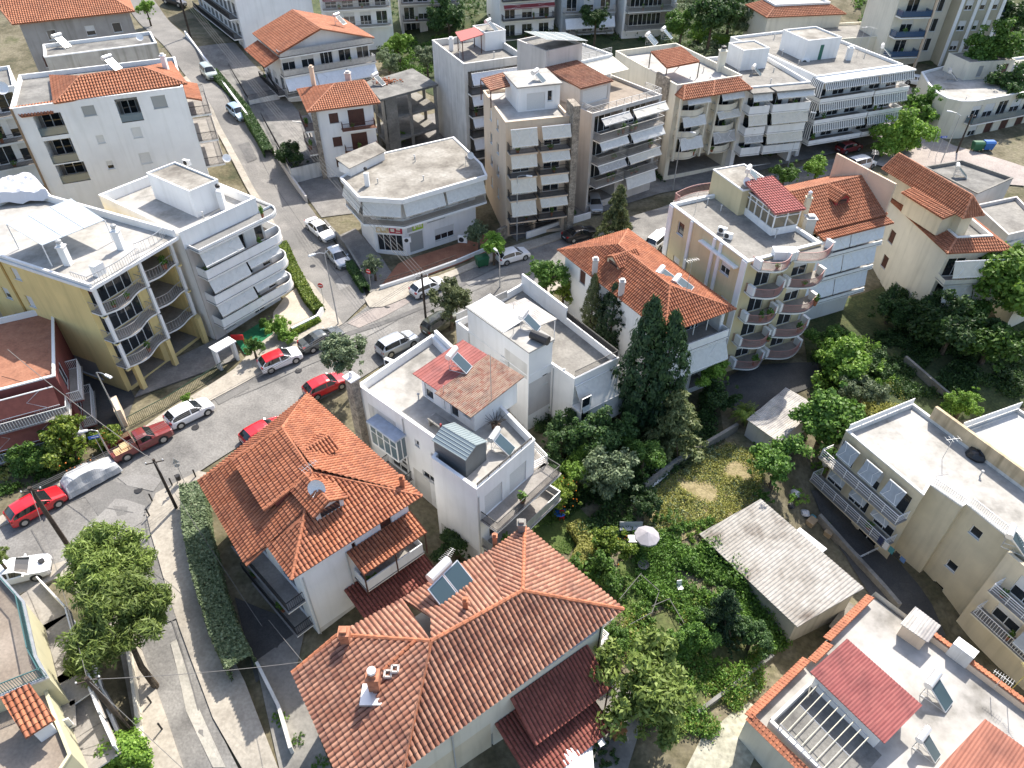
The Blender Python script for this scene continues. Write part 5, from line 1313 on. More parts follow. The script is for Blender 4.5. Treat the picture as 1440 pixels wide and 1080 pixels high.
poster(v, 1, L1*.52, L1*.93, 2.75, 3.75, simple('red_poster', (.45,.03,.06), .5, var=.25), 'poster', b.root, lambda k, r: [r(.1, .2, .3, .4), r(.55, .45, .3, .3), r(.5, .15, .35, .12)])
poster(v, 2, .35, L2*.10, 2.8, 3.7, GREY, 'shop_sign', b.root); poster(v, 2, L2*.105, L2*.25, 2.8, 3.7, simple('lime_green_sign', (.33,.50,.05), .5), 'shop_sign', b.root, lambda k, r: [r(.12, .25, .18, .5), r(.38, .4, .1, .25), r(.55, .3, .12, .4), r(.75, .3, .12, .4)])
m = MB(); p_, u_, n_, l_ = v.fr(2); m.obox(p_, u_, L2*.31, L2*.56, .0, .05, 3.2, 3.3); m.build('wall_lamp_strip', STEEL, b.root)
# lean-to shed on its roof
ls = [at(491, 237, zr+1.0), at(543, 212, zr+1.0), at(528, 199, zr+1.5), at(471, 222, zr+1.5)]
shd = Bld('rooftop_shed', 'small white rooftop shed with a brown lean-to slab on the corner shop roof', 'shed', cen([(p.x,p.y) for p in ls]), zr-.12)
w = shd.vol(inset(ccw([p.xy for p in ls]), .2), zr-.12, zr+.95, WHITE); m = MB(); m.hexa([p-Vector((0,0,.08)) for p in ls], ls); m.build('roof', CONC_ROOF, shd.root); shd.done()
chimney(b.root, at(517, 261, zr-.12), 1.5, .5, WHITE, False, IRON)
b.done(); SHOP = (b, v)
# ---------------------------------------------------------------- generic balcony-fronted block
AWN_G = simple('faded_grey_awning', (.44,.43,.41), .9, var=.12)
def block(name, label, P, zg, zr, mat, floors, bays=((.03, .97),), depth=1.4, rail='bars', awn=AWN, awp=1.0, drop=1.5, zpar=.9, roofmat=CONC_LIGHT, balmat=None, railmat=None, side=None, sidewin=None, shape='rect', loggia=None, par=.22, h=.95, out=.7, done=True):
    b = Bld(name, label, 'building', cen(P), zg); v = b.vol(P, zg-1, zr, mat); zf = v.flat(zr-zpar, roofmat, par)
    L0 = v.fr(0)[3]
    for z in floors:
        for a, c in bays:
            s0, s1 = L0*a, L0*c
            if loggia: v.loggia(0, s0+.1, s1-.1, z+.01, z+2.65, loggia); b.balcony(v, 0, s0, s1, z, depth, rail, h=h, mat=balmat or mat, railmat=railmat, shape=shape, doors=False)
            else: b.balcony(v, 0, s0, s1, z, depth, rail, h=h, mat=balmat or mat, railmat=railmat, shape=shape)
            if random.random() < awp: b.awning(v, 0, s0+.12, s1-.12, z+2.7, depth-.15, drop*random.choice((1, .85, .55, .7, 1.05)), out*random.uniform(.7, 1.2), random.choice((AWN, AWN, AWN_C, AWN_G)) if awn is AWN else awn)
    if sidewin:
        i, ss = sidewin; Ls = v.fr(i)[3]
        for z in floors:
            for s_ in ss: v.win(i, Ls*s_-.5, Ls*s_+.5, z+.9, z+2.2, random.choice(('glass', 'half', 'shutter')))
    if done: b.done()
    return b, v, zf
# back row, left to right
P = rectpx((652, 90), (738, 78), (616, 55), 14.3)
b, v, zf = block('apartment_building', 'tall white building with a red pergola on its roof', P, 0, 14.3, WHITE_OLD, (10.6, 7.7, 4.8, 1.9), ((.05, .95),), 1.3, 'bars', AWN_B, 1, 1.2, .8, CONC_LIGHT, WHITE, loggia=1.4, done=False)
w = b.vol(rectpx((682, 46), (711, 42), (673, 35), zf+2.4), zf, zf+2.4, WHITE, 'stair_head'); w.flat(zf+2.3, CONC_ROOF, .1)
A1 = (b, v, zf); b.done(); chimney(b.root, at(635, 71, zf), 1.5, .6, WHITE, True)
P = rectpx((711, 172), (801, 163), (680, 127), 13.9)
b, v, zf = block('apartment_building', 'slim beige five storey building with rows of cream awnings and a stone clad corner', P, 0, 13.9, PEACH, (10.7, 7.9, 5.1, 2.3), ((.02, .46), (.5, .98)), 1.3, 'bars', AWN_C, 1, 1.55, .35, WHITE_ROOF, PEACH, done=False, sidewin=(3, (.35, .65)))
w = b.vol(rectpx((729, 124), (788, 118), (717, 103), zf+2.7), zf, zf+2.7, WHITE, 'penthouse'); w.win(0, 1.0, 3.2, zf+.1, zf+2.0, 'shutter', sill=False); w.win(0, w.fr(0)[3]*.7, w.fr(0)[3]*.82, zf+.9, zf+2.1)
m = MB(); m.prism(inset(w.P, -.2), zf+2.7, zf+2.85); m.build('penthouse_roof', WHITE_ROOF, b.root)
m = MB(); p_, u_, n_, l_ = v.fr(0); m.obox(p_, u_, l_+.003, l_+.8, -1.2, 1.2, -.5, zf+1.8); m.build('stone_pier', STONE, b.root)
L0 = v.fr(0)[3]
v.loggia(0, .4, L0*.45, .05, 2.0, 2); v.loggia(0, L0*.5, L0*.95, .05, 2.0, 2)
q = [at(711, 165, zf+1.9), at(730, 146, zf+2.2), at(711, 105, zf+2.3), at(677, 110, zf+2.0)]
q = [at(690, 128, zf+1.9), at(730, 117, zf+2.0), at(712, 101, zf+2.5), at(676, 111, zf+2.4)]
o = shed_roof(b, q, TILE_B, 'terrace_tile_roof', .3, .4, PROF_C)
m = MB()
for p in q: m.tube([(p.x, p.y, zf), (p.x, p.y, p.z-.05)], .07, 6)
m.build('post', WOODB, o); b.done(); A2 = (b, v, zf, w)
A_ = at2(833, 160, 12.6); u_ = (at2(931, 133, 12.6)-A_).normalized(); vq = Vector((-u_.y, u_.x)); depA = (at2(767, 53, 16.9)-A_).dot(vq); frU = (at2(808, 70, 16.9)-A_).dot(vq)
P = rectpx((833, 160), (931, 133), (768, 62), 12.6, depA)
b, v, zf = block('apartment_building', 'grey apartment building with solar panels on top and two stepped roof terraces', P, 0, 12.6, GREY_WARM, (9.5, 6.6, 3.7), ((.03, .44), (.47, .97)), 1.3, 'bars', AWN, .9, 1.0, .35, BROWN_FLOOR, WHITE, STEEL, loggia=1.2, done=False, sidewin=(3, (.3, .6)))
U = [Vector(p) for p in v.P]; u0 = v.fr(0)[1]; vv = Vector((-u0.y, u0.x)); dep = v.fr(1)[3]; L0 = v.fr(0)[3]
q0 = U[0]+vv*2.4; pd_ = frU-2.4; ud_ = dep-frU-.3
w = b.vol([q0, q0+u0*(L0*.42), q0+u0*(L0*.42)+vv*pd_, q0+vv*pd_], zf, zf+2.6, GREY_WARM, 'penthouse'); w.win(0, .4, L0*.42-.4, zf+.6, zf+2.2, 'shutter')
o = shed_roof(b, [Vector((*(w.P[0]-vv*.3-u0*.15),zf+2.65)), Vector((*(w.P[1]-vv*.3+u0*.15),zf+2.65)), Vector((*(w.P[2]+u0*.15),zf+3.3)), Vector((*(w.P[3]-u0*.15),zf+3.3))], TILE_B, 'tile_roof', .28, .36)
q1 = q0+vv*(pd_+.003)
w2 = b.vol([q1, q1+u0*(L0*.5), q1+u0*(L0*.5)+vv*ud_, q1+vv*ud_], zf, zf+5.2, GREY_WARM, 'upper_floor'); w2.flat(zf+4.9, CONC, .2)
w3p = q1+u0*(L0*.5+.003); w3 = b.vol([w3p, w3p+u0*(L0*.46), w3p+u0*(L0*.46)+vv*ud_, w3p+vv*ud_], zf, zf+3.1, WHITE, 'upper_terrace'); w3.flat(zf+2.9, ROOF_GREY, .2)
rp = MB(); rail_mesh(rp, [p.xy for p in [v.pt(3, v.fr(3)[3]-3, -.1, 0), v.pt(0, .1, -.1, 0), v.pt(0, L0-.1, -.1, 0), v.pt(1, 3, -.1, 0)]], 12.62, .75, 'pipes'); rp.build('terrace_rail', STEEL, b.root); rp = MB(); rail_mesh(rp, [w3.pt(0, .1, -.1, 0).xy, w3.pt(0, w3.fr(0)[3]-.1, -.1, 0).xy], zf+3.12, .8, 'pipes'); rp.build('terrace_rail', STEEL, b.root)
m = MB(); a = q0+u0*(L0*.5)+vv*(pd_-.02); e = q0+u0*(L0*.97)+vv*(pd_-.02)
m.face([(*(a-vv*3.2), zf+2.0), (*(e-vv*3.2), zf+2.0), (*e, zf+2.8), (*a, zf+2.8)]); m.build('terrace_awning', AWN_C, b.root)
v.loggia(0, .3, L0*.42, .8, 3.2, 3); b.awning(v, 0, L0*.5, L0*.95, 3.4, 1.0, 1.3, .5, AWN)
m = MB(); a = w2.P[0]+u0*.2; nn = vv
for k in range(2): 
    pass
b.done(); A3 = (b, v, w2, zf, u0, vv, L0, dep)
P = rectpx((952, 122), (1044, 108), (893, 70), 12.6)
b, v, zf = block('apartment_building', 'cream building with a clay tiled eave over its curved balconies and a tiled roof pergola', P, .3, 12.8, CREAM_PALE, (9.0, 6.2, 3.4), ((.05, .42), (.58, .95)), 1.5, 'solid', AWN, 1, 1.1, .8, WHITE_ROOF, CREAM_PALE, shape='bulge', h=.8, done=False)
L0 = v.fr(0)[3]; u0 = v.fr(0)[1]; vv = Vector((-u0.y, u0.x))
def q_(a, o, z): return v.pt(0, a, o, z)
T = []; z0, z1 = 11.6, 12.7
E0, E1, E2, E3 = q_(-.2, 2.0, z0), q_(L0*.5, 1.7, z0), q_(L0*.52, 1.7, z0), q_(L0+.3, 2.0, z0)
tile_face(T, [q_(-.2, 2.1, z0), q_(L0+.3, 2.1, z0), q_(L0-.9, .25, z1), q_(1.0, .25, z1)], q_(-.2, 2.1, z0), q_(L0+.3, 2.1, z0), .3, .4)
tile_face(T, [q_(-.2, .02, z0), q_(-.2, 2.1, z0), q_(1.0, .25, z1), q_(1.0, .02, z1)], q_(-.2, .02, z0), q_(-.2, 2.1, z0), .3, .4)
tile_face(T, [q_(L0+.3, 2.1, z0), q_(L0+.3, .02, z0), q_(L0-.9, .02, z1), q_(L0-.9, .25, z1)], q_(L0+.3, 2.1, z0), q_(L0+.3, .02, z0), .3, .4)
ro = flush_tiles(T, 'tile_eave', TILE_F, b.root); ridge_caps([(q_(-.2, 2.1, z0), q_(1.0, .25, z1)), (q_(L0+.3, 2.1, z0), q_(L0-.9, .25, z1)), (q_(L0*.42, 2.1, z0), q_(L0*.55, .25, z1))], ro, RIDGE_P, .12)
m = MB(); p_, u_, n_, l_ = v.fr(3); m.obox(p_, u_, l_*.72, l_*.9, .0, .35, -.5, 13.2); m.build('stone_pier', STONE, b.root)
m = MB()
for s_ in (.02, L0*.42, L0*.57, L0*.96): m.obox(v.P[0], u0, s_, s_+.22, 1.0, 1.35, 3.2, 11.7)
m.build('balcony_fin', CREAM_PALE, b.root)
q = [at(938, 96, zf+2.0), at(984, 87, zf+2.0), at(958, 66, zf+2.7), at(915, 73, zf+2.7)]
o = shed_roof(b, q, TILE_F, 'pergola_tile_roof', .3, .4)
m = MB()
for p in q: m.tube([(p.x, p.y, zf), (p.x, p.y, p.z-.05)], .07, 6)
m.build('post', IRON, o); chimney(b.root, at(1012, 100, zf), 2.6, .9, CREAM_PALE, True, IRON)
v.loggia(0, .6, L0-.6, .5, 2.9, 4); b.done(); A4 = (b, v, zf)
P = rectpx((1048, 123), (1140, 115), (1003, 80), 11.6)
b, v, zf = block('apartment_building', 'white building with stepped solid balconies between the tiled eave and the striped awnings', P, .6, 11.6, WHITE, (8.6, 5.8, 3.0), ((.03, .34), (.38, .97)), 1.7, 'solid', AWN, 1, 1.2, .5, CONC_LIGHT, WHITE, done=False, h=1.0)
w = b.vol(rectpx((1025, 60), (1046, 71), (1080, 66), zf+2.7), zf, zf+2.7, WHITE, 'stair_head'); w.flat(zf+2.55, CONC_ROOF, .15)
b.slab([v.pt(0, .2, 1.9, 0).xy, v.pt(0, v.fr(0)[3]*.34, 1.9, 0).xy, v.pt(0, v.fr(0)[3]*.34, .02, 0).xy, v.pt(0, .2, .02, 0).xy], 11.25, 11.42, CONC_LIGHT, 'eave_slab'); b.slab([v.pt(0, v.fr(0)[3]*.38, 1.9, 0).xy, v.pt(0, v.fr(0)[3]*.97, 1.9, 0).xy, v.pt(0, v.fr(0)[3]*.97, .02, 0).xy, v.pt(0, v.fr(0)[3]*.38, .02, 0).xy], 11.25, 11.42, CONC_LIGHT, 'eave_slab')
v.loggia(0, .6, v.fr(0)[3]-.6, .5, 2.7, 4); b.done(); A5 = (b, v, zf)
P = rectpx((1148, 107), (1270, 90), (1110, 42), 11.9)
b, v, zf = block('apartment_building', 'long white building with black and white striped awnings at the upper right', P, 1.2, 11.9, WHITE, (8.9, 6.0, 3.1), ((.0, .62), (.63, 1.04)), 1.9, 'solid', AWN_S, 1, 1.0, .35, CONC_LIGHT, WHITE, done=False, h=.5, out=.5)
L0 = v.fr(0)[3]
for z in (8.9, 6.0, 3.1):
    b.balcony(v, 1, .0, 7, z, 1.6, 'pipes', mat=WHITE, railmat=FRAMEW, doors=False)
    m = MB(); m.face([v.pt(0, -.05, 1.8, z+2.75), v.pt(0, -.6, 2.4, z+.9), v.pt(3, v.fr(3)[3]-.4, .7, z+.9), v.pt(3, v.fr(3)[3]-.4, .1, z+2.75)], [(0, 0), (0, 1.6), (2.2, 1.6), (2.2, 0)]); m.build('side_awning', AWN_S, b.root)
b.slab([v.pt(0, -.1, 2.0, 0).xy, v.pt(0, L0*1.04, 2.0, 0).xy, v.pt(0, L0*1.04, .02, 0).xy, v.pt(0, -.1, .02, 0).xy], 11.5, 11.7, WHITE, 'eave_slab')
w = b.vol(rectpx((1137, 57), (1184, 52), (1118, 42), zf+2.8, 6.0), zf, zf+2.8, WHITE, 'stair_head'); w.flat(zf+2.6, CONC_ROOF, .15)
GREEN_DOOR = simple('green_door_paint', (.02,.13,.09), .5)
m = MB(); p_, u_, n_, l_ = w.fr(0); m.obox(p_, u_, l_*.42, l_*.52, 0.01, .06, zf, zf+2.0); m.build('door', GREEN_DOOR, b.root)
chimney(b.root, at(1192, 84, zf), 1.6, .7, WHITE, True)
v.loggia(0, .6, L0*.6, .6, 2.8, 5); v.loggia(0, L0*.63, L0-.5, .6, 2.8, 5); b.done(); A6 = (b, v, zf)
# rounded cream building on the plaza
zr = 7.3
p0 = [at2(*q, zr) for q in ((1296, 101), (1306, 118), (1318, 130), (1333, 138), (1352, 142), (1372, 142), (1560, 108), (1520, 70), (1330, 92))]
b = Bld('corner_building', 'low cream building with a rounded corner and bare pale roof at the upper right plaza', 'building', cen(p0), 2.5)
v = b.vol(ccw(p0), 1, zr, CREAM_PALE); zf = v.flat(zr-.3, WHITE_ROOF, .25, WHITE)
w = b.vol(rectpx((1364, 88), (1428, 84), (1368, 80), zf+2.6, 5), zf, zf+2.6, CREAM_PALE, 'stair_head'); w.flat(zf+2.5, CONC_ROOF, .1)
w.win(0, w.fr(0)[3]*.78, w.fr(0)[3]*.9, zf+.05, zf+2.1, 'brown', sill=False); w.win(0, w.fr(0)[3]*.25, w.fr(0)[3]*.36, zf+.4, zf+2.0, 'grey')
i = 5; Lx = v.fr(i)[3]
b.balcony(v, i, -.5, 16, 4.3, 1.2, 'glass' if False else 'mesh', mat=WHITE, railmat=GLASS_B)
for k in range(4): v.win(i, 1.2+k*3.2, 2.8+k*3.2, 1.9, 3.6, random.choice(('brown', 'half', 'grey')))
b.done(); CR = (b, v, zf)
# beige tower
P = rect(at2(1322, 85, 7), at2(1379, 83, 7), 12)
b = Bld('tower_block', 'tall olive and white striped tower rising out of the top right corner', 'building', cen(P), 6)
OLIVEP = plaster('olive_beige_plaster', (.38,.35,.26), .08, .6, .85, .15)
v = b.vol(P, 3, 26, OLIVEP); L0 = v.fr(0)[3]; v.flat(25.6)
m = MB()
for s_ in (-.1, L0*.36, L0*.68, L0*.97): m.obox(v.P[0], v.fr(0)[1], s_, s_+.5, 0.01, .18, 4, 25.9)
m.build('pilaster', WHITE, b.root)
for z in (7.5, 10.5, 13.5, 16.5, 19.5):
    for a, c, s_ in ((.12, .30, 'half'), (.48, .60, 'half'), (.78, .9, 'half')): v.win(0, L0*a, L0*c, z+1, z+2.5, s_)
Q = rect(v.pt(0, -9, -2.5, 0).xy, v.pt(0, -.05, -2.5, 0).xy, 9)
w = b.vol(Q, 3, 26, CREAM_PALE, 'side_wing'); w.flat(25.6)
BLUEG = simple('blue_balcony_glass', (.05,.09,.16), .15)
for z in (7.5, 10.5, 13.5, 16.5):
    b.balcony(w, 0, .2, 5.2, z, 1.8, 'mesh', mat=WHITE, railmat=BLUEG); w.win(0, 6.2, 8, z+.3, z+2.3, 'glass')
m = MB(); m.obox(w.P[0], w.fr(0)[1], 5.3, 5.6, 1.4, 1.8, 4, 25.8); m.build('column', PEACH, b.root)
for z in (10.5, 13.5, 16.5): b.balcony(v, 1, .5, 4, z, 1.3, 'mesh', mat=WHITE, railmat=BLUEG, doors=False)
b.done()
# ---------------------------------------------------------------- upper left: white house with tiled roof
ze = 16.6
P = rectpx((14, 153), (257, 122), (60, 63), ze, 12)
b = Bld('apartment_building', 'big white building with an orange tiled roof in front of the grey house, upper left', 'building', cen(P), 4)
v = b.vol(P, 2, ze, WHITE); L0 = v.fr(0)[3]; v.flat(ze-.5, CONC, .2)
A, B_, C_ = at(76, 146, ze), at(263, 118, ze), at(113, 107, ze+1.8)
ff = None; r0, r1 = at(113, 107, ze+1.6), at(201, 95, ze+1.6); bk = at(241, 87, ze)
T = []; tile_face(T, [A, B_, r1, r0], A, B_, .3, .4); tile_face(T, [B_, bk, r1], B_, bk, .3, .4); 
lf = at(70, 106, ze); tile_face(T, [lf, A, r0], lf, A, .3, .4)
ro = flush_tiles(T, 'roof', TILE_F, b.root); ridge_caps([(r0, r1), (A, r0), (B_, r1)], ro, RIDGE_P); chimney(ro, at(234, 97, ze+.6), 1.4, .5, WHITE)
q = [at(40, 163, ze-1.0), at(74, 160, ze-1.0), at(73, 139, ze), at(10, 150, ze)]
o = shed_roof(b, [at(30, 165, ze-.9), at(75, 159, ze-.9), at(74, 142, ze-.1), at(12, 151, ze-.1)], TILE_F, 'lean_to_roof', .3, .4)
for tl, br, s_ in (((113,150),(137,162),'grey'), ((211,136),(237,151),'grey'), ((183,180),(202,193),'shutter'), ((134,191),(149,201),'shutter'), ((194,216),(215,229),'shutter'), ((148,227),(162,237),'half')): v.winpx(0, tl, br, s_)
def lpx(tl, br, d=2.6):
    a, za = v.hit(0, *tl); c, zc = v.hit(0, *br); v.loggia(0, a, c, zc, za, d); return a, c, zc
for tl, br in (((160, 140), (203, 169)), ((45, 163), (97, 188)), ((61, 199), (112, 226)), ((77, 233), (128, 253))):
    a, c, zz = lpx(tl, br); rp = MB(); rail_mesh(rp, [v.pt(0, a, -.06, 0).xy, v.pt(0, c, -.06, 0).xy], zz, .95, 'mesh'); rp.build('railing', GLASS_B, b.root)
for z in (13.3, 10.3, 7.3):
    b.balcony(v, 1, .2, 8, z, 2.2, 'bars', mat=WHITE, floor=BALC_FLOOR)
    p_, u_, n_, l_ = v.fr(1)
o = leanto(b, v, 1, 0, 6, 15.4, 14.9, 1.6, TILE_F, False)
m = MB(); p_, u_, n_, l_ = v.fr(0); m.obox(p_, u_, -.02, .18, .0, .18, 3, ze); m.build('drainpipe', simple('brown_pipe', (.25,.17,.10), .6), b.root)
b.done(); W1 = (b, v, ze)
P = rectpx((62, 80), (220, 60), (55, 63), 16.5)
b = Bld('concrete_building', 'bare stained concrete block with a flat roof behind the big white building, upper left', 'building', cen(P), 5)
v = b.vol(P, 3, 16.5, plaster('stained_concrete', (.38,.36,.32), .2, .8, .9, .5)); v.flat(16.1, CONC, .2, WHITE); b.done(); CBX = v
ze = 17
P = rect(at2(20, 34, ze), at2(187, 16, ze), 11)
b = Bld('tiled_house', 'grey plastered house under a wide orange tiled roof in the top left corner', 'house', cen(P), 8)
v = b.vol(inset(P, .5), 5, ze+.1, plaster('grey_render', (.36,.34,.32), .15, .7, .9, .35)); L0 = v.fr(0)[3]
mid = [(P[0]+P[3])/2, (P[1]+P[2])/2]; uu = (P[1]-P[0]).normalized()
hip_roof(b, inset(P, -.2), (mid[0]+uu*-2, mid[1]-uu*4), ze, ze+2.4, TILE_F, RIDGE_P, .3, .4)
for k, s_ in ((.2, 'glass'), (.55, 'half'), (.8, 'glass')): v.win(0, L0*k, L0*k+1.2, ze-2.6, ze-1.3, s_)
v.win(0, L0*.08, L0*.08+1.4, ze-6, ze-4.5, 'brown'); v.loggia(0, L0*.74, L0*.95, ze-5.5, ze-3.4, 1.4)
b.done()
P = rect(at2(-90, 128, 15.5), at2(16, 112, 15.5), 9)
b = Bld('apartment_building', 'white building with dark balconies cut by the left edge below the grey house', 'building', cen(P), 4)
v = b.vol(P, 2, 14.8, WHITE); v.flat(14.4, CONC, .2); L0 = v.fr(0)[3]
for z in (12, 9, 6): b.balcony(v, 0, L0*.3, L0-.1, z, 1.6, 'bars', mat=WHITE)
b.done()
# ---------------------------------------------------------------- gabled tiled house with white awnings
zr, ze = 14.0, 11.4
r0, r1 = at(450, 40, zr), at(411, 14, zr); la, lb = at(387, 74, ze), at(352, 47, ze)
ax = (r1-r0).normalized(); ax.z = 0; ax.normalize(); ac = Vector((-ax.y, ax.x, 0)); ac = ac if ac.x < 0 else -ac
hw = (la-r0).dot(ac); ln = (r1-r0).dot(ax)
def G(a, c, z): p = r0+ax*a+ac*c; return Vector((p.x, p.y, z))
ra, rb = at(524, 51, ze+.3), None; hr = -(ra-r0).dot(ac)
b = Bld('tiled_house', 'house with a bright orange gabled roof and broad white awnings', 'house', (r0.x, r0.y), 3)
v = b.vol([G(1.0, hw-.6, 0).xy, G(1.0, -hr+.6, 0).xy, G(ln-.5, -hr+.6, 0).xy, G(ln-.5, hw-.6, 0).xy], 1, ze-.6, WHITE)
m = MB(); m.face([G(1.0, hw-.6, ze-.62), G(1.0, -hr+.6, ze-.62), G(1.0, -hr+.6, ze+.2), G(1.0, 0, zr-.25), G(1.0, hw-.6, ze+.1)]); m.face([G(ln-.5, hw-.6, ze-.62), G(ln-.5, 0, zr-.25), G(ln-.5, -hr+.6, ze-.6)]); m.face([G(1.0, -hr+.6, ze-.62), G(ln-.5, -hr+.6, ze-.62), G(ln-.5, -hr+.6, ze+.2), G(1.0, -hr+.6, ze+.2)]); m.face([G(1.0, hw-.6, ze-.62), G(1.0, hw-.6, ze+.1), G(ln-.5, hw-.6, ze+.1), G(ln-.5, hw-.6, ze-.62)]); m.build('gable', WHITE, b.root)
T = []; tile_face(T, [G(ln, hw, ze), G(-.4, hw, ze), G(-.4, 0, zr), G(ln, 0, zr)], G(ln, hw, ze), G(-.4, hw, ze), .3, .4)
tile_face(T, [G(-.4, -hr, ze+.2), G(ln, -hr, ze+.2), G(ln, 0, zr), G(-.4, 0, zr)], G(-.4, -hr, ze+.2), G(ln, -hr, ze+.2), .3, .4)
ro = flush_tiles(T, 'roof', TILE_F, b.root); ridge_caps([(G(-.4, 0, zr), G(ln, 0, zr))], ro, RIDGE_P)
shed_roof(b, [G(ln-2, hw+2.2, ze-1.6), G(.2, hw+2.2, ze-1.6), G(.2, hw-.2, ze-.6), G(ln-2, hw-.2, ze-.6)], TILE_O, 'lean_to_roof', .3, .4)
L0 = v.fr(0)[3]
for z in (8.2, 5.2): 
    b.balcony(v, 0, -.4, L0+.4, z, 1.5, 'mesh' if z > 8 else 'bars', mat=WHITE, railmat=STEEL)
for k in range(3): b.awning(v, 0, -.3+(L0+.6)*k/3, -.3+(L0+.6)*(k+1)/3-.1, 7.9, 1.3, 1.5, 1.0, AWN_B)
b.balcony(v, 0, -.4, L0+.4, ze-.55-.0, 1.2, 'mesh', mat=WHITE, railmat=STEEL, doors=False)
b.balcony(v, 3, 1, v.fr(3)[3], 5.2, 1.4, 'bars', mat=WHITE); b.done()
# ---------------------------------------------------------------- white house with brown shutters
zr, ze = 12.2, 10.6
C0, C1, BL = at2(432, 158, ze), at2(534, 145, ze), at2(393, 129, ze)
u = (C1-C0).normalized(); nv = Vector((-u.y, u.x)); dp = (BL-C0).dot(nv)
b = Bld('tiled_house', 'white house with brown shutters and balconies beside the bare concrete shell', 'house', tuple((C0+C1)/2), 1.5)
ft = inset([C0, C1, C1+nv*dp, C0+nv*dp], .8)
v = b.vol(ft, 0, ze+.1, WHITE)
hip_roof(b, [C0, C1, C1+nv*dp, C0+nv*dp], (C0+u*dp*.5+nv*dp*.5, C1-u*1.0+nv*dp*.5), ze, zr, TILE_F, RIDGE_P, .3, .4)
chimney(b.root, Vector((*(C0+u*2.2+nv*dp*.85), ze+.8)), 2.2, .5, PEACH); chimney(b.root, Vector((*(C1-u*2.5+nv*dp*.8), ze+.9)), 1.0, .7, GREY_WARM)
L0 = v.fr(0)[3]
for z in (7.7, 4.6, 1.8):
    b.balcony(v, 0, L0*.42, L0-.1, z, 1.2, 'bars', mat=WHITE, railmat=WOODB, floor=TERRA_FLOOR, doors=False)
    v.win(0, L0*.24, L0*.40, z+.8, z+2.1, 'brown'); v.win(0, L0*.56, L0*.84, z+.03, z+2.25, 'brown', sill=False)
    b.balcony(v, 3, 1.0, v.fr(3)[3]-.6, z, 1.3, 'bars', mat=WHITE, railmat=WOODB, doors=False)
    for s_ in (.3, .65): v.win(3, v.fr(3)[3]*s_, v.fr(3)[3]*s_+1.1, z+.03, z+2.2, 'brown', sill=False)
m = MB(); m.obox(v.P[0], v.fr(0)[1], -.3, .35, -.05, .3, 0, ze-.1); m.build('stone_pilaster', STONE, b.root)
b.done()
# ---------------------------------------------------------------- unfinished concrete shell
P = ccw([at2(*p, 9.3) for p in ((535, 140), (616, 118), (580, 96), (512, 116))])
b = Bld('concrete_shell', 'unfinished bare concrete frame building with open floors, tucked behind the corner shop', 'building', cen(P), 1)
for z in (9.3, 6.2, 3.1):
    o = b.slab(inset(P, 0 if z > 9 else .2), z-.3, z, CONC if z > 9 else CONC_LIGHT, 'floor_slab')
Q = inset(P, .4)
for k in range(4):
    for f in (0, .5):
        p = Q[k].lerp(Q[(k+1) % 4], f); m = MB(); m.box(p.x-.22, p.x+.22, p.y-.22, p.y+.22, 0, 9.0); m.build('column', CONC_LIGHT, b.root)
m = MB(); d = (Q[3]-Q[0]).normalized() if True else 0
for k in (0,): m.obox(Q[k], (Q[(k+1) % 4]-Q[k]).normalized(), .3, 2.2, -.15, .15, 0, 9.0)
m.build('stub_wall', CONC_LIGHT, b.root)
# heap of roof tiles left on the slab
m = MB(); st = random.getstate(); random.seed(4)
for k in range(70):
    c = at(543+random.gauss(0, 9), 116+random.gauss(0, 2), 9.3)+Vector((0, 0, random.uniform(.05, .35))); m.tube([c, c+Vector((random.uniform(-.3, .3), random.uniform(-.3, .3), random.uniform(-.1, .1)))], .09, 5)
tag(m.build('roof_tile_heap', TILE_O if False else RIDGE, org=tuple(at(543, 116, 9.3))), None, None, None, 'stuff'); random.setstate(st)
# ---------------------------------------------------------------- houses along the top edge
def topblock(name, label, a, b_, zb, depth, zg, zt, mat, floors, **k):
    P = rect(at2(*a, zb), at2(*b_, zb), depth); return block(name, label, P, zg, zt, mat, floors, **k)
topblock('apartment_building', 'white building with dark railed balconies at the top edge left of the orange gable', (287, 33), (350, 85), 5.0, 13, 4, 18, WHITE, (5.4, 8.4, 11.5, 14.6), sidewin=(3, (.3, .6)), awp=0, railmat=IRON)
topblock('apartment_building', 'white building with a dark red awning behind the orange gabled roof', (455, 37), (552, 31), 8.5, 9, 5, 17, WHITE, (8.3, 11.3, 14.2), awn=AWN_R, awp=.5, railmat=STEEL)
bb, vv_, _ = topblock('concrete_building', 'shabby grey building with an outside stair at the top edge above the bare concrete frame', (566, 50), (648, 46), 4.5, 9, 4, 15, GREY_WARM, (7.2, 10.2), awp=0, done=False)
vv_.loggia(0, .5, 3.5, 4.3, 6.6, 2); vv_.loggia(0, 5, 8, 4.3, 6.6, 2); bb.done()
topblock('apartment_building', 'white building with a long red awning behind the tall block\'s roof pergola', (703, 58), (778, 52), 4.5, 10, 4, 19, WHITE, (5.0, 8.2, 11.4, 14.6), awn=AWN_R, awp=.6, balmat=CREAM_PALE, drop=1.0)
topblock('apartment_building', 'bluish grey block with a large white awning behind the solar panels', (788, 50), (862, 45), 5.0, 10, 4, 19, plaster('bluish_grey_plaster', (.42,.46,.50), .08), (5.4, 9.0, 12.6), awn=AWN_B, awp=.7, railmat=STEEL)
topblock('apartment_building', 'white framed block with furnished balconies next to the hillside trees', (874, 49), (946, 44), 5.0, 10, 4, 18, WHITE, (6.0, 9.2, 12.3), awp=0, railmat=STEEL, loggia=1.5)
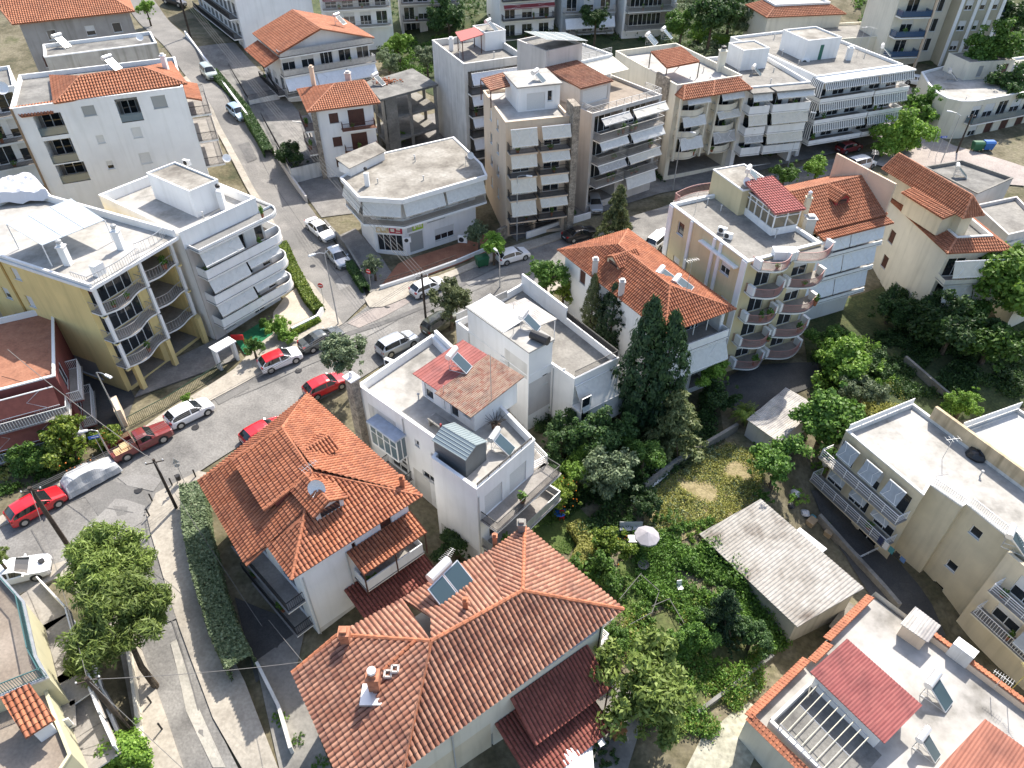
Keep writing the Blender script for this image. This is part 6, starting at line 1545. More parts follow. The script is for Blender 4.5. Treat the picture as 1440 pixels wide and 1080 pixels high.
# tiled house with a flat middle, top right
ze = 11.3
P = rect(at2(1078, 25, ze), at2(1190, 20, ze), 9)
b = Bld('tiled_house', 'house with orange tiled skirts round a white flat roof at the top edge', 'house', cen(P), 7)
v = b.vol(inset(P, .5), 5, ze, CREAM_PALE); In = inset(P, 2.2)
T = []
for k in range(4): tile_face(T, [Vector((*P[k],ze)), Vector((*P[(k+1) % 4],ze)), Vector((*In[(k+1) % 4],ze+1.1)), Vector((*In[k],ze+1.1))], Vector((*P[k],ze)), Vector((*P[(k+1) % 4],ze)), .3, .4)
ro = flush_tiles(T, 'roof', TILE_F, b.root); ridge_caps([(Vector((*P[k],ze)), Vector((*In[k],ze+1.1))) for k in range(4)], ro, RIDGE_P)
w = b.vol(In, ze, ze+1.5, WHITE, 'flat_roof_block'); w.flat(ze+1.2, WHITE_ROOF, .2); b.done()
P = rect(at2(1090, 45, 8.5), at2(1165, 40, 8.5), 8)
b = Bld('apartment_building', 'pale flat roofed house between the striped awnings and the tiled skirts', 'building', cen(P), 5); v = b.vol(P, 3, 9.5, CREAM_PALE); v.flat(9.1, CONC_LIGHT); b.done()
P = rect(at2(1176, 55, 9.5), at2(1255, 50, 9.5), 9)
b = Bld('apartment_building', 'pale flat roof with a dark rim behind the striped awning block', 'building', cen(P), 5); v = b.vol(P, 3, 9.5, CREAM_PALE); v.flat(9.1, CONC_LIGHT, .2); b.done()
# ---------------------------------------------------------------- pale yellow building right of centre with round balconies
zr = 9.5
P = rectpx((943, 286), (1052, 368), (1162, 345), zr)
b = Bld('apartment_building', 'pale yellow building with white pilasters, scalloped corner balconies and a glazed roof room', 'building', cen(P), -1)
v = b.vol(P, -4.5, zr, YELLOW_PALE); zf = v.flat(zr-.35, CONC_LIGHT, .3, WHITE)
L0, L1 = v.fr(0)[3], v.fr(1)[3]
m = MB(); p_, u_, n_, l_ = v.fr(0)
for s_ in (0, L0*.30, L0*.60, L0*.68, L0-.7): m.obox(p_, u_, s_, s_+(.7 if s_ in (0, L0-.7) else .4), .01, .14, -4, zr-.12)
m.obox(p_, u_, L0*.47, L0*.92, .0, .5, zr-1.25, zr-1.1)
m.build('pilaster', WHITE, b.root)
v.winc(0, 957, 322, 1.1, 1.4); v.winc(0, 1020, 375, 1.4, 1.6, 'half')
for k in (.15, .8): v.win(0, L0*k, L0*k+1.1, 3.2, 4.5, 'half')
PINK = simple('pinkish_rail', (.42,.22,.20), .6)
for z in (zr-.35, 6.3, 3.4, .5, -2.2):
    top = z > 9
    for a, c in ((.4, L1*.48), (L1*.52, L1+.4)):
        b.balcony(v, 1, a, c, z, 2.0, 'bars', h=.85, shape='bulge', mat=WHITE, railmat=PINK, doors=False, floor=CONC_LIGHT if top else BALC_FLOOR, gap=.1)
        m = MB(); p1, u1, n1, l1 = v.fr(1); m.obox(p1, u1, a-.02, a+.3, .3, 1.15, z-.2, z+.9); m.obox(p1, u1, c-.3, c+.02, .3, 1.15, z-.2, z+.9); m.build('balcony_pier', WHITE, b.root)
        if not top: v.win(1, (a+c)/2-.9, (a+c)/2+.9, z+.03, z+2.3, random.choice(('glass', 'half')), sill=False)
for z in (zr-.35, 6.3, 3.4): b.balcony(v, 3, L0*.0 if False else 1, v.fr(3)[3]-1, z, 1.6, 'bars', shape='bulge', mat=WHITE, railmat=PINK, doors=False)
A, B_, C_ = at2(1003, 238, zf+2.7), at2(1045, 268, zf+2.7), at2(1068, 250, zf+2.7)
w = b.vol(rectpx((1003, 238), (1045, 268), (1085, 256), zf+2.7), zf, zf+2.7, YELLOW_PALE, 'stair_head'); w.flat(zf+2.62, CONC_ROOF, .12, WHITE)
q = rectpx((1041, 298), (1083, 332), (1117, 324), zf)
gz = 2.35; gr = empty('glazed_room', (*cen(q), zf), 'glazed white framed room with a pinkish red roof on the pale yellow building', 'glazed room')
m = MB(); m.prism(inset(q, .03), zf, zf+.75); m.build('base_wall', WHITE, gr)
m = MB(); m.prism(inset(q, .1), zf+.76, zf+gz); m.build('pane', simple('tan_tinted_glass', (.20,.17,.12), .08, 0, .8), gr)
m = MB()
for k in range(4):
    a, c = q[k], q[(k+1) % 4]; l = (c-a).length; uu = (c-a)/l; n = max(2, int(l/1.05))
    for j in range(n+1): m.obox(a, uu, max(0, l*j/n-.05), min(l, l*j/n+.05), -.11, .01, zf+.75, zf+gz)
    m.obox(a, uu, 0, l, -.105, .005, zf+gz-.45, zf+gz-.38); m.obox(a, uu, 0, l, -.12, .02, zf+gz, zf+gz+.1)
m.build('frame', FRAMEW, gr)
e = [Vector((*p, 0)) for p in inset(q, -.25)]; T = []
zz = [zf+gz+.1, zf+gz+.1, zf+gz+.75, zf+gz+.75]
pts = [Vector((p.x, p.y, z)) for p, z in zip([e[1], e[2], e[3], e[0]], [zf+gz+.1, zf+gz+.1, zf+gz+.9, zf+gz+.9])]
PINKT = tilemat('pink_red_tile_sheet', [(.42,.13,.115),(.46,.15,.13),(.49,.17,.15),(.44,.14,.12)], .2, .6)
tile_face(T, pts, pts[0], pts[1], .28, .38); flush_tiles(T, 'roof', PINKT, gr)
b.done(); Y2 = (b, v, zf, w)
# attached tiled house on its right
ze, zr2 = 8.6, 11.0
A, B_ = at2(1147, 327, ze), at2(1248, 302, ze); u = (B_-A).normalized(); nv = Vector((-u.y, u.x))
C_ = at2(1110, 270, zr2); rd = (at2(1204, 249, zr2)-A).dot(nv)
b = Bld('tiled_house', 'tiled house with a red dormer attached to the pale yellow building', 'house', tuple((A+B_)/2), -1.5)
Af = A-u*2.2
v = b.vol([A+nv*.8, B_+nv*.8-u*.3, B_-u*.3+nv*(rd*1.9), A+nv*(rd*1.9)], -4, ze+.1, WHITE); L0 = v.fr(0)[3]
T = []; R0, R1 = A+nv*rd-u*2.0, B_+nv*rd
tile_face(T, [Vector((*A,ze)), Vector((*B_,ze)), Vector((*R1,zr2)), Vector((*R0,zr2))], Vector((*A,ze)), Vector((*B_,ze)), .28, .38)
K0, K1 = R0+nv*rd, R1+nv*rd
tile_face(T, [Vector((*K1,ze+.3)), Vector((*K0,ze+.3)), Vector((*R0,zr2)), Vector((*R1,zr2))], Vector((*K1,ze+.3)), Vector((*K0,ze+.3)), .28, .38)
ro = flush_tiles(T, 'roof', TILE_F, b.root); ridge_caps([(Vector((*R0,zr2)), Vector((*R1,zr2)))], ro, RIDGE_P)
m = MB(); m.obox(R1+nv*rd*.9, -nv, 0, rd*1.85, .0, .22, ze-.5, zr2+.9); m.build('party_wall', PEACH, b.root)
cp_l = A.lerp(B_, .5)+nv*rd*.45; dormer(b, Vector((*cp_l, ze+1.2)), (nv*-1), 1.7, 2.6, .6, .6, TILE_F, plaster('red_dormer', (.35,.05,.05)), ro)
chimney(b.root, Vector((*(A+nv*1.5-u*.6), zf)), 2.6, .5, CREAM, True, ALU); chimney(b.root, Vector((*(A-u*.9+nv*.3), zf-.2)), 1.3, .9, GREY)
for z in (5.6, 2.7, -.2):
    b.balcony(v, 0, -.2, L0+.3, z, 1.4, 'solid', h=.35, mat=WHITE, doors=True)
    for k in range(2): b.awning(v, 0, L0*k/2, L0*(k+1)/2-.1, z+2.6, 1.2, 1.7, .35, AWN_B)
leanto(b, v, 0, .2, L0+.3, ze-.1, ze-.4, 1.9, TILE_F, False)
b.done()
# ---------------------------------------------------------------- cream house on the right
ze = 6.0
A, B_, C_ = at2(1240, 282, ze), at2(1362, 357, ze), at2(1408, 343, ze)
A, B_ = at2(1252, 283, ze), at2(1332, 357, ze); u = (B_-A).normalized(); nv = Vector((-u.y, u.x)); wd = (at2(1407, 338, ze)-A).dot(nv)
A = A-u*3
P = [A, B_, B_+nv*wd, A+nv*wd]
b = Bld('tiled_house', 'cream house with a tiled skirt and tiled upper storey behind the large leafy tree', 'house', cen(P), -2.5)
v = b.vol(inset(P, .5), -5, ze+.1, CREAM_PALE); L0 = v.fr(0)[3]; In = inset(P, 1.6)
T = []
for k in range(3): 
    tile_face(T, [Vector((*P[k],ze)), Vector((*P[(k+1) % 4],ze)), Vector((*In[(k+1) % 4],ze+.75)), Vector((*In[k],ze+.75))], Vector((*P[k],ze)), Vector((*P[(k+1) % 4],ze)), .28, .38)
ro = flush_tiles(T, 'tile_skirt', TILE_F, b.root); ridge_caps([(Vector((*P[1],ze)), Vector((*In[1],ze+.75)))], ro, RIDGE_P)
w0 = b.vol(In, ze, ze+.95, WHITE, 'parapet_wall'); zf2 = w0.flat(ze+.4, CONC, .2, WHITE)
U0 = at2(1296, 288, ze+3.2); 
zz = ze+2.9; E0, E1 = at2(1240, 238, zz), at2(1354, 308, zz); eu = (E1-E0).normalized(); en = Vector((-eu.y, eu.x)); hw = (at2(1330, 254, zz+1.8)-E0).dot(en)
Ev = [E0, E1, E1+en*hw*2, E0+en*hw*2]; Q = inset(Ev, .6)
w1 = b.vol(Q, ze+.4, ze+3.0, CREAM, 'upper_floor')
w1.win(0, (Q[1]-Q[0]).length*.42, (Q[1]-Q[0]).length*.42+1.0, ze+.45, ze+2.5, 'glass', sill=False)
Q2 = [Q[1]-eu*6.2-en*1.5, Q[1]-eu*.9-en*1.5, Q[1]-eu*.9-en*.01, Q[1]-eu*6.2-en*.01]
w2 = b.vol(Q2, ze+.4, ze+2.6, CREAM, 'upper_bay')
mid = ((Ev[0]+Ev[3])/2, (Ev[1]+Ev[2])/2)
hip_roof(b, Ev, (mid[0]+eu*.3, mid[1]-eu*hw*.9), zz, zz+1.8, TILE_F, RIDGE_P, .28, .38)
T = []; e = inset(Q2, -.5); tile_face(T, [Vector((*e[0],ze+2.6)), Vector((*e[1],ze+2.6)), Vector((*e[2],ze+3.3)), Vector((*e[3],ze+3.3))], Vector((*e[0],ze+2.6)), Vector((*e[1],ze+2.6)), .28, .38); flush_tiles(T, 'bay_roof', TILE_F, b.root)
v.winc(0, 1254, 333, 1.1, 1.5, 'brown'); v.winc(0, 1244, 368, 1.1, 1.5, 'brown'); v.winc(0, 1228, 397, 2.2, 1.9, 'grey'); v.winc(0, 1263, 413, 2.4, 1.9, 'grey')
Lr = v.fr(1)[3]
for z in (2.9, -.1):
    b.balcony(v, 1, -.2, Lr, z, 1.5, 'solid', h=.5, mat=CREAM_PALE); b.awning(v, 1, .1, Lr*.55, z+2.6, 1.3, 1.5, .6, AWN_C); b.awning(v, 1, Lr*.57, Lr-.1, z+2.6, 1.3, 1.5, .6, AWN_C)
b.done()
# flat roofs at the right edge
P = ccw([at2(*p, 4.5) for p in ((1300,234),(1375,272),(1425,250),(1352,225))])
b = Bld('low_building', 'low building with a stained grey flat roof between the cream house and the plaza', 'building', cen(P), .5); v = b.vol(P, -2, 4.5, GREY_WARM); zf = v.flat(4.1, CONC, .2, CONC_LIGHT); b.done()
P = ccw([at2(*p, 4.0) for p in ((1372,288),(1418,330),(1470,318),(1430,276))])
b = Bld('low_building', 'cluttered concrete flat roof at the right edge behind the cream house', 'building', cen(P), -.5); v = b.vol(P, -3, 4.0, GREY_WARM); v.flat(3.6, CONC_LIGHT, .2); b.done()
P = ccw([at2(*p, 3.0) for p in ((1408,345),(1450,395),(1500,380),(1450,330))])
b = Bld('apartment_building', 'pale cream house with a bright flat roof, at the right edge behind the large tree', 'building', cen(P), -2); v = b.vol(P, -5, 3.0, CREAM_PALE); v.flat(2.7, WHITE_ROOF, .2); b.done()

for z, pts, lab in ((5.2, ((320, 92), (350, 142), (392, 132), (362, 84)), 'grey terrace roof between the low white wall and the gabled house'), (3.4, ((368, 165), (408, 238), (450, 228), (428, 172)), 'grey terrace roof below the white house with brown shutters')):
    P = ccw([at2(*p, z) for p in pts]); b = Bld('low_building', lab, 'building', cen(P), z-3); v = b.vol(P, z-4.5, z, WHITE_OLD); v.flat(z-.3, CONC, .15)
    rp = MB(); rail_mesh(rp, [P[k] for k in range(len(P))], z+.02, .8, 'bars', .2); rp.build('terrace_rail', IRON, b.root); b.done()
# ================================================================ lower right and lower left
# long shed with a fibre cement roof
zs = -3.6
q = [at(1121, 882, zs-.5), at(983, 751, zs-.5), at(1070, 702, zs+.5), at(1215, 827, zs+.5)]
fp = inset(ccw([p.xy for p in q]), .3)
b = Bld('long_shed', 'long rendered shed with a lichen stained corrugated roof in the garden', 'shed', cen(fp), g(*cen(fp)))
v = b.vol(fp, -10, zs-.45, plaster('shed_render', (.45,.42,.37), .15, .7, .9, .35))
FIB = mottled('stained_corrugated_sheet', [(.16,.13,.105), (.36,.335,.295), (.43,.405,.365), (.47,.445,.405)], .32, .95, 2.5, .22, .1, .01)
shed_roof(b, [q[1], q[0], q[3], q[2]], FIB, 'roof', .27, 1.6, PROF_C, step=False, thick=.08)
m = MB(); a, c = at(1125, 742, zs+.3), at(1163, 772, zs+.3); d = (c-a).normalized(); m.obox(a.xy, (d.x, d.y), 0, (c-a).length, .0, .7, zs+.25, zs+.33); m.build('white_gutter_board', WHITE, b.root)
b.done()
for k, (ca, cb, cc, cd, lab, z) in enumerate((((1166,880),(1195,907),(1223,868),(1192,845), 'ramshackle board lean-to propped against the end of the long shed', -6.2),)):
    P = ccw([at2(*p, z) for p in (ca, cb, cc, cd)]); b = Bld('lean_to_hut', lab, 'hut', cen(P), z-2.5)
    v = b.vol(inset(P, .2), z-3, z-.1, mottled('weathered_boards', [(.12,.10,.08),(.24,.21,.17),(.34,.31,.26)], 1, .95, 5, .3)); m = MB(); m.prism(P, z-.1, z); m.build('roof', CONC_ROOF, b.root); b.done()
# sheds by the dry field
def lowshed(name, lab, pts, z, dz, mat, wall=GREY_WARM, step=False, pitch=.2, prof=PROF_W, hh=2.3):
    q = [at(*p, z+d) for p, d in zip(pts, (0, 0, dz, dz))]
    P = inset(ccw([p.xy for p in q]), .15); b = Bld(name, lab, 'shed', cen(P), z-hh); v = b.vol(P, z-hh-.8, z-.08, wall); shed_roof(b, q, mat, 'roof', pitch, 1.2, prof, step=step, thick=.05); b.done()
lowshed('flat_shed', 'low shed roofed with pale corrugated sheets beside the rounded leafy tree', ((1050,590),(1095,622),(1152,572),(1105,545)), -2.6, .5, FIBRO)
lowshed('red_roof_shed', 'small shed with a faded red corrugated roof under the big olive tree', ((972,1040),(1003,1008),(957,958),(925,985)), -6.4, .3, SHEET_RED, hh=2)
lowshed('grey_roof_shed', 'shed with a mossy grey translucent corrugated roof at the bottom edge', ((884,1042),(965,1110),(1010,1076),(935,1010)), -6.6, .4, tilemat('mossy_grey_sheet', [(.26,.26,.25),(.33,.33,.32),(.38,.38,.37),(.30,.30,.29)], .6, .9), hh=2)
# ---------------------------------------------------------------- cream block with pipe-railed balconies, right
zr = .35
P = [at2(*p, zr) for p in ((1190,605),(1299,696),(1308,681),(1353,712),(1359,708),(1440,762))]
e = (P[1]-P[0]).normalized(); nv = Vector((-e.y, e.x)); bk = at2(1283, 566, zr); dp = (bk-P[0]).dot(nv)
last = P[5]+e*8; P = P[:5]+[P[4]+e*14, P[4]+e*14+nv*(dp-(P[4]-P[0]).dot(nv)), P[0]+nv*dp]
b = Bld('apartment_building', 'cream block with pipe railed balconies and a bare pale roof on the right', 'building', cen(P), -8.5)
CREAM_ST = plaster('stained_cream', (.60,.53,.38), .12, .7, .9, .18)
v = b.vol(P, -12, zr, CREAM_ST); zf = v.flat(zr-.35, WHITE_ROOF, .22, WHITE_OLD)
L0 = v.fr(0)[3]
for z in (-2.9, -5.9):
    b.balcony(v, 0, -.6, L0-.2, z, 1.3, 'pipes', mat=CREAM_ST, railmat=FRAMEW, h=1.0)
for k in range(3): b.awning(v, 0, .6+k*L0*.3, L0*.28+k*L0*.3, -.25, .5, 1.3, .5, simple('grey_blue_awning', (.36,.39,.42), .9, var=.08)); b.awning(v, 0, .6+k*L0*.3, L0*.28+k*L0*.3, -3.25, .4, 1.1, .4, MATS['grey_blue_awning'])
b.balcony(v, 0, 1.5, L0-1, -8.6, 2.2, 'pipes', mat=CONC_LIGHT, railmat=FRAMEW, doors=True)
rp = MB(); rail_mesh(rp, [v.pt(0, .1, -.1, 0).xy, v.pt(7, .1, -.1, 0).xy] if False else [v.pt(7, v.fr(7)[3]-.1, -.1, 0).xy, v.pt(7, .2, -.1, 0).xy], zr+.02, .7, 'mesh'); rp.build('roof_railing', FRAMEW, b.root); rp = MB(); rail_mesh(rp, [v.pt(2, .2, -.1, 0).xy, v.pt(2, v.fr(2)[3], -.1, 0).xy], zr+.02, .8, 'bars', .16); rp.build('roof_railing', FRAMEW, b.root); rp = MB(); rail_mesh(rp, [v.pt(4, .2, -.1, 0).xy, v.pt(4, 9, -.1, 0).xy], zr+.02, .8, 'bars', .16); rp.build('roof_railing', FRAMEW, b.root)
Lb = v.fr(6)[3]; m = MB(); p_, u_, n_, l_ = v.fr(6); m.obox(p_, u_, 0, l_-2.0, -.3, -.01, zr+.02, zr+1.3); m.build('party_wall', plaster('rusty_stained_wall', (.52,.42,.28), .25, .8, .9, .55), b.root)
for tl, br in (((1331,748),(1341,759)), ((1366,743),(1378,755)), ((1333,790),(1343,802)), ((1313,820),(1323,832))):
    a, za = v.hit(4, *tl); c, zc = v.hit(4, *br)
    s_ = (a+c)/2; z_ = (za+zc)/2
    if s_ > .5: v.win(4, s_-.45, s_+.45, z_-.45, z_+.45, 'glass')
    else:
        i = 2; a, za = v.hit(i, *tl); v.win(i, max(.2, a), max(.2, a)+.8, z_-.45, z_+.45, 'glass')
b.done(); CBB = (b, v, zf)
# lower wing in front of it
A = at2(1417, 777, -.2); Q = rect(A, A+e*14, 5)
Q = [A, A+e*14, A+e*14+nv*4, A+nv*4]
b = Bld('apartment_building', 'pale cream wing with slatted balcony railings at the right edge below the cream block', 'building', cen(Q), -9)
v = b.vol(Q, -12, -.2, CREAM); v.flat(-.6, CONC_LIGHT); 
for z in (-3.2, -6.2): b.balcony(v, 0, .8, 11, z, 1.2, 'pipes' if z > -4 else 'bars', mat=CREAM_PALE, railmat=FRAMEW, gap=.2)
b.awning(v, 0, 4, 9, -3.6, .9, 1.6, .6, MATS['grey_blue_awning']); b.done()
# flat roof next door with the pale blue-grey floor
P = [at2(*p, -.6) for p in ((1348,602),(1500,705),(1560,660),(1430,573))]
b = Bld('apartment_building', 'neighbouring building with a pale grey railed flat roof at the right edge', 'building', cen(P), -6); v = b.vol(ccw(P), -10, -.6, CREAM_PALE); zf = v.flat(-.9, mottled('pale_grey_roof', [(.36,.37,.36),(.44,.45,.44),(.50,.50,.49)], .4, .9, 4, .12), .2, WHITE_OLD)
rp = MB(); k = len(v.P); rail_mesh(rp, [v.pt(3, v.fr(3)[3]-.1, -.1, 0).xy if False else v.P[0]+(v.P[1]-v.P[0])*.02, v.P[3]+(v.P[2]-v.P[3])*.02], -.58, .8, 'mesh'); rp.build('roof_railing', FRAMEW, b.root); b.done()
# ---------------------------------------------------------------- white roofed house in the bottom right corner
zr = -3.0
A = at2(1052, 1008, zr); B_ = at2(1126, 1080, zr); T_ = at2(1266, 857, zr); u = (B_-A).normalized(); nv = Vector((-u.y, u.x)); dp = (T_-A).dot(nv)
P = [A, A+u*15, A+u*15+nv*dp, A+nv*dp]
b = Bld('terrace_house', 'house with white roof terraces, tile capped parapets and a red sheet roof, bottom right corner', 'house', cen(P), -9)
v = b.vol(P, -13, zr-.05, CREAM_PALE); v.hasflat = True; r_ = MB(); r_.prism(inset(P, .2), zr-.7, zr-.5); r_.build('roof', mottled('stained_terrace_coat', [(.18,.17,.15), (.33,.315,.29), (.41,.395,.37), (.47,.455,.43)], .3, .85, 1.6, .14, .1, .01), b.root)
def TW(a, o, z): p = A+u*a+nv*o; return Vector((p.x, p.y, z))
# tile-capped parapets
T = []
def cap(p, q, wdt=.55, z=zr):
    d = (q-p); d.z = 0; d.normalize(); n = Vector((d.y, -d.x, 0))
    tile_face(T, [p+n*wdt*.5+Vector((0,0,z-p.z)), q+n*wdt*.5+Vector((0,0,z-q.z)), q-n*wdt*.5+Vector((0,0,z+.22-q.z)), p-n*wdt*.5+Vector((0,0,z+.22-p.z))], p, q, .26, .3, thick=.08)
cap(TW(0, dp*.42, zr), TW(0, .0, zr)); cap(TW(.0, .0, zr), TW(9, .0, zr)); cap(TW(0, dp*.95, zr), TW(0, dp*.58, zr)); cap(TW(.3, dp*.57, zr), TW(.3, dp*.43, zr)); cap(TW(14, dp, zr), TW(3.0, dp, zr))
flush_tiles(T, 'parapet_tiles', TILE_O, b.root)
pw = MB(); pw.obox(A, u, 3, 15, -dp+.05, -dp+.3, zr-.5, zr+.05); pw.build('parapet', PEACH, b.root)
rz = zr+1.5
rr = [at(1139, 945, rz-.25), at(1244, 1046, rz-.25), at(1297, 992, rz+.2), at(1191, 898, rz+.2)]
rm = inset(ccw([p.xy for p in rr]), .35); w = b.vol(rm, zr-.5, rz-.35, WHITE, 'roof_room')
shed_roof(b, rr, tilemat('crimson_corrugated_sheet', [(.24,.065,.06),(.26,.075,.07),(.29,.09,.08),(.25,.07,.065)], .35, .5), 'red_sheet_roof', .2, .6, PROF_W, step=False, thick=.05)
r2 = [at(1318, 1082, rz-.2), at(1400, 1150, rz-.2), at(1480, 1080, rz+.3), at(1385, 1011, rz+.3)]
shed_roof(b, r2, tilemat('terracotta_sheet', [(.30,.115,.075),(.33,.13,.085),(.36,.15,.10)], .35, .7), 'second_sheet_roof', .2, 3, PROF_W, step=False, thick=.06); w2 = b.vol(inset(ccw([p.xy for p in r2]), .3), zr-.5, rz-.3, WHITE, 'second_room')
b.done()
# bare metal pergola frame
pz = zr+.9
pg = empty('pergola', TW(4.5, 2.6, zr-.5), 'bare metal pergola grid beside the crimson sheet roof, bottom right', 'pergola')
pa, pb, pc, pd = at(1098, 1018, pz), at(1150, 963, pz), at(1222, 1036, pz), at(1168, 1092, pz)
P = ccw([at2(*p, zr-.49) for p in ((1088, 1020), (1142, 964), (1240, 1062), (1190, 1118))]); m = MB(); m.prism(P, zr-.495, zr-.485); m.build('terrace_floor', CONC, b.root)
m = MB(); q0, q1 = at2(1082, 1016, zr), at2(1150, 1082, zr); d_ = (q1-q0).normalized(); m.obox(q0, d_, 0, 9, -.12, .12, zr-.5, zr+.35); q2 = at2(1138, 963, zr); d2 = (q2-q0).normalized(); m.obox(q0, d2, .15, (q2-q0).length, -.1, .1, zr-.5, zr+.25); m.build('low_wall', WHITE_OLD, b.root)
m = MB()
for k in range(8): m.tube([pa.lerp(pd, k/7), pb.lerp(pc, k/7)], .035, 5)
m.build('purlins', simple('yellowed_steel', (.50,.46,.36), .6), pg)
m = MB()
for k in (0, .5, 1): m.tube([pa.lerp(pb, k)-Vector((0,0,.06)), pd.lerp(pc, k)-Vector((0,0,.06))], .035, 5)
m.build('beams', STEEL, pg)
for p in (pa, pb, pc, pd):
    m = MB(); m.tube([Vector((p.x, p.y, zr-.5)), p], .04, 6); m.build('post', STEEL, pg)
# little hut with a ribbed fibre sheet roof and the white cabinet
lowshed('ribbed_hut', 'little pink walled hut with a dark ribbed sheet roof on the corner terrace', ((1266,877),(1305,904),(1323,880),(1287,853)), zr+.9, .3, stripes('ribbed_sheet', (.40,.37,.33), (.16,.14,.125), 1, .5) if False else FIBRO, PEACH, hh=1.4)
c = at(1347, 925, zr-.5); m = MB(); 
cb = empty('metal_cabinet', c, 'white metal cabinet against the tile capped terrace wall', 'cabinet'); m.obox(c.xy, u, -.7, .7, -.4, .4, zr-.5, zr+.9); m.build('body', FRAMEW, cb)
m = MB(); m.obox(c.xy, u, -.69, -.01, .4, .43, zr-.45, zr+.85); m.build('door', WHITE_OLD, cb); m = MB(); m.obox(c.xy, u, .01, .69, .4, .43, zr-.45, zr+.85); m.build('door', WHITE_OLD, cb)
# ---------------------------------------------------------------- brown roofed building in the bottom left corner
zr = 5.6
P = ccw([at2(*p, zr) for p in ((-70,1010),(0,980),(68,953),(51,922),(34,846),(-2,806),(-80,830))])
b = Bld('apartment_building', 'building with a worn brown tiled roof terrace and cream balconies in the bottom left corner', 'building', cen(P), -2)
OCH = plaster('pale_olive_plaster', (.52,.49,.33), .08, .6, .85, .15)
v = b.vol(P, -5, zr, OCH); v.flat(zr-.3, BROWN_FLOOR, .15, STEEL)
n = len(v.P); ii = [k for k in range(n)]
for k in range(n):
    a_, u_, n_, l_ = v.fr(k)
    if n_.x > .3:
        rp = MB(); rail_mesh(rp, [v.pt(k, .05, -.12, 0).xy, v.pt(k, l_-.05, -.12, 0).xy], zr+.02, .9, 'bars', .12); rp.build('roof_railing', simple('teal_painted_rail', (.05,.13,.13), .5), b.root)
        for z in (2.7, -.2):
            b.balcony(v, k, -.2, l_+.2, z, .8 if v.P[k].y > 24 else 1.5, 'solid', h=.75, mat=WHITE, doors=False, sides=(False, False))
Q = ccw([at2(*p, zr-1) for p in ((-60,1120),(60,1120),(100,1060),(80,1010),(64,966),(0,985),(-60,1012))])
w = b.vol(Q, -5, zr-1, OCH, 'lower_wing'); w.flat(zr-1.3, BROWN_FLOOR, .15)
q = [at(36, 1039, zr+.1), at(78, 1012, zr+.1), at(41, 960, zr+1.1), at(1, 981, zr+1.1)]
shed_roof(b, [at(36, 1039, zr+.2), at(78, 1012, zr+.2), at(41, 961, zr+1.0), at(1, 981, zr+1.0)], TILE_O, 'tile_roof', .27, .36)
w3 = b.vol(inset(ccw([p.xy for p in q]), .3), zr-1.3, zr+.1, WHITE, 'stair_head')
for k in range(len(w.P)):
    a_, u_, n_, l_ = w.fr(k)
    if n_.x > .5: b.balcony(w, k, .1, l_, 2.0, 1.6, 'solid', h=.8, mat=WHITE, doors=False, sides=(False, False)); b.balcony(w, k, .1, l_, -.9, 1.6, 'solid', h=.8, mat=WHITE, doors=False, sides=(False, False))
b.done()
# ================================================================ trees and shrubs
random.seed(21)
tree(152, 800, 60, 5.6, 'round topped pine at the street corner, the upper of the pair', 'pine', trunk=.12, lean=(.3, .5), fz=1.1)
tree(172, 884, 72, 5.6, 'broad pine leaning over the pavement, the lower and larger of the pair', 'pine', trunk=.12, lean=(-.5, .8), fz=1.1)
tree(172, 1066, 44, 3.0, 'bright green leafy tree at the bottom edge left of the lower street', 'bright')
tree(-6, 782, 15, 3.0, 'small green tree cut off by the left edge near the street corner', 'pine')
tree(488, 500, 30, 4.5, 'grey green olive tree in front of the stone chimney', 'olive')
tree(632, 424, 29, 3.4, 'light green olive on the near kerb behind the white sheeted roof', 'olive', 'cedar')
tree(694, 345, 17, 2.6, 'small bright street tree next to the green dumpster', 'bright')
tree(768, 388, 29, 4.2, 'leafy tree in the gap left of the orange roof with two boilers', 'broad')
tree(792, 412, 18, 2.2, 'ochre green shrubby tree below the leafy tree by the two boiler roof', 'olive', 'citrus')
conifer(829, 478, 388, 14, 'slim pale conifer at the left end of the row by the orange roof', -1.2, 'conifers beside the two boiler roof', 'cedar')
conifer(855, 500, 402, 21, 'middle dark conifer of the row, between the slim pale one and the tall pair', -2.2, 'conifers beside the two boiler roof')
conifer(893, 600, 424, 33, 'tallest dark conifer in front of the orange roof wall', -3.6, 'conifers beside the two boiler roof')
conifer(921, 604, 442, 28, 'dark conifer leaning against the right side of the tallest conifer', -3.7, 'conifers beside the two boiler roof')
tree(950, 597, 48, 3.4, 'ragged cedar with a sawn top above the garden wall', 'cedar', fz=.9)
tree(868, 302, 27, 4.2, 'drooping tree on the street behind the ridge of the two boiler roof', 'cedar', 'cedar', fz=1.2)
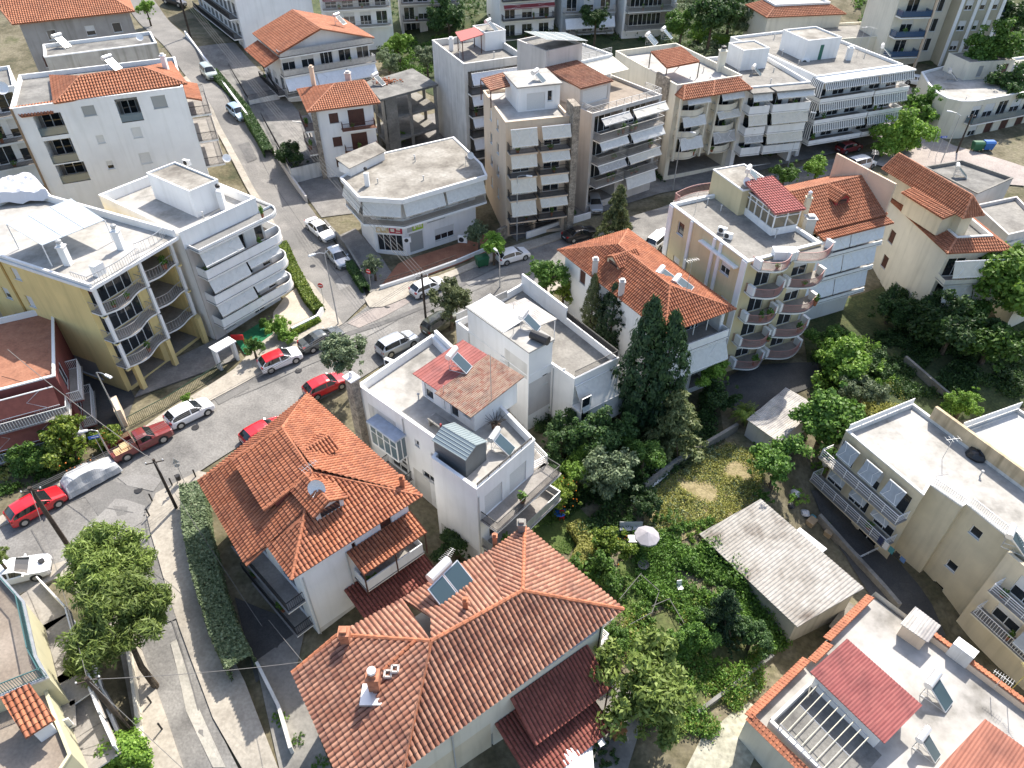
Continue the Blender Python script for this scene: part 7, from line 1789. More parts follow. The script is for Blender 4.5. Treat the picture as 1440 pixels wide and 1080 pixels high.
for px, py, r, h, lab, mat, kd in ((846,612,40,3.6,'dense dark tree under the wall of the bare terrace building','dark','broad'), (792,612,34,3.2,'dark shaded tree against the garden balconies of the central building','dark','broad'),
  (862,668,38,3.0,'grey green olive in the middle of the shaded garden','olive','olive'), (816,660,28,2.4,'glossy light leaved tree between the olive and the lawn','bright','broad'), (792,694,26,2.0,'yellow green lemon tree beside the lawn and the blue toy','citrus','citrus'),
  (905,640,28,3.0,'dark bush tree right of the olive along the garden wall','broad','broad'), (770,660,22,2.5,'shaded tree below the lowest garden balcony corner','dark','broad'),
  (858,768,29,1.6,'orange tree with fruit left of the round parasol','citrus','citrus'), (838,800,34,1.4,'wide dark shrub tree beside the pinkish roof edge','broad','broad'), (905,705,24,1.4,'dark bush at the foot of the white boards','dark','broad'),
  (1020,860,33,2.6,'dark conical garden tree left of the long shed','conifer','cedar'), (1058,895,27,1.7,'dark fig tree below the conical tree by the long shed','dark','broad'), (975,890,30,1.5,'rose entangled shrub in the vegetable garden','broad','broad'),
  (900,962,70,3.6,'big olive beside the cream house wall at the bottom','pine','olive'), (860,900,26,1.6,'green vine mass at the right corner of the pinkish roof','broad','broad'),
  (1096,652,40,3.0,'mid green tree above the upper end of the long shed','broad','broad'), (1166,586,50,3.4,'rounded leafy tree between the flat shed and the white stairs','broad','bright'), (1216,552,30,2.6,'grey olive behind the cream block roof','olive','olive'),
  (1002,528,24,3.0,'thin light green tree against the two boiler house facade','bright','broad'), (1012,556,24,2.0,'dark shrub tree below the thin light green tree','dark','broad'),
  (1196,512,44,2.2,'bright sunlit fig tree beside the shaded yard','bright','bright'), (1170,480,28,2.4,'loose green tree below the round balconies','broad','broad'), (1240,520,26,1.8,'shaded bush right of the bright fig tree','dark','broad'),
  (1388,398,64,6.0,'large leafy tree in front of the cream house, right','bright','bright'), (1345,455,48,4.0,'dark lower foliage tree left of the large leafy tree','dark','broad'), (1400,475,50,3.4,'shaded tree under the large leafy tree at the right edge','broad','broad'),
  (1255,432,30,2.2,'dark bush tree in the gap below the tiled house with red dormer','dark','broad'), (1290,445,28,2.4,'dark tree against the cream house base','dark','broad'), (1356,566,22,2.0,'small bright tree between the cream block and the neighbouring flat roof','bright','broad'),
  (1305,150,27,3.0,'dark round tree beside the rounded cream corner building','broad','broad'), (1270,186,36,3.2,'bright tree on the plaza in front of the striped awnings','bright','broad'),
  (747,82,20,4.5,'green tree between the two tall blocks with roof pergolas','broad','broad'), (560,66,20,3,'bright tree below the grey stair building','bright','broad'), (600,84,18,3,'olive left of the tall white block','olive','olive'), (545,84,17,3,'olive behind the bare concrete shell','olive','olive'), (630,20,26,4,'dark tree group behind the tall white block','dark','broad'),
  (562,192,9,1.5,'small bright bush growing out of the concrete shell','bright','broad'), (410,220,22,2.0,'dark tree behind the low white wall of the side street','dark','broad'), (526,376,15,1.8,'young olive by the no entry sign at the shop corner','olive','olive'), (673,330,17,2.2,'grey green bush right of the shop building','olive','olive'),
  (960,36,24,4,'green tree on the hillside right of the white framed block','broad','broad'), (1003,22,34,6,'big dark tree on the top hillside','dark','broad'), (1060,32,24,4,'olive tree on the hillside above the white stair head','olive','olive'), (985,48,14,1.4,'bright clipped bush on the hillside','bright','broad'), (1078,44,13,1.2,'bright bush behind the pale flat roofed house','bright','broad'),
  (1030,6,30,6,'dark tree on the top edge hillside','dark','broad'), (1404,62,34,6,'dark tree right of the olive striped tower','broad','broad'), (1432,20,34,7,'tall dark tree in the top right corner','dark','broad'), (1425,120,30,5,'dark green tree behind the rounded corner building','dark','broad'), (1240,30,18,3,'green tree between the tiled skirts and the tower','broad','broad'), (1262,45,16,2.5,'bush with pink flowers at the tower foot','dark','broad'), (838,24,20,5,'dark tree between the bluish block and the white framed block','dark','broad'),
  (205,12,12,3,'small green tree beside the steep street at the top edge','bright','broad'), (1150,236,18,2.2,'green tree behind the orange roof with the red dormer','bright','broad'), (1105,244,18,2.2,'green bush in the yard below the white stepped balconies','broad','broad'),
  (100,628,38,1.6,'orange tree with fruit in the garden of the maroon house','citrus','citrus'), (50,640,30,1.4,'dark shrub tree in the maroon house garden','broad','broad'), (150,615,18,1.2,'citrus bush by the gate with the tile capped pillar','citrus','citrus'),
  (394,462,18,1.2,'clipped bush by the courtyard steps','bright','broad'), (356,488,13,1.5,'ball clipped topiary tree on the pavement','broad','broad'), (374,454,9,.9,'small round bush beside the green mat','broad','broad'), (407,476,10,.7,'bright low bush at the courtyard corner','bright','broad'), (262,562,9,.7,'fluffy green bush at the fence behind the white hatchback','bright','broad'),
  (640,768,28,1.6,'shaded green tree in the alley behind the central building','dark','broad')):
    tree(px, py, r, h, lab, kd if kd in ('broad', 'olive', 'citrus', 'cedar', 'bright') else 'broad', mat)
for px, py, r, lab in ((1050, 580, 19, 'small fan palm at the corner of the flat shed'), (76, 606, 20, 'palm in the dark garden of the maroon house')):
    tree(px, py, r, 1.6, lab, 'palm', 'citrus', name='palm_tree', cat='palm')
# shrubs
for px, py, r, lab, mat in ((885,775,20,'green shrub left of the garden bench','broad'), (960,790,24,'leafy climber right of the round parasol','broad'), (940,735,22,'shrub at the edge of the dry field','broad'), (985,755,20,'bright shrub by the shed roof corner','bright'),
  (1000,825,26,'tall green shrub along the shed wall','broad'), (955,840,18,'flowering shrub in the vegetable garden','broad'), (1010,940,20,'bright vegetable bush below the dark fig','bright'), (1045,965,20,'grey leaved shrub near the stone terrace','olive'), (940,925,22,'leafy vegetables beside the big olive','bright'),
  (905,870,24,'vine leaves at the wire fence','broad'), (880,830,20,'shrub in the fenced bed','broad'), (1070,700,18,'shrub above the shed roof','broad'), (1000,640,16,'weedy shrub in the dry field','olive'), (1075,625,15,'weedy shrub at the right of the dry field','broad'),
  (1120,700,16,'bush by the rubbish heap','bright'), (1150,660,13,'bush under the white stairs','bright'), (1210,500,20,'green shrub under the bright fig','broad'), (1300,480,26,'dark shrub in the shaded garden','dark'), (1250,480,22,'dark shrub behind the concrete path','dark'), (1420,540,24,'dark shrub at the right edge','dark'),
  (20,660,22,'dry shrub by the gate at the left edge','yellow'), (70,660,16,'pink flowering bush by the covered car','broad'), (395,1010,12,'potted plants on the paved yard','bright'), (420,1040,10,'small red flowered plants in the yard','broad'), (850,1060,20,'dark bush by the white square parasol','dark'),
  (1412,980,15,'potted bush on the tile capped terrace wall','broad'), (500,820,14,'shaded shrub beneath the dark red lean-to','dark'), (690,800,16,'shrub behind the pinkish roof','dark'), (730,700,14,'shrub by the garden door','broad'), (450,1075,12,'orange flowered pots at the bottom edge','broad'), (1280,395,14,'shrub by the party wall','dark'), (800,300,10,'shrub at the beige building gate','broad'), (925,250,16,'bush beside the grey apartment block','dark'), (1080,215,14,'dark bush under the stepped balconies','dark'),
  (960,700,14,'dry weeds in the middle of the field','yellow'), (1035,680,14,'dry weeds near the shed in the field','yellow')):
    bush(px, py, r, lab, mat)
# hillside mass far behind
for k in range(26):
    px = random.choice((random.uniform(930, 1075), random.uniform(1195, 1265), random.uniform(1390, 1460), random.uniform(540, 700))); py = random.uniform(-40, 40)
    if px < 700: py = random.uniform(20, 60)
hedge([(279, 700), (284, 760), (300, 830), (322, 900), (346, 950)], 1.7, 1.9, 'tall clipped hedge along the pavement of the orange roofed house', 'olive')
hedge([(398, 348), (412, 380), (436, 425), (450, 442)], 1.1, .8, 'unkempt planted strip along the left kerb of the side street', 'citrus')
hedge([(492, 376), (505, 398), (515, 412)], .8, .9, 'low dark hedge at the shop corner', 'dark')
hedge([(448, 452), (430, 462), (412, 472)], .7, .6, 'low hedge at the courtyard wall', 'citrus')
hedge([(302, 108), (345, 160), (380, 222)], 1.3, 1.2, 'dark planted strip behind the low white wall of the side street', 'dark')
hedge([(806, 742), (826, 770), (812, 800)], 1.2, .8, 'yellow variegated hedge strip beside the lawn', 'yellow')
hedge([(1000, 60), (1060, 66)], 2.0, 1.4, 'clipped hedge on the hillside above the tiled pergola', 'bright')
ground_cover('field_weeds', [(905,700),(960,660),(1020,625),(1075,640),(1070,700),(1010,735),(960,760),(905,745)], 2600, 'yellow', .075, .3)
ground_cover('field_weeds', [(905,700),(960,660),(1020,625),(1075,640),(1070,700),(1010,735),(960,760),(905,745)], 700, 'olive', .08, .35)
ground_cover('garden_growth', [(880,900),(955,870),(1000,850),(1060,880),(1075,960),(1000,1040),(900,1020)], 1700, 'broad', .10, .6)
ground_cover('garden_growth', [(860,860),(950,830),(1060,880),(1075,960),(1000,1040),(900,1020)], 800, 'bright', .10, .7)
ground_cover('garden_growth', [(860,880),(960,830),(1060,880),(1075,960),(1000,1040),(900,1020)], 900, 'yellow', .09, .5)
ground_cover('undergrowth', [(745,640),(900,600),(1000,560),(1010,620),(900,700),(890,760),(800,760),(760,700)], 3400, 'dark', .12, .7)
ground_cover('undergrowth', [(890,760),(1000,730),(1030,800),(1000,860),(940,880),(900,830)], 2200, 'broad', .11, .6)
ground_cover('undergrowth', [(1140,500),(1300,450),(1440,470),(1440,560),(1300,560),(1200,570),(1150,540)], 3200, 'dark', .13, .5)
ground_cover('undergrowth', [(1180,520),(1260,540),(1280,590),(1180,600)], 700, 'yellow', .09, .35)
ground_cover('undergrowth', [(0,620),(100,600),(165,630),(60,672),(0,700)], 1500, 'broad', .11, .5)
ground_cover('lawn_blades', [(735,700),(790,690),(830,730),(800,780),(735,755)], 900, 'broad', .06, .08)
ground_cover('lawn_blades', [(870,790),(935,775),(945,840),(890,880),(862,840)], 800, 'broad', .06, .1)
ground_cover('hillside_scrub', [(920,-10),(1075,-10),(1080,60),(1000,75),(930,70)], 1800, 'olive', .22, .7)
ground_cover('hillside_scrub', [(1195,0),(1310,0),(1310,70),(1260,80)], 700, 'broad', .22, .8)
ground_cover('hillside_scrub', [(1380,40),(1450,0),(1450,140),(1400,110)], 700, 'dark', .25, .9)
ground_cover('hillside_scrub', [(520,60),(700,40),(700,75),(640,100),(600,110),(540,95)], 1200, 'broad', .2, .6)
ground_cover('lush_growth', [(940,770),(1000,760),(1110,905),(1060,930),(1000,860)], 1800, 'broad', .12, 1.0)
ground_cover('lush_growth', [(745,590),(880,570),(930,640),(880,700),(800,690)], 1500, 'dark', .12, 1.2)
ground_cover('lush_growth', [(1140,500),(1220,480),(1260,540),(1180,560)], 900, 'bright', .11, .9)
ground_cover('hillside_scrub', [(400,-20),(900,-20),(920,60),(700,50),(520,25)], 1800, 'dark', .22, 1.0)
# ================================================================ cars
ST = 'cars parked along the streets'
carpx('hatch', (22,737), (88,701), 'red hatchback parked at the far left of the main street', P_RED)
carpx('cab', (160,649), (243,608), 'maroon pickup truck with slatted cargo bed carrying boards', P_MAROON, name='pickup_truck', cat='pickup truck')
carpx('hatch', (238,603), (299,573), 'white hatchback in front of the maroon pickup truck', P_WHITE)
carpx('hatch', (370,523), (422,502), 'white hatchback with a red roof on the main street', P_WHITE, roofpaint=P_RED)
carpx('sedan', (425,496), (482,472), 'dark grey saloon parked beside the corner pavement', P_GREY)
carpx('suv', (534,503), (584,479), 'silver minivan parked on the near kerb behind the white roof', P_SILVER, name='minivan')
carpx('suv', (600,473), (642,447), 'dark olive car under the light green kerbside olive', P_OLIVE)
carpx('hatch', (582,419), (622,402), 'white car driving past the wooden pole on the main street', P_WHITE, group='cars on the main street')
carpx('hatch', (700,372), (742,360), 'white hatchback parked by the green dumpster', P_WHITE)
carpx('sedan', (792,341), (838,329), 'black saloon parked in front of the beige building', P_BLACK)
carpx('hatch', (833,282), (839,303), 'silver car nosing out of the driveway beside the beige building', P_SILVER)
carpx('suv', (916,352), (938,334), 'white off roader half hidden by the pale yellow building', P_WHITE)
carpx('hatch', (434,560), (484,538), 'bright red car beside the stone chimney', P_RED)
carpx('hatch', (354,624), (392,605), 'red car mostly hidden behind the bright orange roof', P_RED)
carpx('sedan', (0,818), (48,806), 'white car parked beside the brown roof terrace building', P_WHITE)
carpx('sedan', (436,316), (466,342), 'white saloon on the side street, the upper of two', P_WHITE)
carpx('hatch', (463,353), (491,385), 'silver blue hatchback at the bottom of the side street', P_SILVER)
carpx('hatch', (322,152), (347,174), 'light blue car on the side street by the white house', P_BLUE)
carpx('van', (285,97), (306,120), 'pale green estate car higher up the side street', P_GREEN)
carpx('suv', (236,4), (256,10), 'black car at the top end of the side street', P_BLACK)
carpx('hatch', (1278,118), (1300,122), 'white car in the lane beside the rounded corner building', P_WHITE)
carpx('hatch', (1180,216), (1204,210), 'maroon car in the shade under the striped awning block', P_MAROON)
carpx('van', (1190,242), (1226,233), 'white van behind the orange roof with the red dormer', P_WHITE, name='van', cat='van')
# car under a grey cover
a, c = gp(98, 694), gp(163, 658); d = (c-a); az = math.atan2(d.y, d.x); mid_ = (a+c)/2
cc = car('hatch', (0, 0, 0), 0, 'x', P_GREY); 
for ch in list(cc.children_recursive): bpy.data.objects.remove(ch)
bpy.data.objects.remove(cc)
m = MB(); nx, ny = 30, 14; st = random.getstate(); random.seed(8); G_ = []
for i in range(nx+1):
    x = -2.1+4.2*i/nx; row = []
    for j in range(ny+1):
        f = -1+2*j/ny; zt = lerp_prof(CARDEF['hatch'][2], max(-1, min(1, x/2.05)))+.05
        y = .98*f if abs(f) < .8 else .98*(.8+.12*(abs(f)-.8)/.2)*math.copysign(1, f)*1.06
        z = zt*(1-.10*f*f) if abs(f) < .62 else (.95 if abs(f) < .75 else (.6 if abs(f) < .9 else .15)); z = min(z, zt)
        if i in (0, nx): z = .2
        row.append((x+random.uniform(-.01, .01), y+.03*math.sin(x*5+f*3), z+random.uniform(-.012, .012)))
    G_.append(row)
random.setstate(st)
m.add([p for r in G_ for p in r], [(i*(ny+1)+j, (i+1)*(ny+1)+j, (i+1)*(ny+1)+j+1, i*(ny+1)+j+1) for i in range(nx) for j in range(ny)])
o = m.build('covered_car', simple('silver_car_cover', (.42,.43,.44), .6, var=.08), org=(0, 0, 0)); o.location = (mid_.x, mid_.y, mid_.z+.08); o.rotation_euler.z = az
tag(o, 'car under a silver grey cover between the red hatchback and the pickup', 'car', ST)
# ================================================================ rooftop equipment
def heater(px, py, z, az, label, w=1.15, sc=.88, tilt=1.0):
    p = at(px, py, z); r = empty('solar_water_heater', p, label, 'water heater', 'solar water heaters on the roofs', R(az)); r.scale = (sc, sc, sc*tilt)
    def put(m, n, mt, sm=False): o = m.build(n, mt, None, (0, 0, 0), sm); o.parent = r; return o
    m = MB(); m.tube([(-.1, -.75, 1.55), (-.1, -.70, 1.55), (-.1, .70, 1.55), (-.1, .75, 1.55)], .29, 14); put(m, 'tank', ALU)
    for s in ([0] if w < 1.5 else [-w*.26, w*.26]):
        hw = w/2 if w < 1.5 else w*.25
        m = MB(); m.hexa([(.1, s-hw, 1.30), (1.55, s-hw, .12), (1.55, s+hw, .12), (.1, s+hw, 1.30)], [(.15, s-hw, 1.37), (1.60, s-hw, .19), (1.60, s+hw, .19), (.15, s+hw, 1.37)]); f = put(m, 'panel', ALU)
        m = MB(); e = .05; n_ = (.62*.012, 0, .78*.012)
        a_, b_ = (.15+.045, 1.37-.04), (1.60-.045, .19+.04)
        m.face([(a_[0]+n_[0], s-hw+e, a_[1]+n_[2]), (b_[0]+n_[0], s-hw+e, b_[1]+n_[2]), (b_[0]+n_[0], s+hw-e, b_[1]+n_[2]), (a_[0]+n_[0], s+hw-e, a_[1]+n_[2])]); m.build('collector_glass', COLL, None, (0, 0, 0)).parent = f
    m = MB()
    for s in (-.55, .55):
        m.tube([(-.15, s, 0), (-.1, s, 1.4)], .025, 5); m.tube([(-.15, s, .02), (1.5, s, .12)], .025, 5); m.tube([(-.13, s, .5), (.8, s, .72)], .02, 5)
    m.tube([(-.15, -.55, .05), (-.1, .55, 1.2)], .018, 4); put(m, 'stand', STEEL)
    return r
COLL = simple('collector_glass', (.045,.075,.09), .18, 0, .6)
TS = MATS['galvanised_steel']
heater(638, 516, 7.75, -25, 'solar heater on the red sheet roof of the central rooftop room')
heater(697, 630, 5.2, -25, 'solar heater beside the grey shed on the white roof terrace')
heater(737, 460, 6.26, -25, 'solar heater on the white sheeted upper floor right of centre')
heater(622, 826, 4.2, -38, 'solar heater with double panel on the pinkish tiled roof', 2.3, 1.15)
heater(928, 390, 7.0, -32, 'left of the two boiler tanks lying on the orange hipped roof', 1.2, .95, .55)
heater(951, 402, 7.0, -32, 'right of the two boiler tanks lying on the orange hipped roof', 1.2, .95, .55)
heater(1050, 256, 11.9, -25, 'solar heater on the stair head of the pale yellow building')
heater(753, 118, 16.0, -25, 'solar heater on the white penthouse of the beige building')
heater(687, 44, 15.6, -25, 'solar heater on the stair head of the tall white block')
heater(156, 97, 18.2, -25, 'small solar heater on the ridge of the upper left orange roof', 1.2, .8)
heater(86, 66, 16.1, -25, 'solar heater on the stained concrete block')
heater(475, 34, 13.0, -25, 'solar heater on the orange gabled roof with white awnings')
heater(529, 119, 9.3, -25, 'solar heater on the bare concrete shell')
heater(910, 62, 12.6, -25, 'solar heater with twin panels behind the tiled pergola', 2.2)
heater(932, 54, 12.6, -25, 'single panel solar heater right of the twin panels behind the tiled pergola')
heater(1058, 108, 10.7, -25, 'solar heater at the corner of the stepped balcony building roof')
heater(1238, 78, 11.0, -25, 'solar heater at the right end of the striped awning roof')
heater(1332, 112, 7.0, -25, 'solar heater on the pale rounded corner roof')
heater(1302, 972, -3.45, -50, 'solar heater on the white terrace beside the crimson roof', 1.2, .95)
heater(1290, 1046, -3.45, -50, 'small solar heater at the lower corner of the crimson roof', 1.0, .8)
heater(1412, 764, 0.0, -40, 'solar heater by the railing of the cream block')
heater(1342, 248, 4.1, -25, 'solar heater on the stained grey flat roof near the plaza')
def dish(px, py, z, label, s=.45, az=-60, mast=.5):
    p = at(px, py, z); r = empty('satellite_dish', p, label, 'satellite dish', 'satellite dishes', R(az))
    m = MB(); m.tube([(0,0,0),(0,0,mast)], .025, 5); o = m.build('mast', STEEL, None, (0,0,0)); o.parent = r
    m = MB(); n = 14; vs = []; fs = []
    for k, (q, dz) in enumerate(((0,0),(.5,.03),(.85,.1),(1,.15))):
        for j in range(n):
            a = 2*math.pi*j/n; y, x = math.cos(a)*q*s, math.sin(a)*q*s; vs.append((.08+dz*s*1.4-x*.5, y, mast+x*.85+dz*s*.5))
    for k in range(3):
        for j in range(n): fs.append((k*n+j, k*n+(j+1) % n, (k+1)*n+(j+1) % n, (k+1)*n+j))
    m.add(vs, fs); o = m.build('reflector', FRAMEW, None, (0,0,0), True); o.parent = r
    m = MB(); m.tube([(.05,0,mast-.1),(.6*s/.45,0,mast-.05)], .015, 4); m.lathe((.6*s/.45, 0, mast-.05), [(.03,-.04),(.04,.04)], 6); o = m.build('feed_arm', STEEL, None, (0,0,0)); o.parent = r
dish(449, 692, 7.7, 'big white satellite dish on the bright orange roof dormer', .62, -100)
dish(661, 224, 7.6, 'white satellite dish at the right end of the corner shop roof')
dish(320, 228, 10.4, 'satellite dish on the outer ledge of the rounded balcony building')
dish(300, 320, 10.4, 'satellite dish on the front ledge wall of the rounded balcony building', .4)
dish(1047, 262, 11.9, 'white satellite dish next to the pale yellow stair head heater', .5)
dish(198, 58, 16.2, 'satellite dish at the right corner of the stained concrete block')
dish(5, 130, 16.5, 'large satellite dish at the left edge terrace', .7)
def acunit(px, py, z, az, label, s=1.0):
    p = at(px, py, z); r = empty('air_conditioner', p, label, 'air conditioner', 'outdoor air conditioner units', R(az)); r.scale = (s, s, s)
    m = MB(); m.box(-.17, .17, -.42, .42, .06, .66); o = m.build('casing', FRAMEW, None, (0,0,0)); o.parent = r
    m = MB(); m.tube([(-.171,.1,.36),(-.185,.1,.36)], .24, 14); q = m.build('fan_grille', TRIM, None, (0,0,0)); q.parent = o
    m = MB(); m.box(-.15,.15,-.35,-.3,0,.06); m.box(-.15,.15,.3,.35,0,.06); q = m.build('feet', TRIM, None, (0,0,0)); q.parent = o
acunit(548, 514, 5.25, 60, 'air conditioner alone on the blinding white central roof')
acunit(1015, 328, 9.15, 55, 'upper of two air conditioners on the pale yellow roof')
acunit(1023, 336, 9.15, 55, 'lower of two air conditioners on the pale yellow roof')
acunit(264, 233, 11.0, 70, 'air conditioner behind the stair head of the rounded balcony building')
acunit(284, 330, 10.4, 70, 'air conditioner on the front ledge of the rounded balcony building')
acunit(573, 341, 2.2, 100, 'air conditioner on the shop pillar between display window and roller door')
acunit(651, 341, .9, 80, 'tall air conditioner standing against the white shop wall', 1.3)
acunit(1131, 92, 11.0, 80, 'double fan air conditioner on the edge of the striped awning roof', 1.3)
acunit(613, 593, 5.25, 40, 'air conditioner under the counter of the rust roofed rooftop room', .8)
acunit(1360, 742, -2.4, 140, 'air conditioner on the end of the upper cream block balcony')
# roof boxes and tanks
def boxthing(name, px, py, z, sz, az, mat, label, cat, lid=None):
    p = at(px, py, z); r = empty(name, p, label, cat, None, R(az)); a, b_, h = sz
    m = MB(); m.box(-a/2, a/2, -b_/2, b_/2, 0, h); m.build('body', mat, None, (0,0,0)).parent = r
    m = MB(); m.box(-a/2-.04, a/2+.04, -b_/2-.04, b_/2+.04, h+.003, h+.06); m.build('lid', lid or mat, None, (0,0,0)).parent = r
    return r
boxthing('roof_box', 1101, 362, 9.15, (2.0, 1.0, .8), -2, FRAMEW, 'white oblong box on the pale yellow roof corner', 'roof box')
m = MB(); p = at(759, 480, 6.25); m.tube([p+Vector((-.7,.5,.42)), p+Vector((-.6,.43,.42)), p+Vector((.6,-.43,.42)), p+Vector((.7,-.5,.42))], .42, 14); tag(m.build('water_tank', simple('black_tank_plastic', (.018,.018,.02), .45), org=tuple(p)), 'black water tank on the white sheeted upper floor right of centre', 'water tank')
def heap(px, py, z, r, mat, name, label, cat, seed):
    p = at(px, py, z); st = random.getstate(); random.seed(seed); m = MB(); n = 10; rings = []
    vs = []; fs = []
    for k, (q, zz) in enumerate(((1,0),(1.05,.3),(.8,.7),(.4,.95),(.05,1.0))):
        for j in range(n): a = 6.283*j/n; rr = r*q*random.uniform(.75, 1.2); vs.append((p.x+rr*math.cos(a), p.y+rr*math.sin(a), p.z+zz*r*random.uniform(.8, 1.1)))
    for k in range(4):
        for j in range(n): fs.append((k*n+j, k*n+(j+1) % n, (k+1)*n+(j+1) % n, (k+1)*n+j))
    m.add(vs, fs); random.setstate(st); return tag(m.build(name, mat, org=tuple(p)), label, cat)
BAGB = simple('black_bin_bag', (.02,.02,.022), .35); BAGW = simple('white_plastic_sack', (.55,.55,.56), .5, var=.15)
heap(1371, 641, .05, .75, BAGB, 'covered_heap', 'heap under black plastic against the stained wall of the cream block', 'covered heap', 2)
m = MB(); p = at(697, 603, 5.25); m.lathe(p, [(.28,0),(.36,.55),(.3,.55)], 10); pot = tag(m.build('plant_pot', simple('dark_pot', (.10,.05,.03), .7), org=tuple(p)), 'big pot of dry dark branches on the central roof terrace', 'plant pot')
m = MB(); st = random.getstate(); random.seed(3)
for k in range(26):
    a = random.random()*6.28; e = random.uniform(.5, 1.0); m.tube([p+Vector((0,0,.5)), p+Vector((math.cos(a)*e*.5, math.sin(a)*e*.5, .9)), p+Vector((math.cos(a)*e*.9, math.sin(a)*e*.9, .8+random.uniform(.0, .6)))], .03, 4, .012)
random.setstate(st); o = m.build('branches', simple('dry_dark_branches', (.05,.04,.03), .9), pot)
def mast(px, py, z, h, label, yagi=True, n=7, az=30, mat=None):
    p = at(px, py, z); r = empty('television_aerial', p, label, 'aerial', 'television aerials', R(az))
    m = MB(); m.tube([(0,0,0),(0,0,h)], .025, 5); m.build('mast', mat or STEEL, None, (0,0,0)).parent = r
    if yagi:
        m = MB(); m.tube([(-.6,0,h-.1),(.6,0,h-.1)], .015, 4)
        for k in range(n): m.tube([(-.55+1.1*k/(n-1), -.35+.02*k, h-.1), (-.55+1.1*k/(n-1), .35-.02*k, h-.1)], .009, 4)
        m.build('antenna', mat or STEEL, None, (0,0,0)).parent = r
mast(691, 566, 7.4, 4.6, 'tall bare mast on the rusty sheet roof', False)
mast(632, 800, 4.0, 1.6, 'aerial with many rods above the double panel heater', True, 9, 60)
mast(965, 411, 7.9, 3.4, 'slender aerial mast on the orange hipped roof with boilers', True, 6, 20)
mast(626, 575, 5.9, 2.4, 'thin pole on the left parapet of the central building', False)
mast(722, 470, 6.2, 3.2, 'thin mast on the white sheeted upper floor', False)
mast(438, 668, 7.95, 1.0, 'small aerial at the peak of the bright orange roof', True, 6, 50)
mast(1420, 972, -3, 2.8, 'yellow aerial leaning over the tile capped terrace wall', True, 11, 100, simple('yellow_pole', (.55,.45,.12), .6))
mast(1397, 968, -3, 1.6, 'white aerial by the potted bush on the terrace', True, 8, 130)
mast(1325, 645, .05, 2.4, 'bent aerial near the middle of the cream block roof', True, 4, 10)
mast(1217, 255, 11.0, 3.2, 'red and white aerial on the party wall by the red dormer', True, 5, 70)
mast(1205, 78, 11.1, 4.0, 'tall aerial cluster on the striped awning roof', True, 9, 30)
mast(1218, 70, 11.1, 3.2, 'second aerial in the cluster on the striped awning roof', True, 6, 110)
mast(655, 238, 7.6, 2.2, 'thin mast on the front of the corner shop roof', False)
mast(1305, 222, 4.5, 3.5, 'thin pole behind the tiled upper storey on the right', False)
mast(977, 300, 9.2, 2.2, 'thin bent vent pole on the pale yellow roof edge', False)
# photovoltaic array
P3 = [at(784, 41, 18.9), at(857, 62, 18.3), at(822, 46, 19.4), at(787, 41, 19.8)]
b_, v_, w2_, zf_, u0_, vv_, L0_, dep_ = A3
pv = empty('solar_panel_array', w2_.pt(0, 0, 0, zf_+5), 'tilted photovoltaic array on the grey apartment block', 'solar panels')
ra = MB(); pz0, pz1 = zf_+5.5, zf_+6.6; a_ = w2_.P[0]-vv_*.3; ln_ = (w2_.P[1]-w2_.P[0]).length
m = MB()
q0_, q1_ = a_-u0_*.2, a_+u0_*(ln_+.6)
m.hexa([(*q0_, pz1-.05), (*q1_, pz0-.05), (*(q1_+vv_*4.6), pz0-.05), (*(q0_+vv_*4.6), pz1-.05)], [(*q0_, pz1), (*q1_, pz0), (*(q1_+vv_*4.6), pz0), (*(q0_+vv_*4.6), pz1)]); fo = m.build('panel', ALU, pv)
for i in range(4):
    for j in range(3):
        m = MB(); f0, f1 = (i+.04)/4, (i+.96)/4; g0, g1 = (j+.03)/3*4.6, (j+.97)/3*4.6
        def pp(f, gq): q = q0_.lerp(q1_, f)+vv_*gq; return (q.x, q.y, pz1+(pz0-pz1)*f+.006)
        m.face([pp(f0, g0), pp(f1, g0), pp(f1, g1), pp(f0, g1)]); m.build('solar_cell', simple('solar_cell_blue', (.16,.21,.25), .15, 0, .8), fo)
m = MB()
for q in (q0_+u0_*.3, q1_-u0_*.3, q0_+u0_*.3+vv_*4.2, q1_-u0_*.3+vv_*4.2): m.tube([(q.x, q.y, zf_+4.7), (q.x, q.y, pz0-.06)], .05, 5)
m.build('post', STEEL, pv)
# roof pergola on the tall white block
b_, v_, zf_ = A1; q = [at(648, 58, zf_+2.5), at(680, 48, zf_+2.5), at(668, 38, zf_+2.5), at(640, 45, zf_+2.5)]
pg = empty('pergola', (*cen([(p.x, p.y) for p in q]), zf_), 'red roofed timber pergola on the tall white block', 'pergola')
m = MB(); m.hexa([p-Vector((0,0,.1)) for p in q], q); m.build('roof', SHEET_RED if False else simple('dull_red_roof_sheet', (.33,.07,.06), .7, var=.1), pg)
m = MB()
for p in inset(ccw([p.xy for p in q]), .3): m.tube([(p.x, p.y, zf_), (p.x, p.y, zf_+2.4)], .07, 6)
m.build('post', WOODB, pg)
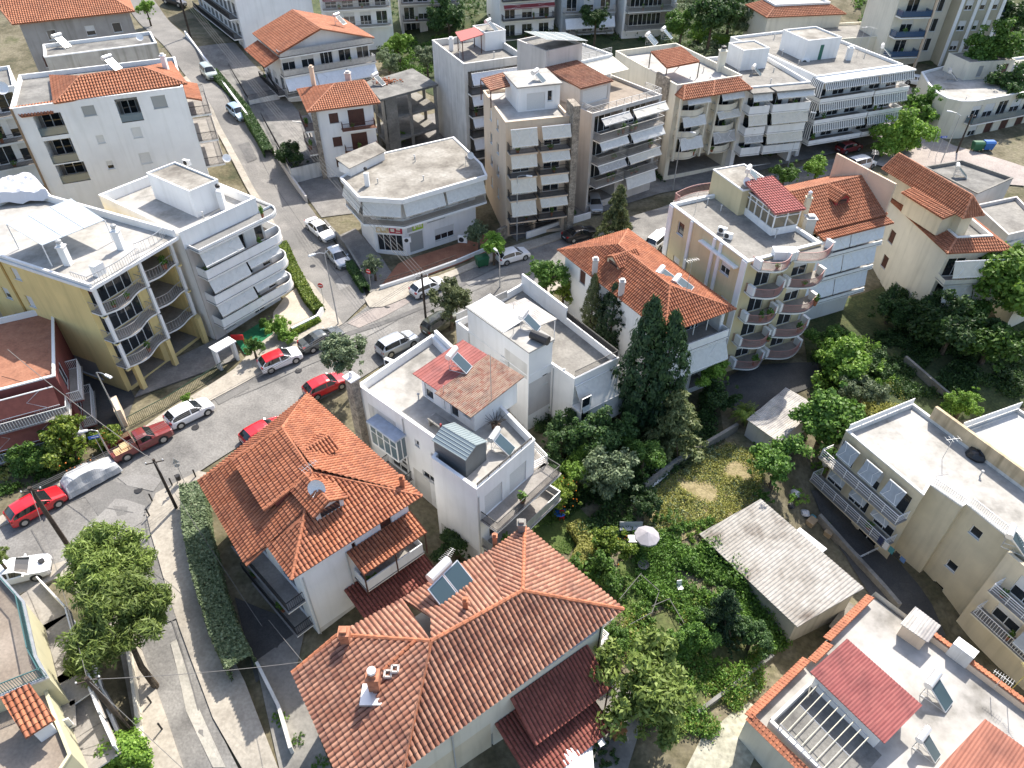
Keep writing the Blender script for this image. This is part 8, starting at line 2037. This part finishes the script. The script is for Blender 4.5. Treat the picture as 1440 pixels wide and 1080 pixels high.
# ================================================================ street furniture
def pole(bx, by, h, label, mat=POLEWOOD, r=.13, lean=(0, 0), cross=True, name='utility_pole', cat='utility pole'):
    p = gp(bx, by); o = empty(name, p, label, cat, 'poles carrying cables')
    m = MB(); m.tube([(0,0,-.3), (lean[0], lean[1], h)], r, 8, r*.75); m.build('shaft', mat, None, (0,0,0)).parent = o
    if cross:
        m = MB(); m.tube([(lean[0]-.6, lean[1]-.2, h-.35), (lean[0]+.6, lean[1]+.2, h-.35)], .05, 5); m.build('crossarm', mat, None, (0,0,0)).parent = o
        for k in (-.55, 0, .55):
            m = MB(); m.lathe((lean[0]+k, lean[1]+k*.33, h-.3), [(.03,0),(.05,.05),(.05,.12),(.02,.16)], 6); m.build('insulator', FRAMEW, None, (0,0,0)).parent = o
    return p+Vector((lean[0], lean[1], h-.2))
T1 = pole(249, 716, 5.7, 'wooden pole on the corner pavement beside the bollards')
T2 = pole(107, 784, 7.8, 'thick wooden pole beside the pine at the street corner', r=.18)
T3 = pole(207, 1056, 8.0, 'leaning wooden pole with a transformer cluster in the lower street', r=.16, lean=(-.9, .6))
T4 = pole(600, 460, 6.4, 'wooden pole on the near kerb by the minivan')
T5 = pole(268, 52, 8.0, 'wooden pole at the top of the side street', r=.2)
T6 = pole(1345, 215, 5.5, 'dark pole at the plaza bins')
def lamp(bx, by, h, label, arm=1.4, az=0, double=False):
    p = gp(bx, by); o = empty('street_lamp', p, label, 'street lamp', 'street lamps', R(az))
    m = MB(); m.tube([(0,0,-.2),(0,0,h)], .08, 8, .05); m.build('post', STEEL, None, (0,0,0)).parent = o
    for s in ((1, -1) if double else (1,)):
        m = MB(); m.tube([(0,0,h),(s*arm*.5,0,h+.25),(s*arm,0,h+.3)], .035, 6); m.build('arm', STEEL, None, (0,0,0)).parent = o
        m = MB(); m.hexa([(s*arm*.9,-.1,h+.24),(s*(arm+.6),-.13,h+.26),(s*(arm+.6),.13,h+.26),(s*arm*.9,.1,h+.24)], [(s*arm*.9,-.08,h+.36),(s*(arm+.55),-.1,h+.38),(s*(arm+.55),.1,h+.38),(s*arm*.9,.08,h+.36)]); m.build('lamp_head', FRAMEW, None, (0,0,0)).parent = o
lamp(476, 457, 8.4, 'double armed street lamp at the mouth of the side street', 1.0, 40, True)
lamp(176, 605, 6.5, 'street lamp leaning over the gate of the yellow building', 1.4, -30)
lamp(727, 338, 8.2, 'street lamp in front of the beige building', 1.2, -20)
lamp(946, 268, 8.0, 'street lamp in front of the cream building with the tiled eave', 1.2, -30)
lamp(1108, 234, 7.5, 'street lamp in front of the stepped balcony building', 1.2, -20)
lamp(1322, 232, 7.0, 'street lamp on the pinkish plaza', 1.2, 150)
lamp(158, 645, 3.2, 'short curved lamp post beside the pickup tailgate', .7, 200)
lamp(703, 404, 4.0, 'short lamp post by the street rail of the white sheeted building', .6, 120)
RED = simple('sign_red', (.50,.015,.02), .4); BLUE = simple('sign_blue', (.02,.09,.42), .4)
def sign(bx, by, h, label, kind, az=0):
    p = gp(bx, by); o = empty('road_sign', p, label, 'road sign', None, R(az))
    m = MB(); m.tube([(0,0,-.2),(0,0,h)], .03, 6); m.build('post', STEEL, None, (0,0,0)).parent = o
    if kind == 'noentry':
        m = MB(); m.tube([(0,-.035,h-.3),(0,-.055,h-.3)], .3, 18); f = m.build('disc', RED, None, (0,0,0)); f.parent = o
        m = MB(); m.box(-.21,.21,-.062,-.058,h-.35,h-.25); m.build('white_bar', FRAMEW, None, (0,0,0)).parent = f
    elif kind == 'blue':
        m = MB(); m.box(-.45,.45,-.05,-.03,h-.3,h); f = m.build('plate', BLUE, None, (0,0,0)); f.parent = o
        m = MB(); m.box(-.25,.2,-.056,-.052,h-.18,h-.12); m.face([(.2,-.054,h-.24),(.36,-.054,h-.15),(.2,-.054,h-.06)]); m.build('arrow', FRAMEW, None, (0,0,0)).parent = f
    elif kind == 'plate':
        m = MB(); m.hexa([(-.28,.03,h-.62),(.28,.03,h-.62),(.28,.05,h-.62),(-.28,.05,h-.62)], [(-.02,.03,h-.1),(.02,.03,h-.1),(.02,.05,h-.1),(-.02,.05,h-.1)]); m.build('plate', GREY, None, (0,0,0)).parent = o
        m = MB(); m.tube([(0,.04,h-.7-.18),(0,.06,h-.7-.18)], .2, 14); m.build('disc', GREY, None, (0,0,0)).parent = o
sign(456, 427, 2.6, 'no entry sign on the left kerb of the side street', 'noentry', -10)
sign(522, 407, 2.6, 'no entry sign at the shop corner of the side street', 'noentry', -25)
sign(150, 646, 2.8, 'blue arrow sign behind the pickup tailgate', 'blue', 20)
sign(260, 679, 2.9, 'back of a triangular sign on the corner pavement', 'plate', 30)
sign(1316, 220, 3.0, 'blue sign on the plaza', 'blue', 0)
for k, (px, py) in enumerate(((276, 672), (243, 684), (215, 706), (211, 727), (214, 990), (229, 1027))):
    p = gp(px, py); m = MB(); m.lathe(p+Vector((0,0,.1)), [(.06,0),(.06,.75),(.075,.78),(.05,.88)], 8)
    tag(m.build('bollard', IRON, org=tuple(p)), ('dark bollard on the kerb behind the bright orange roof corner', 'dark bollard next to the litter bin', 'dark bollard left of the wooden corner pole', 'dark bollard at the inner bend of the kerb', 'dark bollard under the broad pine on the lower street', 'dark bollard lowest on the lower street pavement')[k], 'bollard', 'bollards on the pavements')
p = gp(251, 681); o = empty('litter_bin', p, 'litter bin on a post at the corner pavement', 'litter bin')
m = MB(); m.tube([(0,0,0),(0,0,1.1)], .03, 6); m.build('post', IRON, None, (0,0,0)).parent = o
m = MB(); m.lathe((.22,0,.55), [(.15,0),(.2,.5),(.17,.5)], 10); m.build('bin', TRIM, None, (0,0,0)).parent = o
p = gp(62, 800); o = empty('litter_bin', p, 'litter bin on a post beside the thick wooden pole', 'litter bin')
m = MB(); m.tube([(0,0,0),(0,0,1.1)], .03, 6); m.build('post', IRON, None, (0,0,0)).parent = o
m = MB(); m.lathe((.22,0,.55), [(.15,0),(.2,.5),(.17,.5)], 10); m.build('bin', TRIM, None, (0,0,0)).parent = o
def dumpster(px, py, az, col, lid, label):
    p = gp(px, py); o = empty('dumpster', p, label, 'dumpster', 'wheeled rubbish containers', R(az))
    m = MB(); m.hexa([(-.6,-.4,.2),(.6,-.4,.2),(.6,.4,.2),(-.6,.4,.2)], [(-.72,-.52,1.15),(.72,-.52,1.15),(.72,.52,1.15),(-.72,.52,1.15)]); m.build('body', col, None, (0,0,0)).parent = o
    m = MB(); m.hexa([(-.76,-.55,1.155),(.76,-.55,1.155),(.76,.55,1.155),(-.76,.55,1.155)], [(-.7,-.3,1.38),(.7,-.3,1.38),(.7,.45,1.34),(-.7,.45,1.34)]); m.build('lid', lid, None, (0,0,0)).parent = o
    for x in (-.5, .5):
        for y in (-.33, .33):
            m = MB(); m.tube([(x,y-.04,.1),(x,y+.04,.1)], .1, 8); m.build('wheel', TYRE, None, (0,0,0)).parent = o
GB = simple('green_bin_plastic', (.02,.11,.05), .5); BB = simple('blue_bin_plastic', (.03,.14,.42), .5)
dumpster(678, 374, 25, GB, GB, 'green dumpster at the kerb by the small bright street tree')
dumpster(1372, 212, 0, GB, GB, 'green dumpster on the plaza')
dumpster(1387, 211, 0, BB, BB, 'blue dumpster on the plaza')
# overhead cables
def cable(a, b_, sag, label, r=.018, n=14):
    a, b_ = Vector(a), Vector(b_); m = MB(); m.tube([a.lerp(b_, k/n)-Vector((0,0,sag*4*(k/n)*(1-k/n))) for k in range(n+1)], r, 4)
    return tag(m.build('overhead_cable', simple('cable_grey', (.13,.125,.12), .7), org=tuple(a)), label, 'cable', 'overhead cables')
for k in range(4):
    o_ = Vector((-.5+.33*k, -.17+.11*k, 0)); cable(T4+o_, T5+o_, 1.2, 'overhead cable in the bundle above the side street, strung to the minivan pole')
cable(T1, T1+Vector((-14.5, 9.5, 3.0)), .5, 'thick cable from the corner pole up to the yellow building', .03)
for k in range(3):
    o_ = Vector((-.4+.4*k, -.13+.13*k, 0)); cable(T2+o_, T4+o_, .9, 'overhead cable along the main street between the thick pole and the minivan pole', .014)
cable(T2, T3, .5, 'overhead cable between the thick pole and the leaning pole'); cable(T3, (-7, 22, 3.2), .6, 'overhead cable from the leaning pole over the lower street to the pinkish roof'); cable(T3, (-12, 12, -1), .5, 'overhead cable from the leaning pole across the lower pavement')
cable(T1, at(368, 880, 1.0), .3, 'cable dropping from the corner pole to the yard of the orange roofed house')
cable(at(378, 872, 2.0), at(438, 945, 3.6), .1, 'white cable between the orange roofed house and the pinkish roof')
# ================================================================ walls, fences, gates
def lowwall(pts, h, t, mat, label, name='garden_wall', cat='wall', px=True):
    P = [gp(*p) for p in pts]; m = MB()
    for a, c in zip(P, P[1:]):
        l = (c.xy-a.xy).length; u = (c.xy-a.xy)/l; n = Vector((u.y, -u.x))*t/2; k = max(1, int(l/3))
        for j in range(k):
            A, C = a.lerp(c, j/k), a.lerp(c, (j+1)/k)
            m.hexa([(*(A.xy-n),A.z-1.2),(*(C.xy-n),C.z-1.2),(*(C.xy+n),C.z-1.2),(*(A.xy+n),A.z-1.2)], [(*(A.xy-n),A.z+h),(*(C.xy-n),C.z+h),(*(C.xy+n),C.z+h),(*(A.xy+n),A.z+h)])
    return tag(m.build(name, mat, org=tuple(P[0])), label, cat)
def railfence(pts, h, label, mat=IRON, kind='bars', name='metal_fence', gap=.16, base=.0):
    P = [gp(*p) for p in pts]; r = empty(name, P[0], label, 'fence')
    for a, c in zip(P, P[1:]):
        m = MB(); k = max(1, int((c-a).length/3))
        for j in range(k):
            A, C = a.lerp(c, j/k), a.lerp(c, (j+1)/k); rail_mesh(m, [A.xy, C.xy], (A.z+C.z)/2+base, h, kind, gap)
        m.build('fence_panel', mat, r)
    return r
WIRE = simple('dull_wire', (.08,.08,.075), .7)
GREENF = simple('dark_green_fence_paint', (.02,.06,.035), .5)
railfence([(183, 600), (232, 574), (285, 542), (318, 520)], 1.1, 'dark green fence in front of the yellow building', GREENF)
lowwall([(176, 600), (170, 580)], 1.9, .5, PEACH, 'gate pillar at the left end of the dark green fence', 'gate_pillar', 'pillar')
railfence([(385, 505), (340, 512)], .9, 'short green fence by the topiary tree', GREENF) if False else None
lowwall([(262, 52), (300, 103), (330, 143), (362, 186)], 1.0, .25, WHITE, 'low white wall along the right kerb of the side street')
lowwall([(372, 200), (402, 242), (432, 285)], .9, .25, GREY_WARM, 'grey low wall on the right of the side street below the white one')
lowwall([(458, 318), (488, 352), (512, 392)], .9, .25, CONC_LIGHT, 'concrete wall beside the two cars of the side street')
lowwall([(535, 408), (590, 390), (640, 372), (692, 350)], .55, .22, WHITE, 'low white wall in front of the terracotta shop forecourt')
railfence([(536, 406), (592, 388), (642, 370)], .5, 'dark iron rail on the shop forecourt wall', IRON, base=.55)
lowwall([(455, 440), (448, 452), (412, 470)], .8, .25, WHITE, 'white wall at the corner courtyard')
lowwall([(740, 335), (790, 318), (830, 306)], .8, .2, WHITE, 'white front wall of the beige building yard'); railfence([(738, 334), (788, 317)], .7, 'iron fence on the beige building front wall', IRON, base=.8)
lowwall([(700, 340), (712, 334)], 1.6, .4, STONE, 'stone gate pillar left of the beige building yard', 'gate_pillar', 'pillar')
lowwall([(905, 690), (950, 655), (1010, 620), (1035, 605)], .9, .3, CONC_LIGHT, 'old garden wall above the dry field')
lowwall([(1270, 510), (1310, 545), (1345, 575)], .9, .3, CONC_LIGHT, 'pale wall in the shaded garden on the right')
lowwall([(1150, 730), (1190, 775), (1240, 830), (1262, 856)], .7, .35, CONC_LIGHT, 'concrete kerb wall beside the alley of the cream block')
lowwall([(980, 1005), (1040, 960), (1085, 925)], .5, .25, CONC, 'dark garden kerb above the stone terrace')
railfence([(870, 850), (900, 815), (925, 840), (915, 870), (885, 885)], .8, 'wire mesh fence round a vegetable bed', WIRE, 'bars', gap=.5)
railfence([(915, 860), (940, 850), (968, 900), (955, 915)], .8, 'second wire mesh fence in the vegetable garden', WIRE, 'bars', gap=.5)
lowwall([(365, 940), (395, 1000), (412, 1060)], .9, .2, WHITE_OLD, 'pale yard wall left of the pinkish roof')
railfence([(205, 880), (185, 1000), (215, 1090)], 1.0, 'thin fence along the lower street garden', STEEL, 'bars') if False else None
lowwall([(178, 880), (190, 950), (198, 1010), (205, 1060)], .9, .2, CREAM_PALE, 'cream garden wall on the lower street under the pines')
railfence([(640, 440), (690, 412), (735, 388)], 1.2, 'iron fence between the near pavement and the white sheeted building', IRON) if False else None
# gate canopy with white posts in front of the rounded balcony building
p = gp(322, 512); o = empty('gate_canopy', p, 'white gate canopy on posts by the ball clipped topiary', 'gate canopy', None, R(52))
m = MB(); m.box(-1.1, 1.1, -.6, .6, 2.3, 2.42); m.build('roof', WHITE, None, (0,0,0)).parent = o
for x in (-.95, .95): m = MB(); m.box(x-.13, x+.13, -.3, .3, 0, 2.298); m.build('post', WHITE, None, (0,0,0)).parent = o
p = gp(338, 488); m = MB(); m.box(p.x-.6, p.x+.6, p.y-.05, p.y+.05, p.z+.9, p.z+1.5); m.tube([(p.x-.5,p.y,p.z),(p.x-.5,p.y,p.z+.9)], .03, 5); m.tube([(p.x+.5,p.y,p.z),(p.x+.5,p.y,p.z+.9)], .03, 5)
tag(m.build('notice_board', RED, org=tuple(p)), 'red notice board by the green mat', 'notice board')
# ================================================================ garden furniture
def parasol(px, py, h, r, n, mat, label, square=False):
    z = 0
    for _ in range(10): p = at(px, py, z); z = g(p.x, p.y)+h
    p = at(px, py, z); p.z -= h; o = empty('parasol', p, label, 'parasol')
    m = MB(); m.tube([(0,0,0),(0,0,h+.25)], .03, 6); m.build('pole', FRAMEW, None, (0,0,0)).parent = o
    m = MB(); top = (0,0,h+.45); ring = [(math.cos(6.283*(k+.5)/n)*r, math.sin(6.283*(k+.5)/n)*r, h-.05+.04*(k % 2)) for k in range(n)]
    for k in range(n):
        a, c = ring[k], ring[(k+1) % n]; m.face([top, a, c]); m.face([a, (a[0],a[1],a[2]-.16), (c[0],c[1],c[2]-.16), c])
    m.build('canopy', mat, None, (0,0,0)).parent = o
    return o
parasol(910, 753, 2.1, 1.0, 10, simple('pale_lilac_canvas', (.33,.315,.335), .9, var=.08), 'round pale lilac parasol over the garden seat')
parasol(800, 1062, 2.4, 2.1, 4, simple('white_canvas', (.74,.74,.75), .9), 'square white parasol at the bottom edge')
parasol(218, 66, 0.1, .9, 10, simple('mint_canvas', (.35,.55,.50), .9), 'mint green parasol') if False else None
def bench(px, py, az, label, mat=GREY, l=1.5):
    p = gp(px, py); o = empty('garden_bench', p, label, 'bench', None, R(az))
    m = MB(); m.box(-l/2, l/2, -.22, .22, .42, .47); m.build('seat', mat, None, (0,0,0)).parent = o
    m = MB(); m.hexa([(-l/2,.2,.48),(l/2,.2,.48),(l/2,.25,.48),(-l/2,.25,.48)], [(-l/2,.3,.9),(l/2,.3,.9),(l/2,.35,.9),(-l/2,.35,.9)]); m.build('backrest', mat, None, (0,0,0)).parent = o
    for x in (-l/2+.1, l/2-.1):
        m = MB(); m.box(x-.04, x+.04, -.2, .2, 0, .418); m.build('leg', IRON, None, (0,0,0)).parent = o
bench(887, 748, 0, 'grey garden bench left of the round parasol', GREY, 1.9)
p = gp(890, 765); o = empty('garden_table', p, 'small white table beside the garden bench', 'table')
m = MB(); m.box(-.45,.45,-.35,.35,.68,.73); m.build('top', FRAMEW, None, (0,0,0)).parent = o
for x in (-.38,.38):
    for y in (-.28,.28): m = MB(); m.box(x-.03,x+.03,y-.03,y+.03,0,.678); m.build('leg', FRAMEW, None, (0,0,0)).parent = o
def chairthing(px, py, mat, label, az=0, s=1.0):
    p = gp(px, py); o = empty('garden_chair', p, label, 'chair', None, R(az)); o.scale = (s, s, s)
    m = MB(); m.box(-.22,.22,-.22,.22,.4,.44); m.build('seat', mat, None, (0,0,0)).parent = o
    m = MB(); m.hexa([(-.22,.19,.443),(.22,.19,.443),(.22,.23,.443),(-.22,.23,.443)], [(-.2,.28,.9),(.2,.28,.9),(.2,.32,.9),(-.2,.32,.9)]); m.build('backrest', mat, None, (0,0,0)).parent = o
    for x in (-.18,.18):
        for y in (-.18,.18): m = MB(); m.box(x-.025,x+.025,y-.025,y+.025,0,.398); m.build('leg', mat, None, (0,0,0)).parent = o
TOYB = simple('blue_toy_plastic', (.02,.13,.55), .4); TOYR = simple('red_toy_plastic', (.55,.02,.02), .4)
chairthing(790, 730, TOYR, 'red child chair beside the lemon tree', 0, .9)
p = gp(787, 725); o = empty('play_table', p, 'blue plastic play table under the lemon tree', 'play table')
m = MB(); m.lathe((0,0,.45), [(.5,0),(.55,.03),(.5,.08)], 12); m.build('top', TOYB, None, (0,0,0)).parent = o; m = MB(); m.lathe((0,0,0), [(.3,0),(.12,.1),(.12,.447)], 10); m.build('base', TOYB, None, (0,0,0)).parent = o
chairthing(845, 1048, FRAMEW, 'white chair beside the square white parasol', 30); chairthing(955, 830, FRAMEW, 'white chair alone in the vegetable garden', 10)
p = gp(904, 798); m = MB(); m.lathe(p, [(.3,0),(.45,.4),(.42,.4),(.36,.3),(.01,.28)], 14); tag(m.build('round_planter', CONC, org=tuple(p)), 'round concrete planter on the small lawn', 'planter')
# stacked white boards by the garden wall
p = gp(925, 678); o = empty('board_stack', p, 'stack of white boards leaning by the old garden wall', 'boards')
for k in range(6):
    q = gp(912+k*1.5, 690-k*5); e = gp(938+k*2, 668-k*4); m = MB(); d_ = (e.xy-q.xy).normalized(); m.obox(q.xy, d_, 0, (e-q).length, -.09, .09, q.z+.12, q.z+.18); m.build('board', FRAMEW, o)
# rubbish by the long shed
for k, (px, py, mt, lab) in enumerate(((1118,695,BAGW,'big white plastic sack by the rubbish heap'), (1132,722,BAGW,'smaller white sack lower in the rubbish heap'), (1112,712,BAGB,'black bin bag beside the white sack'), (1143,728,simple('cyan_bag', (.08,.30,.36), .5),'teal bag near the alley wall'))):
    p = gp(px, py); heap(px, py, p.z, .45-.05*k, mt, 'rubbish_bag', lab, 'rubbish bag', 30+k)
for px, py, lab in ((1165, 752, 'cardboard box at the top of the alley'), (1140, 737, 'pale crate by the rubbish bags')):
    p = gp(px, py); boxthing('box', px, py, p.z, (.8, .6, .5), 40, simple('cardboard', (.36,.27,.17), .9, var=.1), lab, 'box')
p = gp(868, 1032); boxthing('wooden_crate', 868, 1032, p.z, (.9, .7, .7), 25, simple('orange_brown_wood', (.30,.14,.05), .7, var=.15), 'wooden crate beside the white chair', 'crate')
# outside stairs by the cream block
p0, p1 = at(1195, 622, -3.0), at(1150, 655, -6.6); d_ = (p1-p0); o = empty('outside_stairs', gp(1150, 660), 'white outside stairs left of the cream block', 'stairs'); n = 12
for k in range(n):
    q = p0.lerp(p1, k/n); m = MB(); u_ = Vector((d_.x, d_.y)).normalized(); m.obox(q.xy, u_, 0, .32, -.9, .9, q.z-.06, q.z); m.build('step', WHITE_OLD, o)
for s in (-.9, .9):
    m = MB(); u_ = Vector((d_.x, d_.y)).normalized(); nn = Vector((u_.y, -u_.x))*s; m.tube([(*(p0.xy+nn), p0.z+.9), (*(p1.xy+nn), p1.z+.9)], .03, 5)
    for k in range(5): q = p0.lerp(p1, k/4); m.tube([(*(q.xy+nn), q.z-.1), (*(q.xy+nn), q.z+.9)], .02, 4)
    m.build('handrail', FRAMEW, o)
# washing on the cream block balcony
b_, v_, zf_ = CBB; st = random.getstate(); random.seed(6)
for k in range(5):
    s_ = 7.2+k*.55; A = v_.pt(0, s_, 1.36, -4.95); C = v_.pt(0, s_+.45, 1.36, -4.95); m = MB(); hh = random.uniform(.5, .9); n_ = v_.fr(0)[2]; of = Vector((n_.x, n_.y, 0))*.02
    m.hexa([A-Vector((0,0,hh)), C-Vector((0,0,hh)), C-Vector((0,0,hh))+of, A-Vector((0,0,hh))+of], [A, C, C+of, A+of])
    tag(m.build('washing', simple('washing_'+('navy', 'white', 'teal', 'black', 'blue')[k], ((.02,.03,.08), (.6,.6,.6), (.05,.2,.22), (.02,.02,.02), (.08,.15,.3))[k], .9), org=tuple(A)), ('navy', 'white', 'teal', 'black', 'blue')[k]+' washing hung over the lower cream block balcony rail', 'washing', 'washing on the balcony rail')
random.setstate(st)

# vents and pipes on the flat roofs
st = random.getstate(); random.seed(12)
def vents(b_, v_, zf_, n):
    for k in range(n):
        i = random.randrange(len(v_.P)); c = Vector((sum(p.x for p in v_.P), sum(p.y for p in v_.P)))/len(v_.P); a = v_.P[i].lerp(v_.P[(i+1) % len(v_.P)], random.uniform(.15, .85)).lerp(c, random.uniform(.15, .55)); h = random.uniform(.35, .9)
        m = MB(); m.tube([(a.x, a.y, zf_-.05), (a.x, a.y, zf_+h)], .06, 6); m.lathe((a.x, a.y, zf_+h), [(.06,0),(.12,.03),(.12,.1),(.03,.14)], 7); m.build('vent_pipe', GREY, b_.root)
for q, n in ((B1[:3], 4), ((B2[0], B2[1], B2[3]), 3), (G1, 4), (A1, 4), (A4, 3), (A5, 4), (A6, 7), (CR, 4), (CBB, 4), (Y2[:3], 4), ((*SHOP, 7.58), 4)): vents(*q, n)
random.setstate(st)

# pots and wall units on the balconies
st = random.getstate(); random.seed(31); POT = simple('clay_pot', (.28,.11,.06), .8); proto = None; acp = None; na = 0
for k, (v_, i, s0, s1, z, dep, _) in enumerate(SPOTS):
    n_ = v_.fr(i)[2]
    if n_.y > .2: continue
    for q in range(random.choice((0, 1, 1, 2))):
        p = v_.pt(i, random.uniform(s0+.4, s1-.4), dep-.38, z+.012)
        if proto is None:
            proto = empty('potted_plant', p, 'small potted plant standing on an apartment balcony', 'potted plant', 'potted plants on the balconies')
            m = MB(); m.lathe((0,0,0), [(.12,0),(.19,.3),(.16,.3)], 8); m.build('pot', POT, None, (0,0,0)).parent = proto
            m = MB(); [clump(m, Vector((0,0,.5)), .26, 60, .12, 1.2, 1.8)]; m.build('foliage', LEAF['broad'], None, (0,0,0)).parent = proto
        else: copy_thing(proto, p, random.random()*6, scale=(random.uniform(.8, 1.4),)*2+(random.uniform(.7, 1.9),))
st_ = random.setstate(st)
# ================================================================ camera, light
cam = bpy.data.cameras.new('camera'); co = bpy.data.objects.new('camera', cam); COL.objects.link(co)
co.location = (0, 0, CAMH); co.rotation_euler = (R(90)-PITCH, 0, 0)
cam.sensor_fit = 'HORIZONTAL'; cam.sensor_width = 36; cam.lens = 36*FPX/1440; cam.clip_end = 5000
scene.camera = co
SUN_EL = 50.0; SUN_AZ = math.atan2(.42, .907)      # from +y towards +x
w = bpy.data.worlds.new('World'); scene.world = w; w.use_nodes = True
nt = w.node_tree; bg = nt.nodes['Background']; sk = nt.nodes.new('ShaderNodeTexSky')
sk.sky_type = 'NISHITA'; sk.sun_disc = False; sk.sun_elevation = R(SUN_EL); sk.sun_rotation = SUN_AZ; sk.air_density = 1; sk.dust_density = 2; sk.ozone_density = .4
nt.links.new(sk.outputs[0], bg.inputs[0]); bg.inputs[1].default_value = .145
s = bpy.data.lights.new('sun', 'SUN'); s.energy = 4.3; s.angle = R(.53); s.color = (1, .94, .85)
so = bpy.data.objects.new('sun', s); COL.objects.link(so)
d = Vector((.42*math.cos(R(SUN_EL)), .907*math.cos(R(SUN_EL)), math.sin(R(SUN_EL))))
so.rotation_euler = d.to_track_quat('Z', 'Y').to_euler()
scene.view_settings.view_transform = 'Standard'; scene.view_settings.look = 'None'; scene.view_settings.exposure = .88; scene.view_settings.gamma = 1
